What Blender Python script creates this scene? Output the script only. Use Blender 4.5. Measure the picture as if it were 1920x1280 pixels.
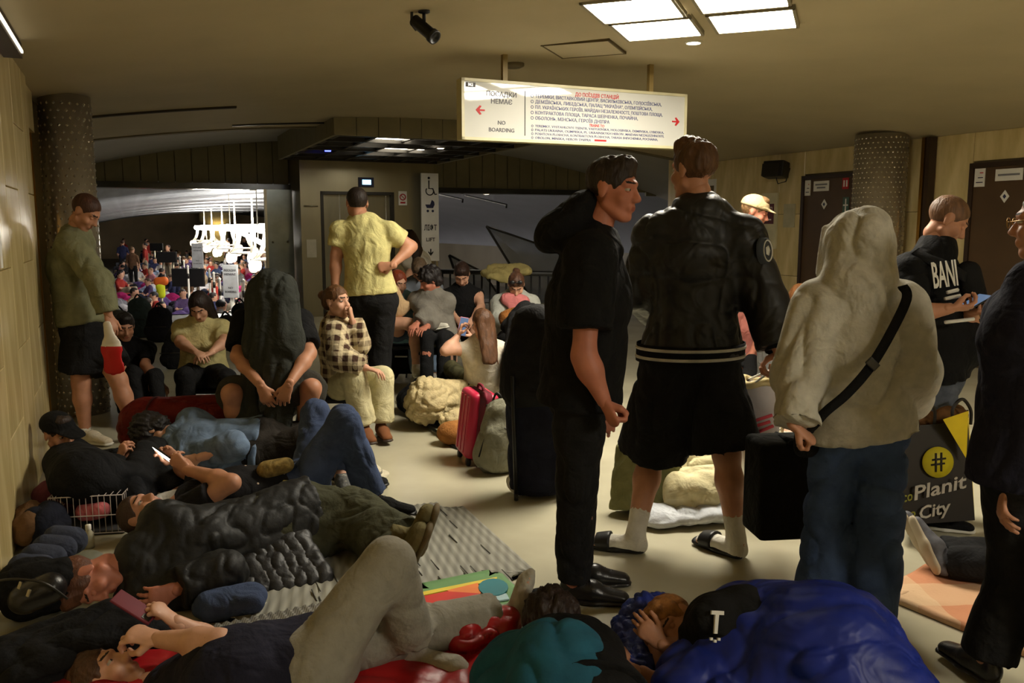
import bpy, bmesh, math, random
import numpy as np
from mathutils import Vector, Matrix

for _o in list(bpy.data.objects):
    bpy.data.objects.remove(_o)
SC = bpy.context.scene
COL = SC.collection
PI = math.pi

# ------------------------------------------------------------------ camera, world, exposure
FPX, CAMH = 1600.0, 1.51
PITCH = math.atan(215.0 / FPX)
cd = bpy.data.cameras.new('camera')
cam = bpy.data.objects.new('camera', cd)
COL.objects.link(cam)
cam.location = (0, 0, CAMH)
cam.rotation_euler = (PI / 2 - PITCH, 0, 0)
cd.sensor_width = 36.0
cd.lens = 36.0 * FPX / 1920.0
cd.clip_end = 300
SC.camera = cam
SC.view_settings.view_transform = 'Standard'
SC.view_settings.look = 'None'
SC.view_settings.gamma = 1.0
SC.view_settings.use_curve_mapping = False
SC.view_settings.exposure = 0.1
wd = bpy.data.worlds.new('world')
SC.world = wd
wd.use_nodes = True
wd.node_tree.nodes['Background'].inputs[0].default_value = (0.9, 0.85, 0.7, 1)
wd.node_tree.nodes['Background'].inputs[1].default_value = 0.0     # underground: no sky

PANEL_E = 58.0      # square ceiling luminaires of the hall
TUNNEL_E = 38.0     # lamps of the tunnel beyond

# ------------------------------------------------------------------ frames and projection helpers
_F = np.array([0, math.cos(PITCH), -math.sin(PITCH)])
_U = np.array([0, math.sin(PITCH), math.cos(PITCH)])
_R = np.array([1.0, 0, 0])
EYE = np.array([0, 0, CAMH])


def P(px, py, D):
    """world point at distance D (metres along +Y) that the photo shows at px, py"""
    d = _F + _R * (px - 960) / FPX + _U * (640 - py) / FPX
    return EYE + d * (D / d[1])


def G(px, py, z=0.0):
    d = _F + _R * (px - 960) / FPX + _U * (640 - py) / FPX
    return EYE + d * ((z - CAMH) / d[2])


AX = math.radians(24)            # the hall's long axis
BU = np.array([-math.sin(AX), math.cos(AX), 0])
BV = np.array([math.cos(AX), math.sin(AX), 0])


def W(u, v, z=0.0):
    return BU * u + BV * v + np.array([0, 0, z])


def Wm(pts):
    p = np.asarray(pts, float)
    return p[:, :1] * BU + p[:, 1:2] * BV + p[:, 2:3] * np.array([0, 0, 1.0])


def V(*a):
    return np.array(a, float)


def nrm(v):
    v = np.asarray(v, float)
    return v / (np.linalg.norm(v) + 1e-12)


def lerp(a, b, t):
    return np.asarray(a) * (1 - t) + np.asarray(b) * t


# ------------------------------------------------------------------ materials
def lin(c):
    out = []
    for x in c:
        x = x / 255.0
        out.append(x / 12.92 if x <= 0.04045 else ((x + 0.055) / 1.055) ** 2.4)
    return tuple(out) + (1.0,)


MATS = {}


def mat(name, col, rough=0.7, metal=0.0, var=0.12, vscale=6.0, bump=0.0, bscale=60.0, spec=0.4,
        emit=None, estr=0.0, stretch=(1, 1, 1), col2=None, pattern=None, pscale=10.0, sheen=0.0, alpha=1.0, trans=0.0, fold=0.0, fscale=9.0):
    if name in MATS:
        return MATS[name]
    m = bpy.data.materials.new(name)
    m.use_nodes = True
    nt = m.node_tree
    b = nt.nodes['Principled BSDF']
    L = nt.links.new
    N = nt.nodes.new
    b.inputs['Roughness'].default_value = rough
    b.inputs['Metallic'].default_value = metal
    b.inputs['Specular IOR Level'].default_value = spec
    if sheen:
        b.inputs['Sheen Weight'].default_value = sheen
    if trans:
        b.inputs['Transmission Weight'].default_value = trans
    b.inputs['Alpha'].default_value = alpha
    tc = N('ShaderNodeTexCoord')
    mp = N('ShaderNodeMapping')
    mp.inputs['Scale'].default_value = stretch
    L(tc.outputs['Object'], mp.inputs['Vector'])
    c = lin(col)
    lo = tuple(x * (1 - var) for x in c[:3]) + (1,)
    hi = tuple(min(1, x * (1 + var)) for x in c[:3]) + (1,)
    src = None
    if pattern == 'plaid':
        sep = N('ShaderNodeSeparateXYZ')
        L(mp.outputs['Vector'], sep.inputs[0])
        acc = None
        for ax, ph in (('X', 0.0), ('Z', 1.3), ('Y', 0.6)):
            mu = N('ShaderNodeMath'); mu.operation = 'MULTIPLY_ADD'
            mu.inputs[1].default_value = pscale; mu.inputs[2].default_value = ph
            L(sep.outputs[ax], mu.inputs[0])
            si = N('ShaderNodeMath'); si.operation = 'SINE'
            L(mu.outputs[0], si.inputs[0])
            gt = N('ShaderNodeMath'); gt.operation = 'GREATER_THAN'
            gt.inputs[1].default_value = 0.25
            L(si.outputs[0], gt.inputs[0])
            if acc is None:
                acc = gt
            else:
                ad = N('ShaderNodeMath'); ad.operation = 'ADD'
                L(acc.outputs[0], ad.inputs[0]); L(gt.outputs[0], ad.inputs[1])
                acc = ad
        dv = N('ShaderNodeMath'); dv.operation = 'MULTIPLY'; dv.inputs[1].default_value = 0.4
        L(acc.outputs[0], dv.inputs[0])
        cr = N('ShaderNodeMix'); cr.data_type = 'RGBA'; cr.clamp_factor = True
        L(dv.outputs[0], cr.inputs[0])
        cr.inputs[6].default_value = c
        cr.inputs[7].default_value = lin(col2)
        src = cr.outputs[2]
    elif pattern in ('dots', 'cells'):
        vo = N('ShaderNodeTexVoronoi')
        vo.inputs['Scale'].default_value = pscale
        L(mp.outputs['Vector'], vo.inputs['Vector'])
        if pattern == 'dots':
            lt = N('ShaderNodeMath'); lt.operation = 'LESS_THAN'; lt.inputs[1].default_value = 0.09
            L(vo.outputs['Distance'], lt.inputs[0])
            fac = lt.outputs[0]
        else:
            sp = N('ShaderNodeSeparateColor')
            L(vo.outputs['Color'], sp.inputs[0])
            gt = N('ShaderNodeMath'); gt.operation = 'GREATER_THAN'; gt.inputs[1].default_value = 0.55
            L(sp.outputs[0], gt.inputs[0])
            fac = gt.outputs[0]
        cr = N('ShaderNodeMix'); cr.data_type = 'RGBA'
        L(fac, cr.inputs[0])
        cr.inputs[6].default_value = c
        cr.inputs[7].default_value = lin(col2)
        src = cr.outputs[2]
    elif pattern == 'stripe':
        wv = N('ShaderNodeTexWave')
        wv.inputs['Scale'].default_value = pscale
        wv.inputs['Distortion'].default_value = 0.0
        L(mp.outputs['Vector'], wv.inputs['Vector'])
        cr = N('ShaderNodeMix'); cr.data_type = 'RGBA'
        L(wv.outputs['Fac'], cr.inputs[0])
        cr.inputs[6].default_value = c
        cr.inputs[7].default_value = lin(col2)
        src = cr.outputs[2]
    elif var > 0:
        no = N('ShaderNodeTexNoise')
        no.inputs['Scale'].default_value = vscale
        no.inputs['Detail'].default_value = 4
        L(mp.outputs['Vector'], no.inputs['Vector'])
        cr = N('ShaderNodeValToRGB')
        cr.color_ramp.elements[0].position = 0.3
        cr.color_ramp.elements[1].position = 0.7
        cr.color_ramp.elements[0].color = lo
        cr.color_ramp.elements[1].color = lin(col2) if col2 else hi
        L(no.outputs['Fac'], cr.inputs[0])
        src = cr.outputs[0]
    if src is not None:
        L(src, b.inputs['Base Color'])
    else:
        b.inputs['Base Color'].default_value = c
    if bump:
        nb = N('ShaderNodeTexNoise')
        nb.inputs['Scale'].default_value = bscale
        nb.inputs['Detail'].default_value = 3
        L(mp.outputs['Vector'], nb.inputs['Vector'])
        bp = N('ShaderNodeBump')
        bp.inputs['Strength'].default_value = bump
        bp.inputs['Distance'].default_value = 0.01
        L(nb.outputs['Fac'], bp.inputs['Height'])
        L(bp.outputs['Normal'], b.inputs['Normal'])
        if fold:
            fn = N('ShaderNodeTexNoise')
            fn.inputs['Scale'].default_value = fscale
            fn.inputs['Detail'].default_value = 2
            fn.inputs['Distortion'].default_value = 1.1
            L(mp.outputs['Vector'], fn.inputs['Vector'])
            b2 = N('ShaderNodeBump')
            b2.inputs['Strength'].default_value = fold
            b2.inputs['Distance'].default_value = 0.035
            L(fn.outputs['Fac'], b2.inputs['Height'])
            L(bp.outputs['Normal'], b2.inputs['Normal'])
            L(b2.outputs['Normal'], b.inputs['Normal'])
    if emit is not None:
        b.inputs['Emission Color'].default_value = lin(emit)
        b.inputs['Emission Strength'].default_value = estr
    MATS[name] = m
    return m


def fab(name, col, **k):
    d = dict(rough=0.9, var=0.16, vscale=14, bump=0.25, bscale=90, spec=0.15, fold=0.55)
    d.update(k)
    return mat(name, col, **d)


# ------------------------------------------------------------------ object helpers
ORG = {}


def org(p):
    return ORG.get(p.name, np.zeros(3)) if p is not None else np.zeros(3)


def tag(o, label, cat, group=None, kind=None):
    if label:
        o['label'] = label
    if cat:
        o['category'] = cat
    if group:
        o['group'] = group
    if kind:
        o['kind'] = kind
    return o


def empty(name, loc, label=None, cat=None, group=None):
    o = bpy.data.objects.new(name, None)
    o.empty_display_size = 0.05
    COL.objects.link(o)
    o.location = tuple(loc)
    ORG[o.name] = np.array(loc, float)
    return tag(o, label, cat, group)


def mk(name, verts, faces, m, parent=None, smooth=True, midx=None, base=None):
    """one mesh object; verts in world coordinates. base: origin of a top-level thing"""
    v = np.asarray(verts, float)
    if parent is not None:
        o0 = org(parent)
    elif base is not None:
        o0 = np.asarray(base, float)
    else:
        o0 = np.array([(v[:, 0].min() + v[:, 0].max()) / 2, (v[:, 1].min() + v[:, 1].max()) / 2, v[:, 2].min()])
    me = bpy.data.meshes.new(name)
    vv = (v - o0).astype(np.float32)
    if isinstance(faces, np.ndarray):
        n, k = faces.shape
        me.vertices.add(len(vv))
        me.vertices.foreach_set('co', vv.ravel())
        me.loops.add(n * k)
        me.loops.foreach_set('vertex_index', faces.astype(np.int32).ravel())
        me.polygons.add(n)
        me.polygons.foreach_set('loop_start', (np.arange(n) * k).astype(np.int32))
        me.update(calc_edges=True)
    else:
        me.from_pydata([tuple(x) for x in vv], [], [list(f) for f in faces])
        me.update()
    ms = m if isinstance(m, (list, tuple)) else [m]
    for x in ms:
        me.materials.append(x)
    if midx is not None:
        me.polygons.foreach_set('material_index', np.asarray(midx, np.int32))
    if smooth:
        me.polygons.foreach_set('use_smooth', np.ones(len(me.polygons), bool))
    o = bpy.data.objects.new(name, me)
    COL.objects.link(o)
    if parent is not None:
        o.parent = parent
        ORG[o.name] = o0
    else:
        o.location = tuple(o0)
        ORG[o.name] = o0
    return o


def from_bm(bm):
    bm.verts.ensure_lookup_table()
    bm.verts.index_update()
    v = np.array([tuple(x.co) for x in bm.verts])
    f = [[x.index for x in q.verts] for q in bm.faces]
    bm.free()
    return v, f


def box_vf(size, bevel=0.0, seg=2):
    bm = bmesh.new()
    bmesh.ops.create_cube(bm, size=1.0)
    for x in bm.verts:
        x.co = (x.co.x * size[0], x.co.y * size[1], x.co.z * size[2])
    if bevel > 0:
        bmesh.ops.bevel(bm, geom=list(bm.edges), offset=bevel, segments=seg, profile=0.6, affect='EDGES')
    return from_bm(bm)


def rotm(rx=0, ry=0, rz=0):
    return np.array(Matrix.Rotation(rz, 3, 'Z') @ Matrix.Rotation(ry, 3, 'Y') @ Matrix.Rotation(rx, 3, 'X'))


def box(name, c, size, m, parent=None, rot=None, bevel=0.004, smooth=False, seg=2):
    v, f = box_vf(size, bevel, seg)
    if rot is not None:
        v = v @ np.asarray(rot).T
    return mk(name, v + np.asarray(c, float), f, m, parent, smooth)


RA = rotm(rz=AX)


def rbox(name, u0, u1, v0, v1, z0, z1, m, parent=None, bevel=0.0):
    """box in hall coordinates"""
    return box(name, W((u0 + u1) / 2, (v0 + v1) / 2, (z0 + z1) / 2), (v1 - v0, u1 - u0, z1 - z0), m, parent, RA, bevel)


def struct(o):
    o['kind'] = 'structure'
    return o


def join_vf(parts):
    vs, fs, n = [], [], 0
    for v, f in parts:
        vs.append(np.asarray(v, float))
        fs += [[i + n for i in q] for q in f]
        n += len(v)
    return np.concatenate(vs), fs


def tube_vf(pts, r, n=8, cap=True, closed=False):
    pts = [np.asarray(p, float) for p in pts]
    rr = r if hasattr(r, '__len__') else [r] * len(pts)
    vs, fs = [], []
    up = None
    m = len(pts)
    for i, p in enumerate(pts):
        a = pts[(i - 1) % m] if (i > 0 or closed) else p
        b = pts[(i + 1) % m] if (i < m - 1 or closed) else p
        t = nrm(b - a)
        if up is None:
            up = np.cross(t, V(0.3, 0.2, 1))
            if np.linalg.norm(up) < 1e-3:
                up = np.cross(t, V(1, 0, 0))
        s = nrm(up - t * (up @ t))
        up = s
        w = np.cross(t, s)
        for k in range(n):
            an = 2 * PI * k / n
            vs.append(p + rr[i] * (math.cos(an) * s + math.sin(an) * w))
    last = m if closed else m - 1
    for i in range(last):
        j = (i + 1) % m
        for k in range(n):
            k2 = (k + 1) % n
            fs.append([i * n + k, i * n + k2, j * n + k2, j * n + k])
    if cap and not closed:
        fs.append([k for k in range(n)][::-1])
        fs.append([(m - 1) * n + k for k in range(n)])
    return np.array(vs), fs


def tube(name, pts, r, m, parent=None, n=8, closed=False):
    v, f = tube_vf(pts, r, n, closed=closed)
    return mk(name, v, f, m, parent, True)


def lathe_vf(prof, n=24, cap=True):
    """prof: (r, z) list; axis z at origin"""
    vs, fs = [], []
    for r, z in prof:
        for k in range(n):
            a = 2 * PI * k / n
            vs.append((r * math.cos(a), r * math.sin(a), z))
    for i in range(len(prof) - 1):
        for k in range(n):
            k2 = (k + 1) % n
            fs.append([i * n + k, i * n + k2, (i + 1) * n + k2, (i + 1) * n + k])
    if cap:
        fs.append([k for k in range(n)][::-1])
        fs.append([(len(prof) - 1) * n + k for k in range(n)])
    return np.array(vs, float), fs


def prism_vf(poly, x, y, nvec, t):
    """extrude a 2-D outline: poly [(a,b)], world = x*a + y*b, thickness t along nvec"""
    n = len(poly)
    x, y, nvec = (np.asarray(q, float) for q in (x, y, nvec))
    a = [x * p + y * q for p, q in poly]
    vs = [p - nvec * t / 2 for p in a] + [p + nvec * t / 2 for p in a]
    fs = [list(range(n))[::-1], [n + i for i in range(n)]]
    for i in range(n):
        j = (i + 1) % n
        fs.append([i, j, n + j, n + i])
    return np.array(vs), fs


def text_vf(s, size, bold=0.0, align='LEFT', line=1.0):
    cu = bpy.data.curves.new('t', 'FONT')
    cu.body = s
    cu.size = size
    cu.align_x = align
    cu.offset = bold * size
    cu.extrude = 0.0015
    cu.space_line = line
    cu.resolution_u = 2
    ob = bpy.data.objects.new('t', cu)
    COL.objects.link(ob)
    dg = bpy.context.evaluated_depsgraph_get()
    me = bpy.data.meshes.new_from_object(ob.evaluated_get(dg))
    v = np.array([tuple(x.co) for x in me.vertices]).reshape(-1, 3)
    f = [list(p.vertices) for p in me.polygons]
    bpy.data.objects.remove(ob)
    bpy.data.curves.remove(cu)
    bpy.data.meshes.remove(me)
    return v, f


def lettering(s, o, x, y, size, m, parent, bold=0.0, align='LEFT', line=1.0, name='lettering', width=None):
    """text laid on a flat face: o origin (left baseline), x right, y up"""
    v, f = text_vf(s, size, bold, align, line)
    if len(v) == 0:
        return None
    if width:
        wv = v[:, 0].max() - v[:, 0].min()
        v[:, 0] *= width / wv
    x, y = nrm(x), nrm(y)
    n = np.cross(x, y)
    return mk(name, np.asarray(o) + v[:, :1] * x + v[:, 1:2] * y + v[:, 2:3] * n, f, m, parent, False)


def copy_tree(o, parent=None):
    c = o.copy()
    COL.objects.link(c)
    c.parent = parent
    for ch in o.children:
        copy_tree(ch, c)
    return c
# ------------------------------------------------------------------ the hall
VL, VR = -0.57, 8.3
M_ceil = mat('ceiling_plaster', (184, 172, 142), rough=0.85, var=0.05, vscale=1.5, spec=0.2)
M_ceil2 = mat('vault_plaster', (186, 184, 178), rough=0.7, var=0.04, vscale=1.5)
M_marble = mat('beige_marble', (206, 184, 126), rough=0.22, var=0.16, vscale=3.5, stretch=(2.5, 2.5, 0.6), spec=0.5, col2=(222, 202, 150))
M_grout = mat('dark_joint', (96, 84, 58), rough=0.9)
M_floor = mat('polished_floor', (180, 174, 150), rough=0.27, var=0.13, vscale=1.7, bump=0.05, bscale=14, spec=0.5)
M_steel = mat('brushed_steel', (176, 168, 146), rough=0.33, metal=0.85, var=0.08, vscale=3, stretch=(1, 1, 0.2))
M_steel_d = mat('dark_steel', (60, 58, 54), rough=0.4, metal=0.7)
M_fascia = mat('fascia_panel', (138, 130, 100), rough=0.5, var=0.07)
M_brown = mat('brown_frame', (52, 36, 24), rough=0.5)
M_brass = mat('brass_strip', (150, 112, 50), rough=0.3, metal=0.9)
M_black = mat('black_plastic', (18, 18, 19), rough=0.45)
M_white = mat('white_paint', (226, 224, 214), rough=0.5, var=0.04)
M_paper = mat('white_paper', (222, 220, 212), rough=0.7, var=0.05)
M_red = mat('red_print', (176, 30, 34), rough=0.6)
M_navy = mat('navy_print', (40, 44, 72), rough=0.6)
M_ink = mat('black_print', (24, 24, 26), rough=0.6)
M_sgrey0 = mat('grey_print', (120, 120, 124), rough=0.6)


def zc(v):
    return 2.5 + 0.35 * (1 - ((v - 3.9) / 4.45) ** 2)


def zc2(v):
    return 3.05 - (0.0267 if v < 4 else 0.0225) * (v - 4) ** 2


def sheet(name, us, vs, zf, m, smooth=True):
    pts = [(u, v, zf(u, v)) for u in us for v in vs]
    n = len(vs)
    fs = [[i * n + j, (i + 1) * n + j, (i + 1) * n + j + 1, i * n + j + 1] for i in range(len(us) - 1) for j in range(n - 1)]
    return struct(mk(name, Wm(pts), fs, m, None, smooth, base=W(us[0], vs[0], 0)))


struct(rbox('floor', -5, 15.9, -3.2, 13.5, -0.12, 0.0, M_floor))
LOWZ = -0.95
struct(rbox('floor', 15.9, 80, -6, 16, LOWZ - 0.1, LOWZ, mat('lower_floor', (120, 116, 108), rough=0.4, var=0.15)))
sheet('ceiling', np.linspace(-5, 11.5, 12), np.linspace(VL - 0.06, VR + 0.06, 25), lambda u, v: zc(v), M_ceil)
sheet('ceiling', np.linspace(11.5, 15.6, 4), np.linspace(VL - 0.4, 10.9, 25), lambda u, v: zc2(v), M_ceil2)
# downstand rib where the hall ceiling meets the higher vault
vs = np.linspace(VL - 0.3, 10.8, 30)
pts = []
for v in vs:
    zt = zc2(v) + 0.02
    zb = min(zc(min(max(v, VL), VR)) - 0.015, zt - 0.03)
    pts += [(11.42, v, zb), (11.56, v, zb), (11.56, v, zt), (11.42, v, zt)]
fs = []
for i in range(len(vs) - 1):
    for k in range(4):
        a, b = i * 4 + k, i * 4 + (k + 1) % 4
        fs.append([a, a + 4, b + 4, b])
struct(mk('trim_1', Wm(pts), fs, mat('rib_paint', (120, 110, 82), rough=0.7), None, False))


def ceil_strip(name, u, v0, v1, du, m, drop=0.02):
    vs = np.linspace(v0, v1, 12)
    parts = []
    pts = []
    for v in vs:
        z = zc(v)
        pts += [(u - du, v, z - drop), (u + du, v, z - drop), (u + du, v, z + 0.01), (u - du, v, z + 0.01)]
    fs = [[0, 1, 2, 3], [len(pts) - 1, len(pts) - 2, len(pts) - 3, len(pts) - 4]]
    for i in range(len(vs) - 1):
        for k in range(4):
            a, b = i * 4 + k, i * 4 + (k + 1) % 4
            fs.append([a, a + 4, b + 4, b])
    return struct(mk(name, Wm(pts), fs, m, None, False))


ceil_strip('trim_2', 9.15, VL + 0.02, 1.05, 0.03, mat('dark_slot', (58, 50, 34), rough=0.8))
ceil_strip('trim_3', 10.95, 1.2, 3.4, 0.02, M_steel_d)

PANEL_CACHE = {}


def piece(name, parent, c, size, m, rot=RA, bevel=0.003):
    """a small box-shaped piece that shares mesh data with its equals"""
    key = (name, tuple(round(float(s), 4) for s in size), m.name, tuple(np.round(np.asarray(rot).ravel(), 4)))
    if key not in PANEL_CACHE:
        v, f = box_vf(size, bevel, 1)
        v = v @ np.asarray(rot).T
        me = bpy.data.meshes.new(name)
        me.from_pydata([tuple(x) for x in v], [], f)
        me.materials.append(m)
        PANEL_CACHE[key] = me
    o = bpy.data.objects.new(name, PANEL_CACHE[key])
    COL.objects.link(o)
    o.parent = parent
    o.location = tuple(np.asarray(c) - org(parent))
    return o


# left wall of marble slabs
wl = struct(rbox('wall_left', -5, 6.62, VL - 0.25, VL - 0.022, 0, 2.52, M_grout))
u = -1.0
k = 0
while u < 6.6:
    wdt = min(0.56, 6.62 - u)
    cuts = [0.0, 0.86, 1.72, zc(VL) - 0.0] if k % 2 else [0.0, 0.5, 1.3, 2.1, zc(VL)]
    for a, b in zip(cuts[:-1], cuts[1:]):
        piece('panel', wl, W(u + wdt / 2, VL - 0.012, (a + b) / 2), (0.024, wdt - 0.005, b - a - 0.005), M_marble)
    u += wdt
    k += 1
# recess, the set-back wall behind and its header
wr_ = struct(rbox('wall_recess', 6.62, 15.6, VL - 0.75, VL - 0.32, 0, 2.6, M_marble))
rbox('panel', 6.62, 6.65, VL - 0.32, VL - 0.02, 0, 2.5, M_marble, wr_)
rbox('header', 6.64, 7.35, VL - 0.34, VL - 0.03, 2.2, 2.52, M_marble, wr_)
rbox('panel', 7.9, 15.6, VL - 0.34, VL - 0.0, 0, 2.56, M_steel, wr_)


def round_column(name, u, v, r, ztop, label):
    root = empty(name, W(u, v, 0), label, 'column', 'studded metal columns')
    vv, ff = lathe_vf([(r, 0.0), (r, ztop)], 40)
    mk('shaft', vv + W(u, v, 0), ff, mat('column_metal', (176, 166, 146), rough=0.3, metal=0.7, var=0.1, vscale=5), root)
    st, n = [], int(2 * PI * r / 0.055)
    sv = np.array([(0, 0.013, 0), (0, -0.013, 0), (0, 0, 0.013), (0, 0, -0.013), (0.008, 0, 0)])
    sf = [[0, 2, 4], [2, 1, 4], [1, 3, 4], [3, 0, 4]]
    for i in range(int(ztop / 0.055)):
        for j in range(n):
            a = 2 * PI * (j + 0.5 * (i % 2)) / n
            q = sv @ rotm(rz=a).T + V(r * math.cos(a), r * math.sin(a), 0.03 + i * 0.055)
            st.append((q, sf))
    vv, ff = join_vf(st)
    o = mk('stud', vv + W(u, v, 0), ff, mat('stud_metal', (206, 198, 180), rough=0.25, metal=0.8, var=0), root, False)
    o['kind'] = 'stuff'
    return root


round_column('round_column', 7.72, VL + 0.16, 0.19, zc(VL + 0.16), 'round studded steel column at the beige marble wall behind the man in the green sweatshirt')
c = round_column('round_column', 7.45, 7.98, 0.29, zc(7.98), 'round studded steel column between the two brown metal doors')
# brown and brass strips that frame the columns
s1 = struct(rbox('trim_4', 7.40, 7.44, VL - 0.32, VL - 0.12, 0, 2.5, M_brown))
s2 = struct(rbox('trim_5', 7.45, 7.49, VL - 0.32, VL - 0.06, 0, 2.5, M_brass))
s3 = struct(rbox('trim_6', 7.02, 7.06, VR - 0.13, VR - 0.02, 0, 2.5, M_brass))
s4 = struct(rbox('trim_7', 6.95, 7.0, VR - 0.13, VR - 0.02, 0, 2.5, M_brown))

# right wall
wr = struct(rbox('wall_right', -5, 12.0, VR + 0.022, VR + 0.25, 0, 2.52, M_grout))
edges = [-1, -0.3, 0.4, 1.1, 1.8, 2.5, 3.2, 3.9, 4.6, 5.5, 6.5, 7.0, 7.5, 8.08, 9.02, 9.5, 10.0, 10.5, 11.0, 11.5, 12.0]
for a, b in zip(edges[:-1], edges[1:]):
    door = (a, b) in ((5.5, 6.5), (8.08, 9.02))
    zs = [2.2, zc(VR)] if door else [0.0, 0.84, 1.68, zc(VR)]
    for q, w in zip(zs[:-1], zs[1:]):
        piece('panel', wr, W((a + b) / 2, VR + 0.012, (q + w) / 2), (0.024, b - a - 0.005, w - q - 0.005), M_marble)
struct(rbox('wall_right', 12.0, 12.2, VR, 13.5, 0, 3.1, M_marble))
struct(rbox('wall_back', -5.2, -5.0, VL - 0.3, VR + 0.3, 0, 2.9, M_marble))

M_doorb = mat('door_brown', (78, 58, 36), rough=0.5, var=0.12, vscale=3)
VN = -BV                        # facing into the hall from the right wall


def metal_door(n, u0, u1, plates, label=None):
    d = struct(rbox('door_%d' % n, u0 + 0.05, u1 - 0.05, VR - 0.03, VR + 0.02, 0.01, 2.13, M_doorb))
    rbox('door_frame', u0, u0 + 0.05, VR - 0.05, VR + 0.02, 0, 2.18, M_brown, d)
    rbox('door_frame', u1 - 0.05, u1, VR - 0.05, VR + 0.02, 0, 2.18, M_brown, d)
    rbox('door_frame', u0, u1, VR - 0.05, VR + 0.02, 2.13, 2.18, M_brown, d)
    rbox('door_handle', u0 + 0.12, u0 + 0.26, VR - 0.09, VR - 0.07, 1.0, 1.03, M_steel, d)
    rbox('handle_post', u0 + 0.12, u0 + 0.14, VR - 0.09, VR - 0.03, 1.0, 1.03, M_steel, d)
    for (ua, ub, za, zb, kind) in plates:
        p = rbox('sign_plate', ua, ub, VR - 0.038, VR - 0.03, za, zb, M_paper if kind != 'red' else M_red, d)
        o = W(ub - 0.01, VR - 0.039, za)
        if kind in ('name', 'long'):
            for q in range(2 if kind == 'name' else 1):
                zm = (za + zb) / 2 + (0.02 - 0.04 * q if kind == 'name' else 0)
                rbox('print_line', ua + 0.03 + 0.03 * q, ub - 0.03 - 0.03 * q, VR - 0.0395, VR - 0.0375, zm - 0.01, zm + 0.01, M_sgrey0, p)
        elif kind == 'note':
            for q in range(3):
                rbox('print_line', ua + 0.02, ub - 0.02 - 0.02 * q, VR - 0.0395, VR - 0.0375, za + 0.04 + q * 0.05, za + 0.05 + q * 0.05, M_navy if q < 2 else M_red, p)
        elif kind == 'red':
            for q in range(2):
                uu = ua + (ub - ua) * (0.28 + 0.44 * q)
                rbox('flame_mark', uu - 0.012, uu + 0.012, VR - 0.0395, VR - 0.0375, za + 0.03, zb - 0.03, M_paper, p)
        elif kind == 'green':
            pass
    return d


def diamond(parent, u, z, s=0.05):
    v, f = prism_vf([(0, s * 1.3), (s, 0), (0, -s * 1.3), (-s, 0)], BU, V(0, 0, 1), BV, 0.006)
    q = mk('diamond_sign', v + W(u, VR - 0.034, z), f, M_paper, parent, False)
    v, f = prism_vf([(0, s * .5), (s * .4, 0), (0, -s * .5), (-s * .4, 0)], BU, V(0, 0, 1), BV, 0.003)
    mk('mark', v + W(u, VR - 0.038, z), f, M_navy, q, False)


d1 = metal_door(1, 8.08, 9.02, [(8.86, 8.96, 1.92, 2.12, 'note'), (8.53, 8.8, 1.97, 2.1, 'name'), (8.2, 8.3, 1.98, 2.12, 'red')])
diamond(d1, 8.6, 1.8)
q = rbox('sign_plate', 8.18, 8.28, VR - 0.038, VR - 0.03, 1.68, 1.88, mat('green_sign', (70, 96, 84), rough=0.6), d1)
rbox('cross_mark', 8.22, 8.24, VR - 0.0395, VR - 0.0375, 1.7, 1.86, M_paper, q)
rbox('cross_mark', 8.19, 8.27, VR - 0.0395, VR - 0.0375, 1.77, 1.79, M_paper, q)
d2 = metal_door(2, 5.5, 6.5, [(6.32, 6.44, 1.93, 2.12, 'note'), (5.9, 6.2, 1.98, 2.1, 'long')])
diamond(d2, 6.08, 1.82)
# fittings on the right wall
t = empty('wall_speaker', W(9.35, VR - 0.02, 2.0), 'black loudspeaker box on a bracket high on the beige wall', 'speaker')
box('body', W(9.35, VR - 0.2, 2.28), (0.2, 0.3, 0.22), M_black, t, rotm(rz=AX + 0.4) @ rotm(ry=0.15), 0.02)
box('grille', W(9.35, VR - 0.3, 2.28), (0.02, 0.24, 0.17), M_steel_d, t, rotm(rz=AX + 0.4) @ rotm(ry=0.15), 0.005)
tube('bracket', [W(9.4, VR, 2.32), W(9.42, VR - 0.12, 2.33), W(9.4, VR - 0.14, 2.3)], 0.018, M_black, t)
tube('cable', [W(9.28, VR - 0.02, 2.3), W(9.26, VR - 0.1, 2.12), W(9.3, VR - 0.2, 2.09), W(9.33, VR - 0.22, 2.2)], 0.008, M_black, t)
t = rbox('notice_board', 9.5, 9.83, VR - 0.025, VR + 0.002, 1.2, 1.98, mat('cream_board', (208, 200, 160), rough=0.5))
tag(t, 'cream notice door panel with a dark red printed sign on the right wall', 'board')
q = rbox('printed_sign', 9.56, 9.78, VR - 0.032, VR - 0.024, 1.55, 1.83, mat('dark_red_sign', (92, 28, 34), rough=0.5), t)
lettering('АТЛ', W(9.77, VR - 0.0325, 1.72), -BU, V(0, 0, 1), 0.09, M_paper, q, align='LEFT', width=0.18)
rbox('print_line', 9.6, 9.76, VR - 0.034, VR - 0.031, 1.6, 1.62, M_paper, q)
t = rbox('poster', 9.16, 9.38, VR - 0.012, VR + 0.002, 1.5, 1.82, mat('grey_poster', (176, 168, 134), rough=0.5))
tag(t, 'plain pale poster in a thin frame beside the brown door', 'poster')
t = rbox('wall_notice', 10.9, 11.1, VR - 0.012, VR + 0.002, 2.02, 2.24, M_paper)
tag(t, 'small white notice high on the beige wall', 'notice')
rbox('print_block', 10.95, 11.05, VR - 0.014, VR - 0.011, 2.05, 2.14, M_grout, t)
t = rbox('wall_plate', 4.55, 4.62, VL + 0.0, VL + 0.025, 1.32, 2.0, M_paper)
tag(t, 'white plate on the beige marble slabs of the wall', 'plate')
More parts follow.
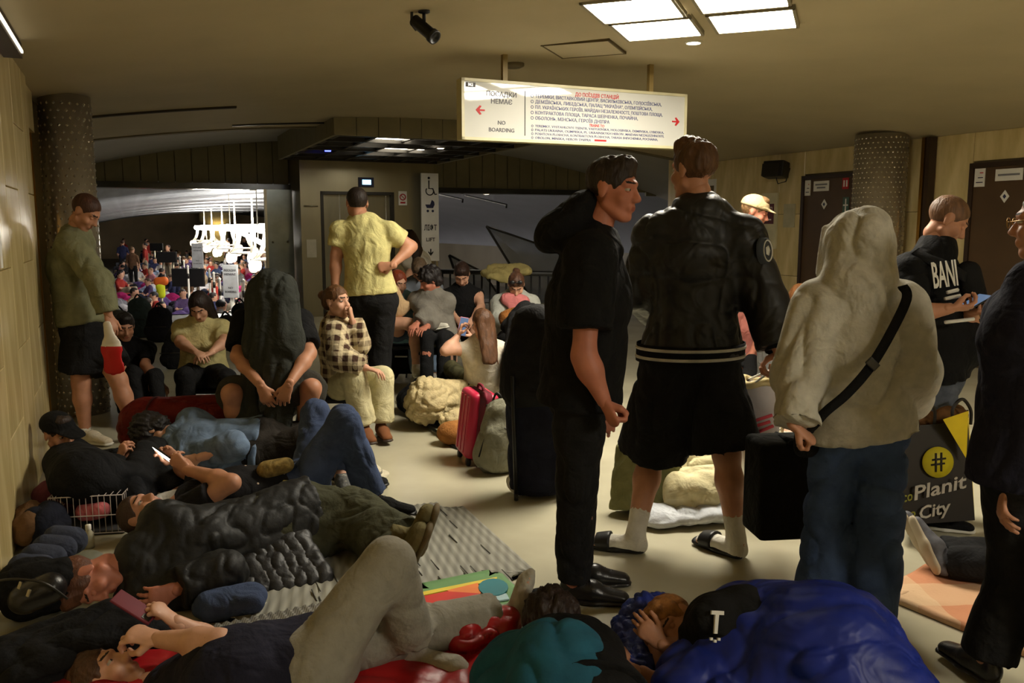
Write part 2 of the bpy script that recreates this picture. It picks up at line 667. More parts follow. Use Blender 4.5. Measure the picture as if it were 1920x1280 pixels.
# lamp strip at the top of the left wall
t = empty('wall_lamp', W(4.9, VL, 2.35), 'slim dark lamp strip where the beige wall meets the ceiling', 'lamp')
rbox('housing', 4.4, 5.5, VL - 0.01, VL + 0.09, 2.42, 2.5, M_brown, t)
rbox('tube', 4.45, 5.45, VL + 0.09, VL + 0.1, 2.44, 2.455, mat('dim_tube', (250, 244, 220), emit=(255, 240, 210), estr=2.0), t)

# ------------------------------------------------------------------ ceiling luminaires: square panels laid diagonally
M_lamp = mat('panel_diffuser', (255, 255, 250), rough=0.5, var=0, emit=(255, 246, 226), estr=PANEL_E)
M_frame = mat('panel_frame', (150, 142, 120), rough=0.6)


def luminaire(u, v, label, group, tail=''):
    z = zc(v) - 0.012
    c = W(u, v, z)
    t = empty('ceiling_light' + tail, c, label, 'light', group)
    r = rotm(rz=AX + PI / 4)
    box('diffuser' + tail, c, (0.5, 0.5, 0.02), M_lamp, t, r, 0.002)
    s = 0.54
    for a in range(4):
        rr = r @ rotm(rz=a * PI / 2)
        box('frame', c + rr @ V(0, s / 2 - 0.01, 0), (s, 0.02, 0.035), M_frame, t, rr, 0.0)
    return t


for (uc, vc, lab, grp) in ((4.62, 3.32, 'square white ceiling panel of the diagonal cluster above the hanging sign', 'ceiling panels near the hanging sign'),
                           (-2.2, 3.3, 'square white ceiling panel of the cluster at the hall entrance', 'ceiling panels at the entrance')):
    for i in (-1, 1):
        for j in (-1, 1):
            luminaire(uc + (i + j) * 0.215, vc + (i - j) * 0.225, lab, grp, {(-1, -1): '_near', (1, 1): '_far', (-1, 1): '_left', (1, -1): '_right'}[(i, j)] + '_offscreen' if uc < 0 else '')


def downlight(u, v, z, label, e=60, parent=None):
    t = empty('downlight', W(u, v, z), label, 'light')
    v1, f1 = lathe_vf([(0.05, -0.012), (0.062, -0.012), (0.066, 0.0), (0.05, 0.0)], 20, False)
    mk('ring', v1 + W(u, v, z), f1, M_white, t)
    v1, f1 = lathe_vf([(0.0, -0.008), (0.05, -0.008), (0.05, 0.0)], 20, False)
    mk('lens', v1 + W(u, v, z), f1, mat('downlight_lens', (255, 255, 255), var=0, emit=(255, 240, 220), estr=e), t)
    return t


downlight(5.38, 3.85, zc(3.85), 'small round ceiling downlight beside the square panels', 40)
# flush hatch in the ceiling
hc = W(5.85, 3.2, zc(3.2) - 0.008)
h = box('ceiling_hatch', hc, (0.5, 0.5, 0.014), M_ceil, None, rotm(rz=AX + PI / 4), 0.0)
tag(h, 'flush square hatch in the ceiling near the hanging sign', 'hatch')
for a in range(4):
    rr = rotm(rz=AX + PI / 4 + a * PI / 2)
    box('edge_strip', hc + rr @ V(0, 0.25, 0), (0.52, 0.012, 0.02), M_grout, h, rr, 0)
vv, ff = lathe_vf([(0.09, 0.0), (0.09, -0.02), (0.06, -0.035), (0.0, -0.035)], 20, False)
o = mk('smoke_detector', vv + W(6.6, 2.95, zc(2.95)), ff, mat('detector_grey', (110, 100, 76), rough=0.6), None)
tag(o, 'small round smoke detector on the ceiling behind the hanging sign', 'detector')

# ceiling camera
cc = P(795, 33, 5.2)
cc[2] = 2.72
cc = cc * 1.0
t = empty('security_camera', cc, 'black bullet security camera hanging from the ceiling on a stalk', 'camera')
zt = zc(float(cc @ BV)) + 0.005
tube('stalk', [cc * V(1, 1, 0) + V(0, 0, zt), cc + V(0, 0, -0.02)], 0.011, M_black, t)
vv, ff = lathe_vf([(0.035, 0), (0.035, -0.015), (0.02, -0.02)], 16)
mk('mount', vv + cc * V(1, 1, 0) + V(0, 0, zt), ff, M_black, t)
rot = rotm(rz=math.radians(-35)) @ rotm(rx=math.radians(68))
vv, ff = lathe_vf([(0.0, -0.09), (0.036, -0.09), (0.036, 0.07), (0.043, 0.07), (0.043, 0.1), (0.034, 0.1), (0.03, 0.085), (0.0, 0.085)], 20, False)
rot2 = np.array(Vector((0.55, -0.35, -0.5)).normalized().to_track_quat('Z', 'Y').to_matrix())
mk('housing', vv @ rot2.T + cc + V(0.0, 0, -0.06), ff, M_black, t)
tube('cable', [cc + V(-0.04, 0, 0.1), cc + V(-0.07, 0, 0.06), cc + V(-0.075, 0.02, -0.03), cc + V(-0.05, 0.04, -0.06)], 0.009, M_black, t)

# ------------------------------------------------------------------ hanging direction sign
SU, SV0, SV1, SZ0, SZ1 = 6.2, 2.34, 4.38, 2.165, 2.62
sc_ = W(SU, (SV0 + SV1) / 2, (SZ0 + SZ1) / 2)
t = empty('hanging_sign', W(SU, (SV0 + SV1) / 2, SZ0), 'long white hanging direction sign with red arrows and station names', 'sign')
M_signw = mat('sign_face', (190, 190, 184), rough=0.035, var=0.02, spec=0.5)
rbox('casing', SU, SU + 0.1, SV0, SV1, SZ0, SZ1, mat('sign_casing', (196, 186, 140), rough=0.45), t, 0.006)
rbox('face', SU - 0.006, SU + 0.002, SV0 + 0.02, SV1 - 0.02, SZ0 + 0.02, SZ1 - 0.02, M_signw, t)
for (a, b, c_, d_) in ((SV0, SV1, SZ0, SZ0 + 0.022), (SV0, SV1, SZ1 - 0.022, SZ1), (SV0, SV0 + 0.022, SZ0, SZ1), (SV1 - 0.022, SV1, SZ0, SZ1)):
    rbox('frame', SU - 0.014, SU + 0.004, a, b, c_, d_, mat('sign_frame', (190, 184, 150), rough=0.4), t)
for pv in (2.72, 4.05):
    rbox('hanger', SU + 0.035, SU + 0.075, pv - 0.02, pv + 0.02, SZ1 - 0.01, zc(pv) + 0.01, mat('hanger_paint', (140, 120, 74), rough=0.5), t)
sx, sy = BV, V(0, 0, 1)


def son(s, dv, dz, size, m, bold=0.0, align='LEFT', width=None):
    return lettering(s, W(SU - 0.0075, SV0 + dv, SZ0 + dz), sx, sy, size, m, t, bold, align, width=width)


M_sgrey = mat('sign_grey_print', (84, 84, 90), rough=0.6)
M_sblue = mat('sign_blue_print', (66, 70, 112), rough=0.6)
rbox('divider', SU - 0.0085, SU - 0.006, SV0 + 0.525, SV0 + 0.531, SZ0 + 0.05, SZ0 + 0.39, M_ink, t)
rbox('badge', SU - 0.0085, SU - 0.006, SV0 + 0.035, SV0 + 0.115, SZ0 + 0.39, SZ0 + 0.425, M_sgrey, t)
lettering('M2', W(SU - 0.009, SV0 + 0.075, SZ0 + 0.397), sx, sy, 0.032, M_signw, t, 0.01, 'CENTER')
son('ПОСАДКИ', 0.33, 0.335, 0.05, M_sgrey, 0.012, 'CENTER')
son('НЕМАЄ', 0.33, 0.28, 0.05, M_sgrey, 0.012, 'CENTER')
son('NO', 0.33, 0.125, 0.042, M_sgrey, 0.012, 'CENTER')
son('BOARDING', 0.33, 0.07, 0.042, M_sgrey, 0.012, 'CENTER')
son('ДО ПОЇЗДІВ СТАНЦІЙ', 1.17, 0.377, 0.04, M_red, 0.012, 'CENTER', 0.4)
rows = ['ТЕРЕМКИ, ВИСТАВКОВИЙ ЦЕНТР, ВАСИЛЬКІВСЬКА, ГОЛОСІЇВСЬКА,', 'ДЕМІЇВСЬКА, ЛИБІДСЬКА, ПАЛАЦ "УКРАЇНА", ОЛІМПІЙСЬКА,',
        'ПЛ. УКРАЇНСЬКИХ ГЕРОЇВ, МАЙДАН НЕЗАЛЕЖНОСТІ, ПОШТОВА ПЛОЩА,', 'КОНТРАКТОВА ПЛОЩА, ТАРАСА ШЕВЧЕНКА, ПОЧАЙНА,', 'ОБОЛОНЬ, МІНСЬКА, ГЕРОЇВ ДНІПРА']
for i, (s, wdt) in enumerate(zip(rows, (1.17, 1.08, 1.18, 0.94, 0.67))):
    son(s, 0.615, 0.343 - i * 0.0415, 0.036, M_sblue, 0.006, width=wdt)
    v1, f1 = tube_vf([W(SU - 0.008, SV0 + 0.59, SZ0 + 0.355 - i * 0.0415) + 0.011 * (math.cos(q) * BV + math.sin(q) * sy) for q in np.linspace(0, 2 * PI, 13)[:-1]], 0.0022, 4, closed=True)
    mk('stop_ring', v1, f1, M_sblue, t)
son('TRAINS TO', 1.17, 0.145, 0.032, M_red, 0.01, 'CENTER', 0.14)
rows = ['TEREMKY, VYSTAVKOVYI TSENTR, VASYLKIVSKA, HOLOSIIVSKA, DEMIIVSKA, LYBIDSKA,', 'PALATS UKRAINA, OLIMPIISKA, PL. UKRAINSKYKH HEROIV, MAIDAN NEZALEZHNOSTI,',
        'POSHTOVA PLOSHCHA, KONTRAKTOVA PLOSHCHA, TARASA SHEVCHENKA, POCHAINA,', 'OBOLON, MINSKA, HEROIV DNIPRA']
for i, (s, wdt) in enumerate(zip(rows, (1.2, 1.2, 1.14, 0.5))):
    son(s, 0.615, 0.12 - i * 0.03, 0.026, M_sblue, 0.004, width=wdt)
    v1, f1 = tube_vf([W(SU - 0.008, SV0 + 0.592, SZ0 + 0.128 - i * 0.03) + 0.008 * (math.cos(q) * BV + math.sin(q) * sy) for q in np.linspace(0, 2 * PI, 13)[:-1]], 0.002, 4, closed=True)
    mk('stop_ring', v1, f1, M_sblue, t)
rbox('red_word', SU - 0.0085, SU - 0.006, SV0 + 1.15, SV0 + 1.26, SZ0 + 0.033, SZ0 + 0.047, M_red, t)
for (dv, sgn, dz) in ((0.155, -1, 0.225), (1.93, 1, 0.225)):
    arr = [(-0.035, 0.006), (0.008, 0.006), (-0.008, 0.03), (0.006, 0.035), (0.04, 0.0), (0.006, -0.035), (-0.008, -0.03), (0.008, -0.006), (-0.035, -0.006)]
    v1, f1 = prism_vf([(sgn * a, b) for a, b in arr][::sgn], BV, sy, BU, 0.003)
    mk('arrow', v1 + W(SU - 0.0075, SV0 + dv, SZ0 + dz), f1, M_red, t, False)

# ------------------------------------------------------------------ end wall: fascia, lift block, canopy
UF = 15.5
fz0 = 2.24
wf = struct(rbox('wall_end', UF + 0.03, UF + 0.25, VL - 0.3, VL - 0.0, 0, 2.6, M_steel))


def fascia_piece(parent, u, v0, v1, z0, zf, m, g=0.006):
    pts = [(u, v0 + g, z0), (u, v1 - g, z0), (u, v1 - g, zf(v1) + 0.03), (u, v0 + g, zf(v0) + 0.03)]
    pts += [(u + 0.05, a, b) for (_, a, b) in pts]
    f = [[0, 1, 2, 3], [4, 7, 6, 5], [0, 4, 5, 1], [1, 5, 6, 2], [2, 6, 7, 3], [3, 7, 4, 0]]
    return mk('panel', Wm(pts), f, m, parent, False)


fb = struct(mk('wall_end', Wm([(UF + 0.03, VL, fz0 + 0.02), (UF + 0.03, 10.3, fz0 + 0.02), (UF + 0.03, 10.3, 2.2)] + [(UF + 0.03, v, zc2(v) + 0.03) for v in np.linspace(10.2, VL, 20)]),
               [list(range(23))], M_grout, None, False))
for v in np.arange(VL, 2.55, 0.265):
    fascia_piece(fb, UF, v, v + 0.265, fz0, zc2, M_fascia)
for v in np.arange(4.95, 10.1, 0.265):
    fascia_piece(fb, UF, v, v + 0.265, min(fz0, zc2(v + 0.265) - 0.02), zc2, M_fascia)
M_chan = mat('mirror_channel', (70, 72, 76), rough=0.15, metal=0.9)
struct(rbox('trim_8', UF - 0.12, UF + 0.3, VL, 2.62, fz0 - 0.1, fz0 + 0.0, M_chan))
struct(rbox('trim_9', UF - 0.12, UF + 0.3, 4.9, 9.7, fz0 - 0.1, fz0 + 0.0, M_chan))
for v, lab in ((2.0, 'round glowing disc imitating a lamp reflection in the dark steel channel beside the glazed post'), (6.35, 'round glowing disc imitating a lamp reflection in the dark steel channel above the grey vault')):
    downlight(UF - 0.02, v, fz0 - 0.1, lab, 25)  # added glowing discs stand in for lamp reflections on the mirror channel

# lift block
LU, L0, L1, LZ = 14.5, 2.62, 4.95, 2.72
M_lift = mat('lift_steel', (150, 144, 122), rough=0.3, metal=0.75, var=0.1, vscale=2, stretch=(1, 1, 0.25))
lb = empty('lift_shaft', W(LU, (L0 + L1) / 2, 0), 'steel clad lift block with sliding doors between the two openings', 'lift')
D0, D1, DZ = 2.95, 4.22, 2.1
rbox('cladding', LU, LU + 0.3, L0, D0, 0, LZ, M_lift, lb)
rbox('cladding', LU, LU + 0.3, D1, L1, 0, LZ, M_lift, lb)
rbox('cladding', LU, LU + 0.3, D0, D1, DZ, LZ, M_lift, lb)
rbox('side_wall', LU + 0.3, 17.5, L0, L0 + 0.1, LOWZ, LZ, M_lift, lb)
rbox('side_wall', LU + 0.3, 17.5, L1 - 0.1, L1, LOWZ, LZ, M_lift, lb)
rbox('door_frame', LU - 0.015, LU + 0.14, D0, D0 + 0.05, 0, DZ, M_steel_d, lb)
rbox('door_frame', LU - 0.015, LU + 0.14, D1 - 0.05, D1, 0, DZ, M_steel_d, lb)
rbox('door_frame', LU - 0.015, LU + 0.14, D0, D1, DZ - 0.05, DZ, M_steel_d, lb)
for a, b in ((D0 + 0.05, D0 + 0.34), (D0 + 0.345, D1 - 0.12), (D1 - 0.115, D1 - 0.05)):
    rbox('door_leaf', LU + 0.1, LU + 0.14, a, b, 0.01, DZ - 0.05, mat('lift_door', (136, 132, 114), rough=0.28, metal=0.7, stretch=(1, 1, 0.2)), lb)
q = rbox('display', LU - 0.04, LU, 3.6, 3.86, 2.18, 2.34, M_navy, lb)
rbox('screen', LU - 0.045, LU - 0.04, 3.66, 3.81, 2.22, 2.3, mat('lift_screen', (180, 230, 255), var=0, emit=(150, 220, 255), estr=3.0), q)
q = rbox('notice', LU - 0.012, LU, 4.3, 4.45, 1.88, 2.12, M_paper, lb)
v1, f1 = tube_vf([W(LU - 0.014, 4.375, 2.02) + 0.05 * (math.cos(a) * BV + math.sin(a) * sy) for a in np.linspace(0, 2 * PI, 17)[:-1]], 0.01, 5, closed=True)
mk('ban_ring', v1, f1, M_red, q)
tube('ban_bar', [W(LU - 0.014, 4.34, 2.055), W(LU - 0.014, 4.41, 1.985)], 0.007, M_red, q, 5)
rbox('print_line', LU - 0.014, LU - 0.011, 4.33, 4.42, 1.91, 1.94, M_red, q)
rbox('notice', LU - 0.01, LU, 2.7, 2.86, 1.0, 1.3, mat('pale_notice', (196, 190, 168), rough=0.5), lb)
tube('rail', [W(LU - 0.04, 2.67, 1.85), W(LU - 0.04, 2.9, 1.85)], 0.012, M_steel, lb)

# glazed steel post beside the tunnel opening
t = empty('glazed_post', W(15.2, 2.4, 0), 'bluish glazed steel post at the edge of the tunnel opening', 'post')
rbox('pane', 15.15, 15.19, 2.17, 2.6, 0, fz0 - 0.1, mat('post_glass', (150, 160, 164), rough=0.15, metal=0.35), t)
rbox('edge', 15.13, 15.21, 2.13, 2.17, 0, fz0 - 0.1, M_steel, t)
for z in (1.25, 0.7):
    for v in (2.25, 2.5):
        v1, f1 = lathe_vf([(0.0, 0.02), (0.016, 0.014), (0.018, 0.0)], 10, False)
        rr = np.array(Vector(tuple(-BU)).to_track_quat('Z', 'Y').to_matrix())
        mk('bolt', v1 @ rr.T + W(15.15, v, z), f1, M_steel, t)

# canopy over the lift lobby
cn = empty('canopy', W(11.9, 3.6, 2.6), 'panelled canopy with a dark steel grid and lamps over the lift lobby', 'canopy')
CU0, CU1, C0, C1, CZ = 10.4, LU - 0.005, 2.3, 5.05, 2.6
for v in np.arange(C0, C1 - 0.01, 0.275):
    rbox('panel', CU0, CU0 + 0.05, v + 0.004, v + 0.271, CZ, min(zc(v), zc(v + .27)) + 0.02, M_fascia, cn)
for uu in np.arange(CU0 + 0.05, CU1, 0.345):
    rbox('side_panel', uu + 0.004, uu + 0.341, C0, C0 + 0.05, CZ, zc2(C0) if uu > 11.5 else zc(C0) + 0.02, M_fascia, cn)
    rbox('side_panel', uu + 0.004, uu + 0.341, C1 - 0.05, C1, CZ, zc2(C1) if uu > 11.5 else zc(C1) + 0.02, M_fascia, cn)
rbox('soffit', CU0 + 0.05, CU1, C0 + 0.05, C1 - 0.05, CZ + 0.1, CZ + 0.13, mat('dark_soffit', (46, 44, 40), rough=0.5), cn)
for i in range(7):
    a = CU0 + 0.1 + i * 0.66
    rbox('grid_bar', a, a + 0.05, C0 + 0.05, C1 - 0.05, CZ, CZ + 0.06, M_steel_d, cn)
for i in range(6):
    a = C0 + 0.1 + i * 0.48
    rbox('grid_bar', CU0 + 0.05, CU1, a, a + 0.05, CZ + 0.02, CZ + 0.07, M_steel_d, cn)
M_cl = mat('canopy_lamp', (255, 250, 235), var=0, emit=(255, 244, 222), estr=14.0)
rbox('lamp', 12.2, 12.75, 3.4, 4.1, CZ + 0.05, CZ + 0.09, M_cl, cn)
rbox('lamp', 10.9, 11.3, 3.0, 3.5, CZ + 0.05, CZ + 0.09, M_cl, cn)
rbox('blue_lamp', 12.7, 12.75, 2.68, 2.76, CZ - 0.0, CZ + 0.03, mat('blue_led', (90, 90, 255), var=0, emit=(70, 80, 255), estr=8.0), cn)
downlight(11.7, 4.1, CZ + 0.02, 'tiny bright spot lamp in the canopy grid', 80)

# standing lift sign
t = empty('lift_sign', W(14.2, 4.78, 0), 'tall narrow white lift sign with wheelchair and pram symbols', 'sign')
a0, a1, z0, z1 = 4.62, 4.93, 0.92, 2.42
SGU = 14.2
rbox('board', SGU, SGU + 0.04, a0, a1, z0, z1, M_paper, t)
rbox('post', SGU + 0.005, SGU + 0.035, a0 + 0.02, a0 + 0.06, 0, z0, M_steel, t)
rbox('post', SGU + 0.005, SGU + 0.035, a1 - 0.06, a1 - 0.02, 0, z0, M_steel, t)
mid = (a0 + a1) / 2


def onsign(p, q):
    return W(SGU - 0.004, mid + p, z0 + q)


tube('wheelchair', [onsign(0.07 * math.cos(a) - 0.005, 1.2 + 0.07 * math.sin(a)) for a in np.linspace(PI * 0.8, PI * 2.05, 12)], 0.01, M_ink, t, 5)
tube('wheelchair_user', [onsign(-0.02, 1.38), onsign(-0.02, 1.24), onsign(0.05, 1.24), onsign(0.09, 1.14), onsign(0.12, 1.15)], 0.011, M_ink, t, 5)
v1, f1 = lathe_vf([(0, 0.004), (0.022, 0.004), (0.022, 0)], 12, False)
rr = np.array(Vector(tuple(-BU)).to_track_quat('Z', 'Y').to_matrix())
mk('wheelchair_head', v1 @ rr.T + onsign(-0.02, 1.42), f1, M_ink, t)
v1, f1 = prism_vf([(-0.09, 0.0), (-0.06, -0.06), (0.05, -0.06), (0.08, 0.0), (0.07, 0.05), (0.03, 0.08), (0.0, 0.0)], BV, sy, BU, 0.006)
mk('pram', v1 + onsign(0, 0.97), f1, M_navy, t, False)
for p in (-0.045, 0.045):
    mk('pram_wheel', v1 * 0 + 0, [], M_navy, t) if False else None
    v2, f2 = lathe_vf([(0, 0.004), (0.022, 0.004), (0.022, 0)], 12, False)
    mk('pram_wheel', v2 @ rr.T + onsign(p, 0.86), f2, M_navy, t)
lettering('ЛІФТ', onsign(0, 0.53), BV, sy, 0.13, M_ink, t, 0.015, 'CENTER', width=0.23)
lettering('LIFT', onsign(0, 0.34), BV, sy, 0.09, M_ink, t, 0.012, 'CENTER', width=0.16)
v1, f1 = prism_vf([(-0.01, 0.06), (-0.01, -0.01), (-0.045, 0.02), (-0.045, -0.005), (0, -0.06), (0.045, -0.005), (0.045, 0.02), (0.01, -0.01), (0.01, 0.06)][::-1], BV, sy, BU, 0.006)
mk('arrow', v1 + onsign(0, 0.15), f1, M_ink, t, False)

# ------------------------------------------------------------------ lower vaulted hall beyond
VC, VHW, VZ0, VCR = 5.2, 9.0, 0.6, 2.6
th = np.linspace(0.0, PI, 41)
us_ = np.linspace(15.8, 74, 30)
pts = [(u, VC - VHW * math.cos(a), VZ0 + (VCR - VZ0) * math.sin(a) ** 0.9) for u in us_ for a in th]
n = len(th)
fs = [[i * n + j, (i + 1) * n + j, (i + 1) * n + j + 1, i * n + j + 1] for i in range(len(us_) - 1) for j in range(n - 1)]
struct(mk('ceiling', Wm(pts), fs, mat('vault_grey', (158, 162, 174), rough=0.55, var=0.06, vscale=0.8), None, True))
for (nm, v) in (('wall_tunnel_left', VC - VHW), ('wall_tunnel_right', VC + VHW)):
    struct(rbox(nm, 15.8, 74, v - 0.1, v + 0.1, LOWZ, VZ0 + 0.1, mat('tunnel_wall', (120, 112, 98), rough=0.4, var=0.2, vscale=0.6)))
struct(rbox('wall_tunnel_end', 73.5, 74, VC - VHW, VC + VHW, LOWZ, VCR + 0.1, mat('tunnel_end', (226, 202, 160), rough=0.7, var=0.3, vscale=0.3)))
struct(rbox('wall_step', 15.75, 15.9, -4, 14.2, LOWZ, 0.0, M_grout))
M_rib = mat('vault_rib', (222, 228, 238), rough=0.3, metal=0.15)
for i, u in enumerate(np.concatenate([np.arange(17.2, 30, 1.5), np.arange(31, 60, 3.2)])):
    prof = [(VC - VHW * math.cos(a), VZ0 + (VCR - VZ0) * math.sin(a) ** 0.9) for a in np.linspace(0.3, PI * 0.55, 22)]
    parts = []
    pts = [(u - 0.25, p, q - 0.005) for p, q in prof] + [(u, p, q - 0.2) for p, q in prof] + [(u + 0.25, p, q - 0.005) for p, q in prof]
    m = len(prof)
    ff = [[k * m + j, k * m + j + 1, (k + 1) * m + j + 1, (k + 1) * m + j] for k in range(2) for j in range(m - 1)]
    struct(mk('trim_%d' % (20 + i), Wm(pts), ff, M_rib, None, True))
# tall lit column at the far end
t = empty('far_column', W(60, 5.3, LOWZ), 'pale lamp lit column at the far end of the tunnel', 'column')
v1, f1 = lathe_vf([(1.0, 0), (1.0, 0.3), (0.75, 0.4), (0.75, 2.6), (1.05, 2.8), (1.05, 3.5)], 20)
mk('shaft', v1 + W(60, 5.3, LOWZ), f1, mat('far_column_stone', (214, 196, 140), rough=0.6, emit=None), t)
rbox('lamp', 58.8, 58.9, 4.9, 5.7, 1.35, 1.5, mat('far_lamp', (255, 240, 200), var=0, emit=(255, 226, 160), estr=10), t)

M_glow = mat('chandelier_glass', (255, 250, 240), var=0, rough=0.4, emit=(255, 236, 205), estr=TUNNEL_E * 0.06)
M_disc = mat('chandelier_disc', (255, 255, 250), var=0, rough=0.4, emit=(255, 246, 230), estr=TUNNEL_E)
M_arm = mat('chandelier_arm', (236, 230, 212), rough=0.35, metal=0.2)


def chandelier(u, v, s=1.0):
    z = 1.42
    root = empty('chandelier', W(u, v, z), 'white chandelier with curved arms hanging in the vaulted tunnel', 'chandelier', 'chandeliers along the tunnel')
    c = W(u, v, z)
    zv = VZ0 + (VCR - VZ0) * max(0.0, 1 - ((v - VC) / VHW) ** 2) ** 0.45
    tube('rod', [c, W(u, v, zv)], 0.03, M_arm, root)
    v1, f1 = lathe_vf([(0, 0.16), (0.5, 0.16), (0.56, 0.05), (0.5, -0.06), (0, -0.06)], 28, False)
    mk('disc', v1 * s + c, f1, M_disc, root)
    for k in range(6):
        a = 2 * PI * k / 6 + 0.3
        d = math.cos(a) * BV + math.sin(a) * BU
        pth = [c + d * 0.42 * s + V(0, 0, -0.05), c + d * 0.47 * s + V(0, 0, -0.3 * s), c + d * 0.55 * s + V(0, 0, -0.5 * s), c + d * 0.72 * s + V(0, 0, -0.68 * s)]
        arm = tube('arm', pth, 0.035 * s, M_arm, root)
        v2, f2 = lathe_vf([(0.03, 0.12), (0.09, 0.1), (0.12, 0.0), (0.1, -0.12), (0.05, -0.17), (0, -0.17)], 14, False)
        mk('lamp_shade', v2 * s + pth[-1] + V(0, 0, -0.1 * s), f2, M_glow, arm)
    tube('ring', [c + 0.72 * s * (math.cos(a) * BV + math.sin(a) * BU) + V(0, 0, -0.66 * s) for a in np.linspace(0, 2 * PI, 25)[:-1]], 0.02, M_arm, root, 6, closed=True)
    return root


for (u, v) in ((20.5, 3.25), (26, 3.3), (31.5, 3.4), (37, 3.5), (43, 3.6), (50, 3.8)):
    chandelier(u, v)
ta_, tb_ = P(492, 456, 17.6), P(426, 423, 22.5)
t = empty('tube_lamp', ta_, 'long straight fluorescent tube slanting along the tunnel', 'lamp')
tube('tube', [ta_, tb_], 0.05, mat('tube_glow', (255, 255, 255), var=0, emit=(250, 245, 235), estr=14), t)
for q in (0.1, 0.9):
    c = lerp(ta_, tb_, q)
    tube('hanger', [c, V(c[0], c[1], 2.5)], 0.012, M_arm, t, 6)
# light tracks below the grey vault seen through the right opening
for (x0, y0, x1, y1, lab) in ((815, 362, 868, 374, 'short thin light track under the grey vault'), (872, 366, 950, 384, 'long thin light track with a bright end under the grey vault')):
    t = tube('light_track', [P(x0, y0, 19.5), P(x1, y1, 18.6), P(x1 - 1, y1 + 6, 18.6)], 0.022, M_steel_d)
    tag(t, lab, 'lamp')
# glass balustrades of the stairs down
M_glass = mat('balustrade_glass', (176, 182, 190), rough=0.08, var=0.1, vscale=3, trans=0.8, spec=0.5)
for (poly, D, lab) in (([(912, 424), (1046, 470), (1150, 640), (1020, 600)], 16.6, 'large slanted glass balustrade panel of the stairs under the grey vault'),
                       ([(842, 478), (905, 510), (940, 560), (870, 560)], 16.3, 'small slanted glass balustrade panel behind the black railing')):
    t = empty('glass_balustrade', P(poly[0][0], poly[0][1], D), lab, 'balustrade')
    pw = [P(x, y, D + 0.004 * (x - poly[0][0])) for x, y in poly]
    nv = V(0, 0.02, 0)
    vv = np.array([p for p in pw] + [p + nv for p in pw])
    mk('pane', vv, [[3, 2, 1, 0], [4, 5, 6, 7], [0, 1, 5, 4], [1, 2, 6, 5], [2, 3, 7, 6], [3, 0, 4, 7]], M_glass, t, False)
    tube('handrail', [pw[0], pw[1], pw[2]], 0.022, M_steel_d, t)
    tube('edge_rail', [pw[0], pw[3]], 0.025, M_steel_d, t)
# screens, placards and barrier posts in the tunnel
for (x0, y0, x1, y1, D, lab) in ((322, 503, 384, 537, 27, 'largest black display screen hanging in the tunnel'), (294, 472, 332, 492, 36, 'middle black display screen in the tunnel'),
                                 (281, 456, 306, 470, 46, 'smallest far black display screen in the tunnel')):
    a, b = P(x0, y0, D), P(x1, y1, D)
    t = empty('display_screen', (a + b) / 2 * V(1, 1, 0) + V(0, 0, LOWZ), lab, 'screen')
    box('panel', (a + b) / 2, (b[0] - a[0], 0.12, a[2] - b[2]), M_black, t, None, 0.02)
    for q in (0.25, 0.75):
        c = lerp(a, b, q)
        tube('post', [V(c[0], c[1] + 0.1, (a[2] + b[2]) / 2), V(c[0], c[1] + 0.1, LOWZ)], 0.05, M_steel, t)
for (x0, y0, x1, y1, D, lab, sz) in ((417, 496, 448, 558, 20.5, 'grey no boarding placard on a post in the tunnel', 0.16), (359, 456, 382, 502, 34, 'pale blue placard on a post farther down the tunnel', 0.2)):
    a, b = P(x0, y0, D), P(x1, y1, D)
    t = empty('placard', V((a[0] + b[0]) / 2, D, LOWZ), lab, 'sign')
    box('board', (a + b) / 2, (b[0] - a[0], 0.05, a[2] - b[2]), mat('placard_grey', (186, 190, 194), rough=0.5), t, None, 0.006)
    tube('post', [V((a[0] + b[0]) / 2, D + 0.06, b[2] + 0.1), V((a[0] + b[0]) / 2, D + 0.06, LOWZ)], 0.05, M_white, t)
    hh = a[2] - b[2]
    for (s, fr) in (('ПОСАДКИ', 0.8), ('НЕМАЄ', 0.68), ('NO', 0.27), ('BOARDING', 0.15)):
        lettering(s, V((a[0] + b[0]) / 2, D - 0.027, b[2] + hh * fr), V(1, 0, 0), V(0, 0, 1), 0.07, M_ink, t, 0.01, 'CENTER', width=(b[0] - a[0]) * (0.75 if len(s) > 3 else 0.3))
for i, (x, D) in enumerate(((345, 30), (352, 26), (392, 24), (400, 22), (410, 19.5), (455, 19), (338, 34))):
    c = P(x, 500, D)
    t = empty('barrier_post', V(c[0], D, LOWZ), 'white barrier post standing in the tunnel', 'post', 'white barrier posts in the tunnel')
    v1, f1 = lathe_vf([(0.16, 0), (0.16, 0.04), (0.03, 0.06), (0.03, 1.25), (0.045, 1.28), (0.0, 1.32)], 12)
    mk('tube', v1 + V(c[0], D, LOWZ), f1, M_white, t)
    v1, f1 = lathe_vf([(0.031, 0.9), (0.036, 0.9), (0.036, 1.05), (0.031, 1.05)], 12, False)
    mk('band', v1 + V(c[0], D, LOWZ), f1, M_steel_d, t)

# black railing with bars in front of the right opening
t = empty('railing', P(900, 580, 9.6) * V(1, 1, 0), 'black metal railing with upright bars in front of the stairs', 'railing')
ra, rb_ = P(815, 512, 9.9), P(1060, 516, 9.3)
ra[2] = rb_[2] = 1.0
tube('top_rail', [ra, rb_], 0.03, M_black, t)
tube('bottom_rail', [ra * V(1, 1, 0) + V(0, 0, 0.12), rb_ * V(1, 1, 0) + V(0, 0, 0.12)], 0.018, M_black, t)
for i in range(17):
    c = lerp(ra, rb_, i / 16)
    tube('bar', [c * V(1, 1, 0) + V(0, 0, 0.0 if i % 8 == 0 else 0.12), c], 0.02 if i % 8 == 0 else 0.011, M_black, t, 6)
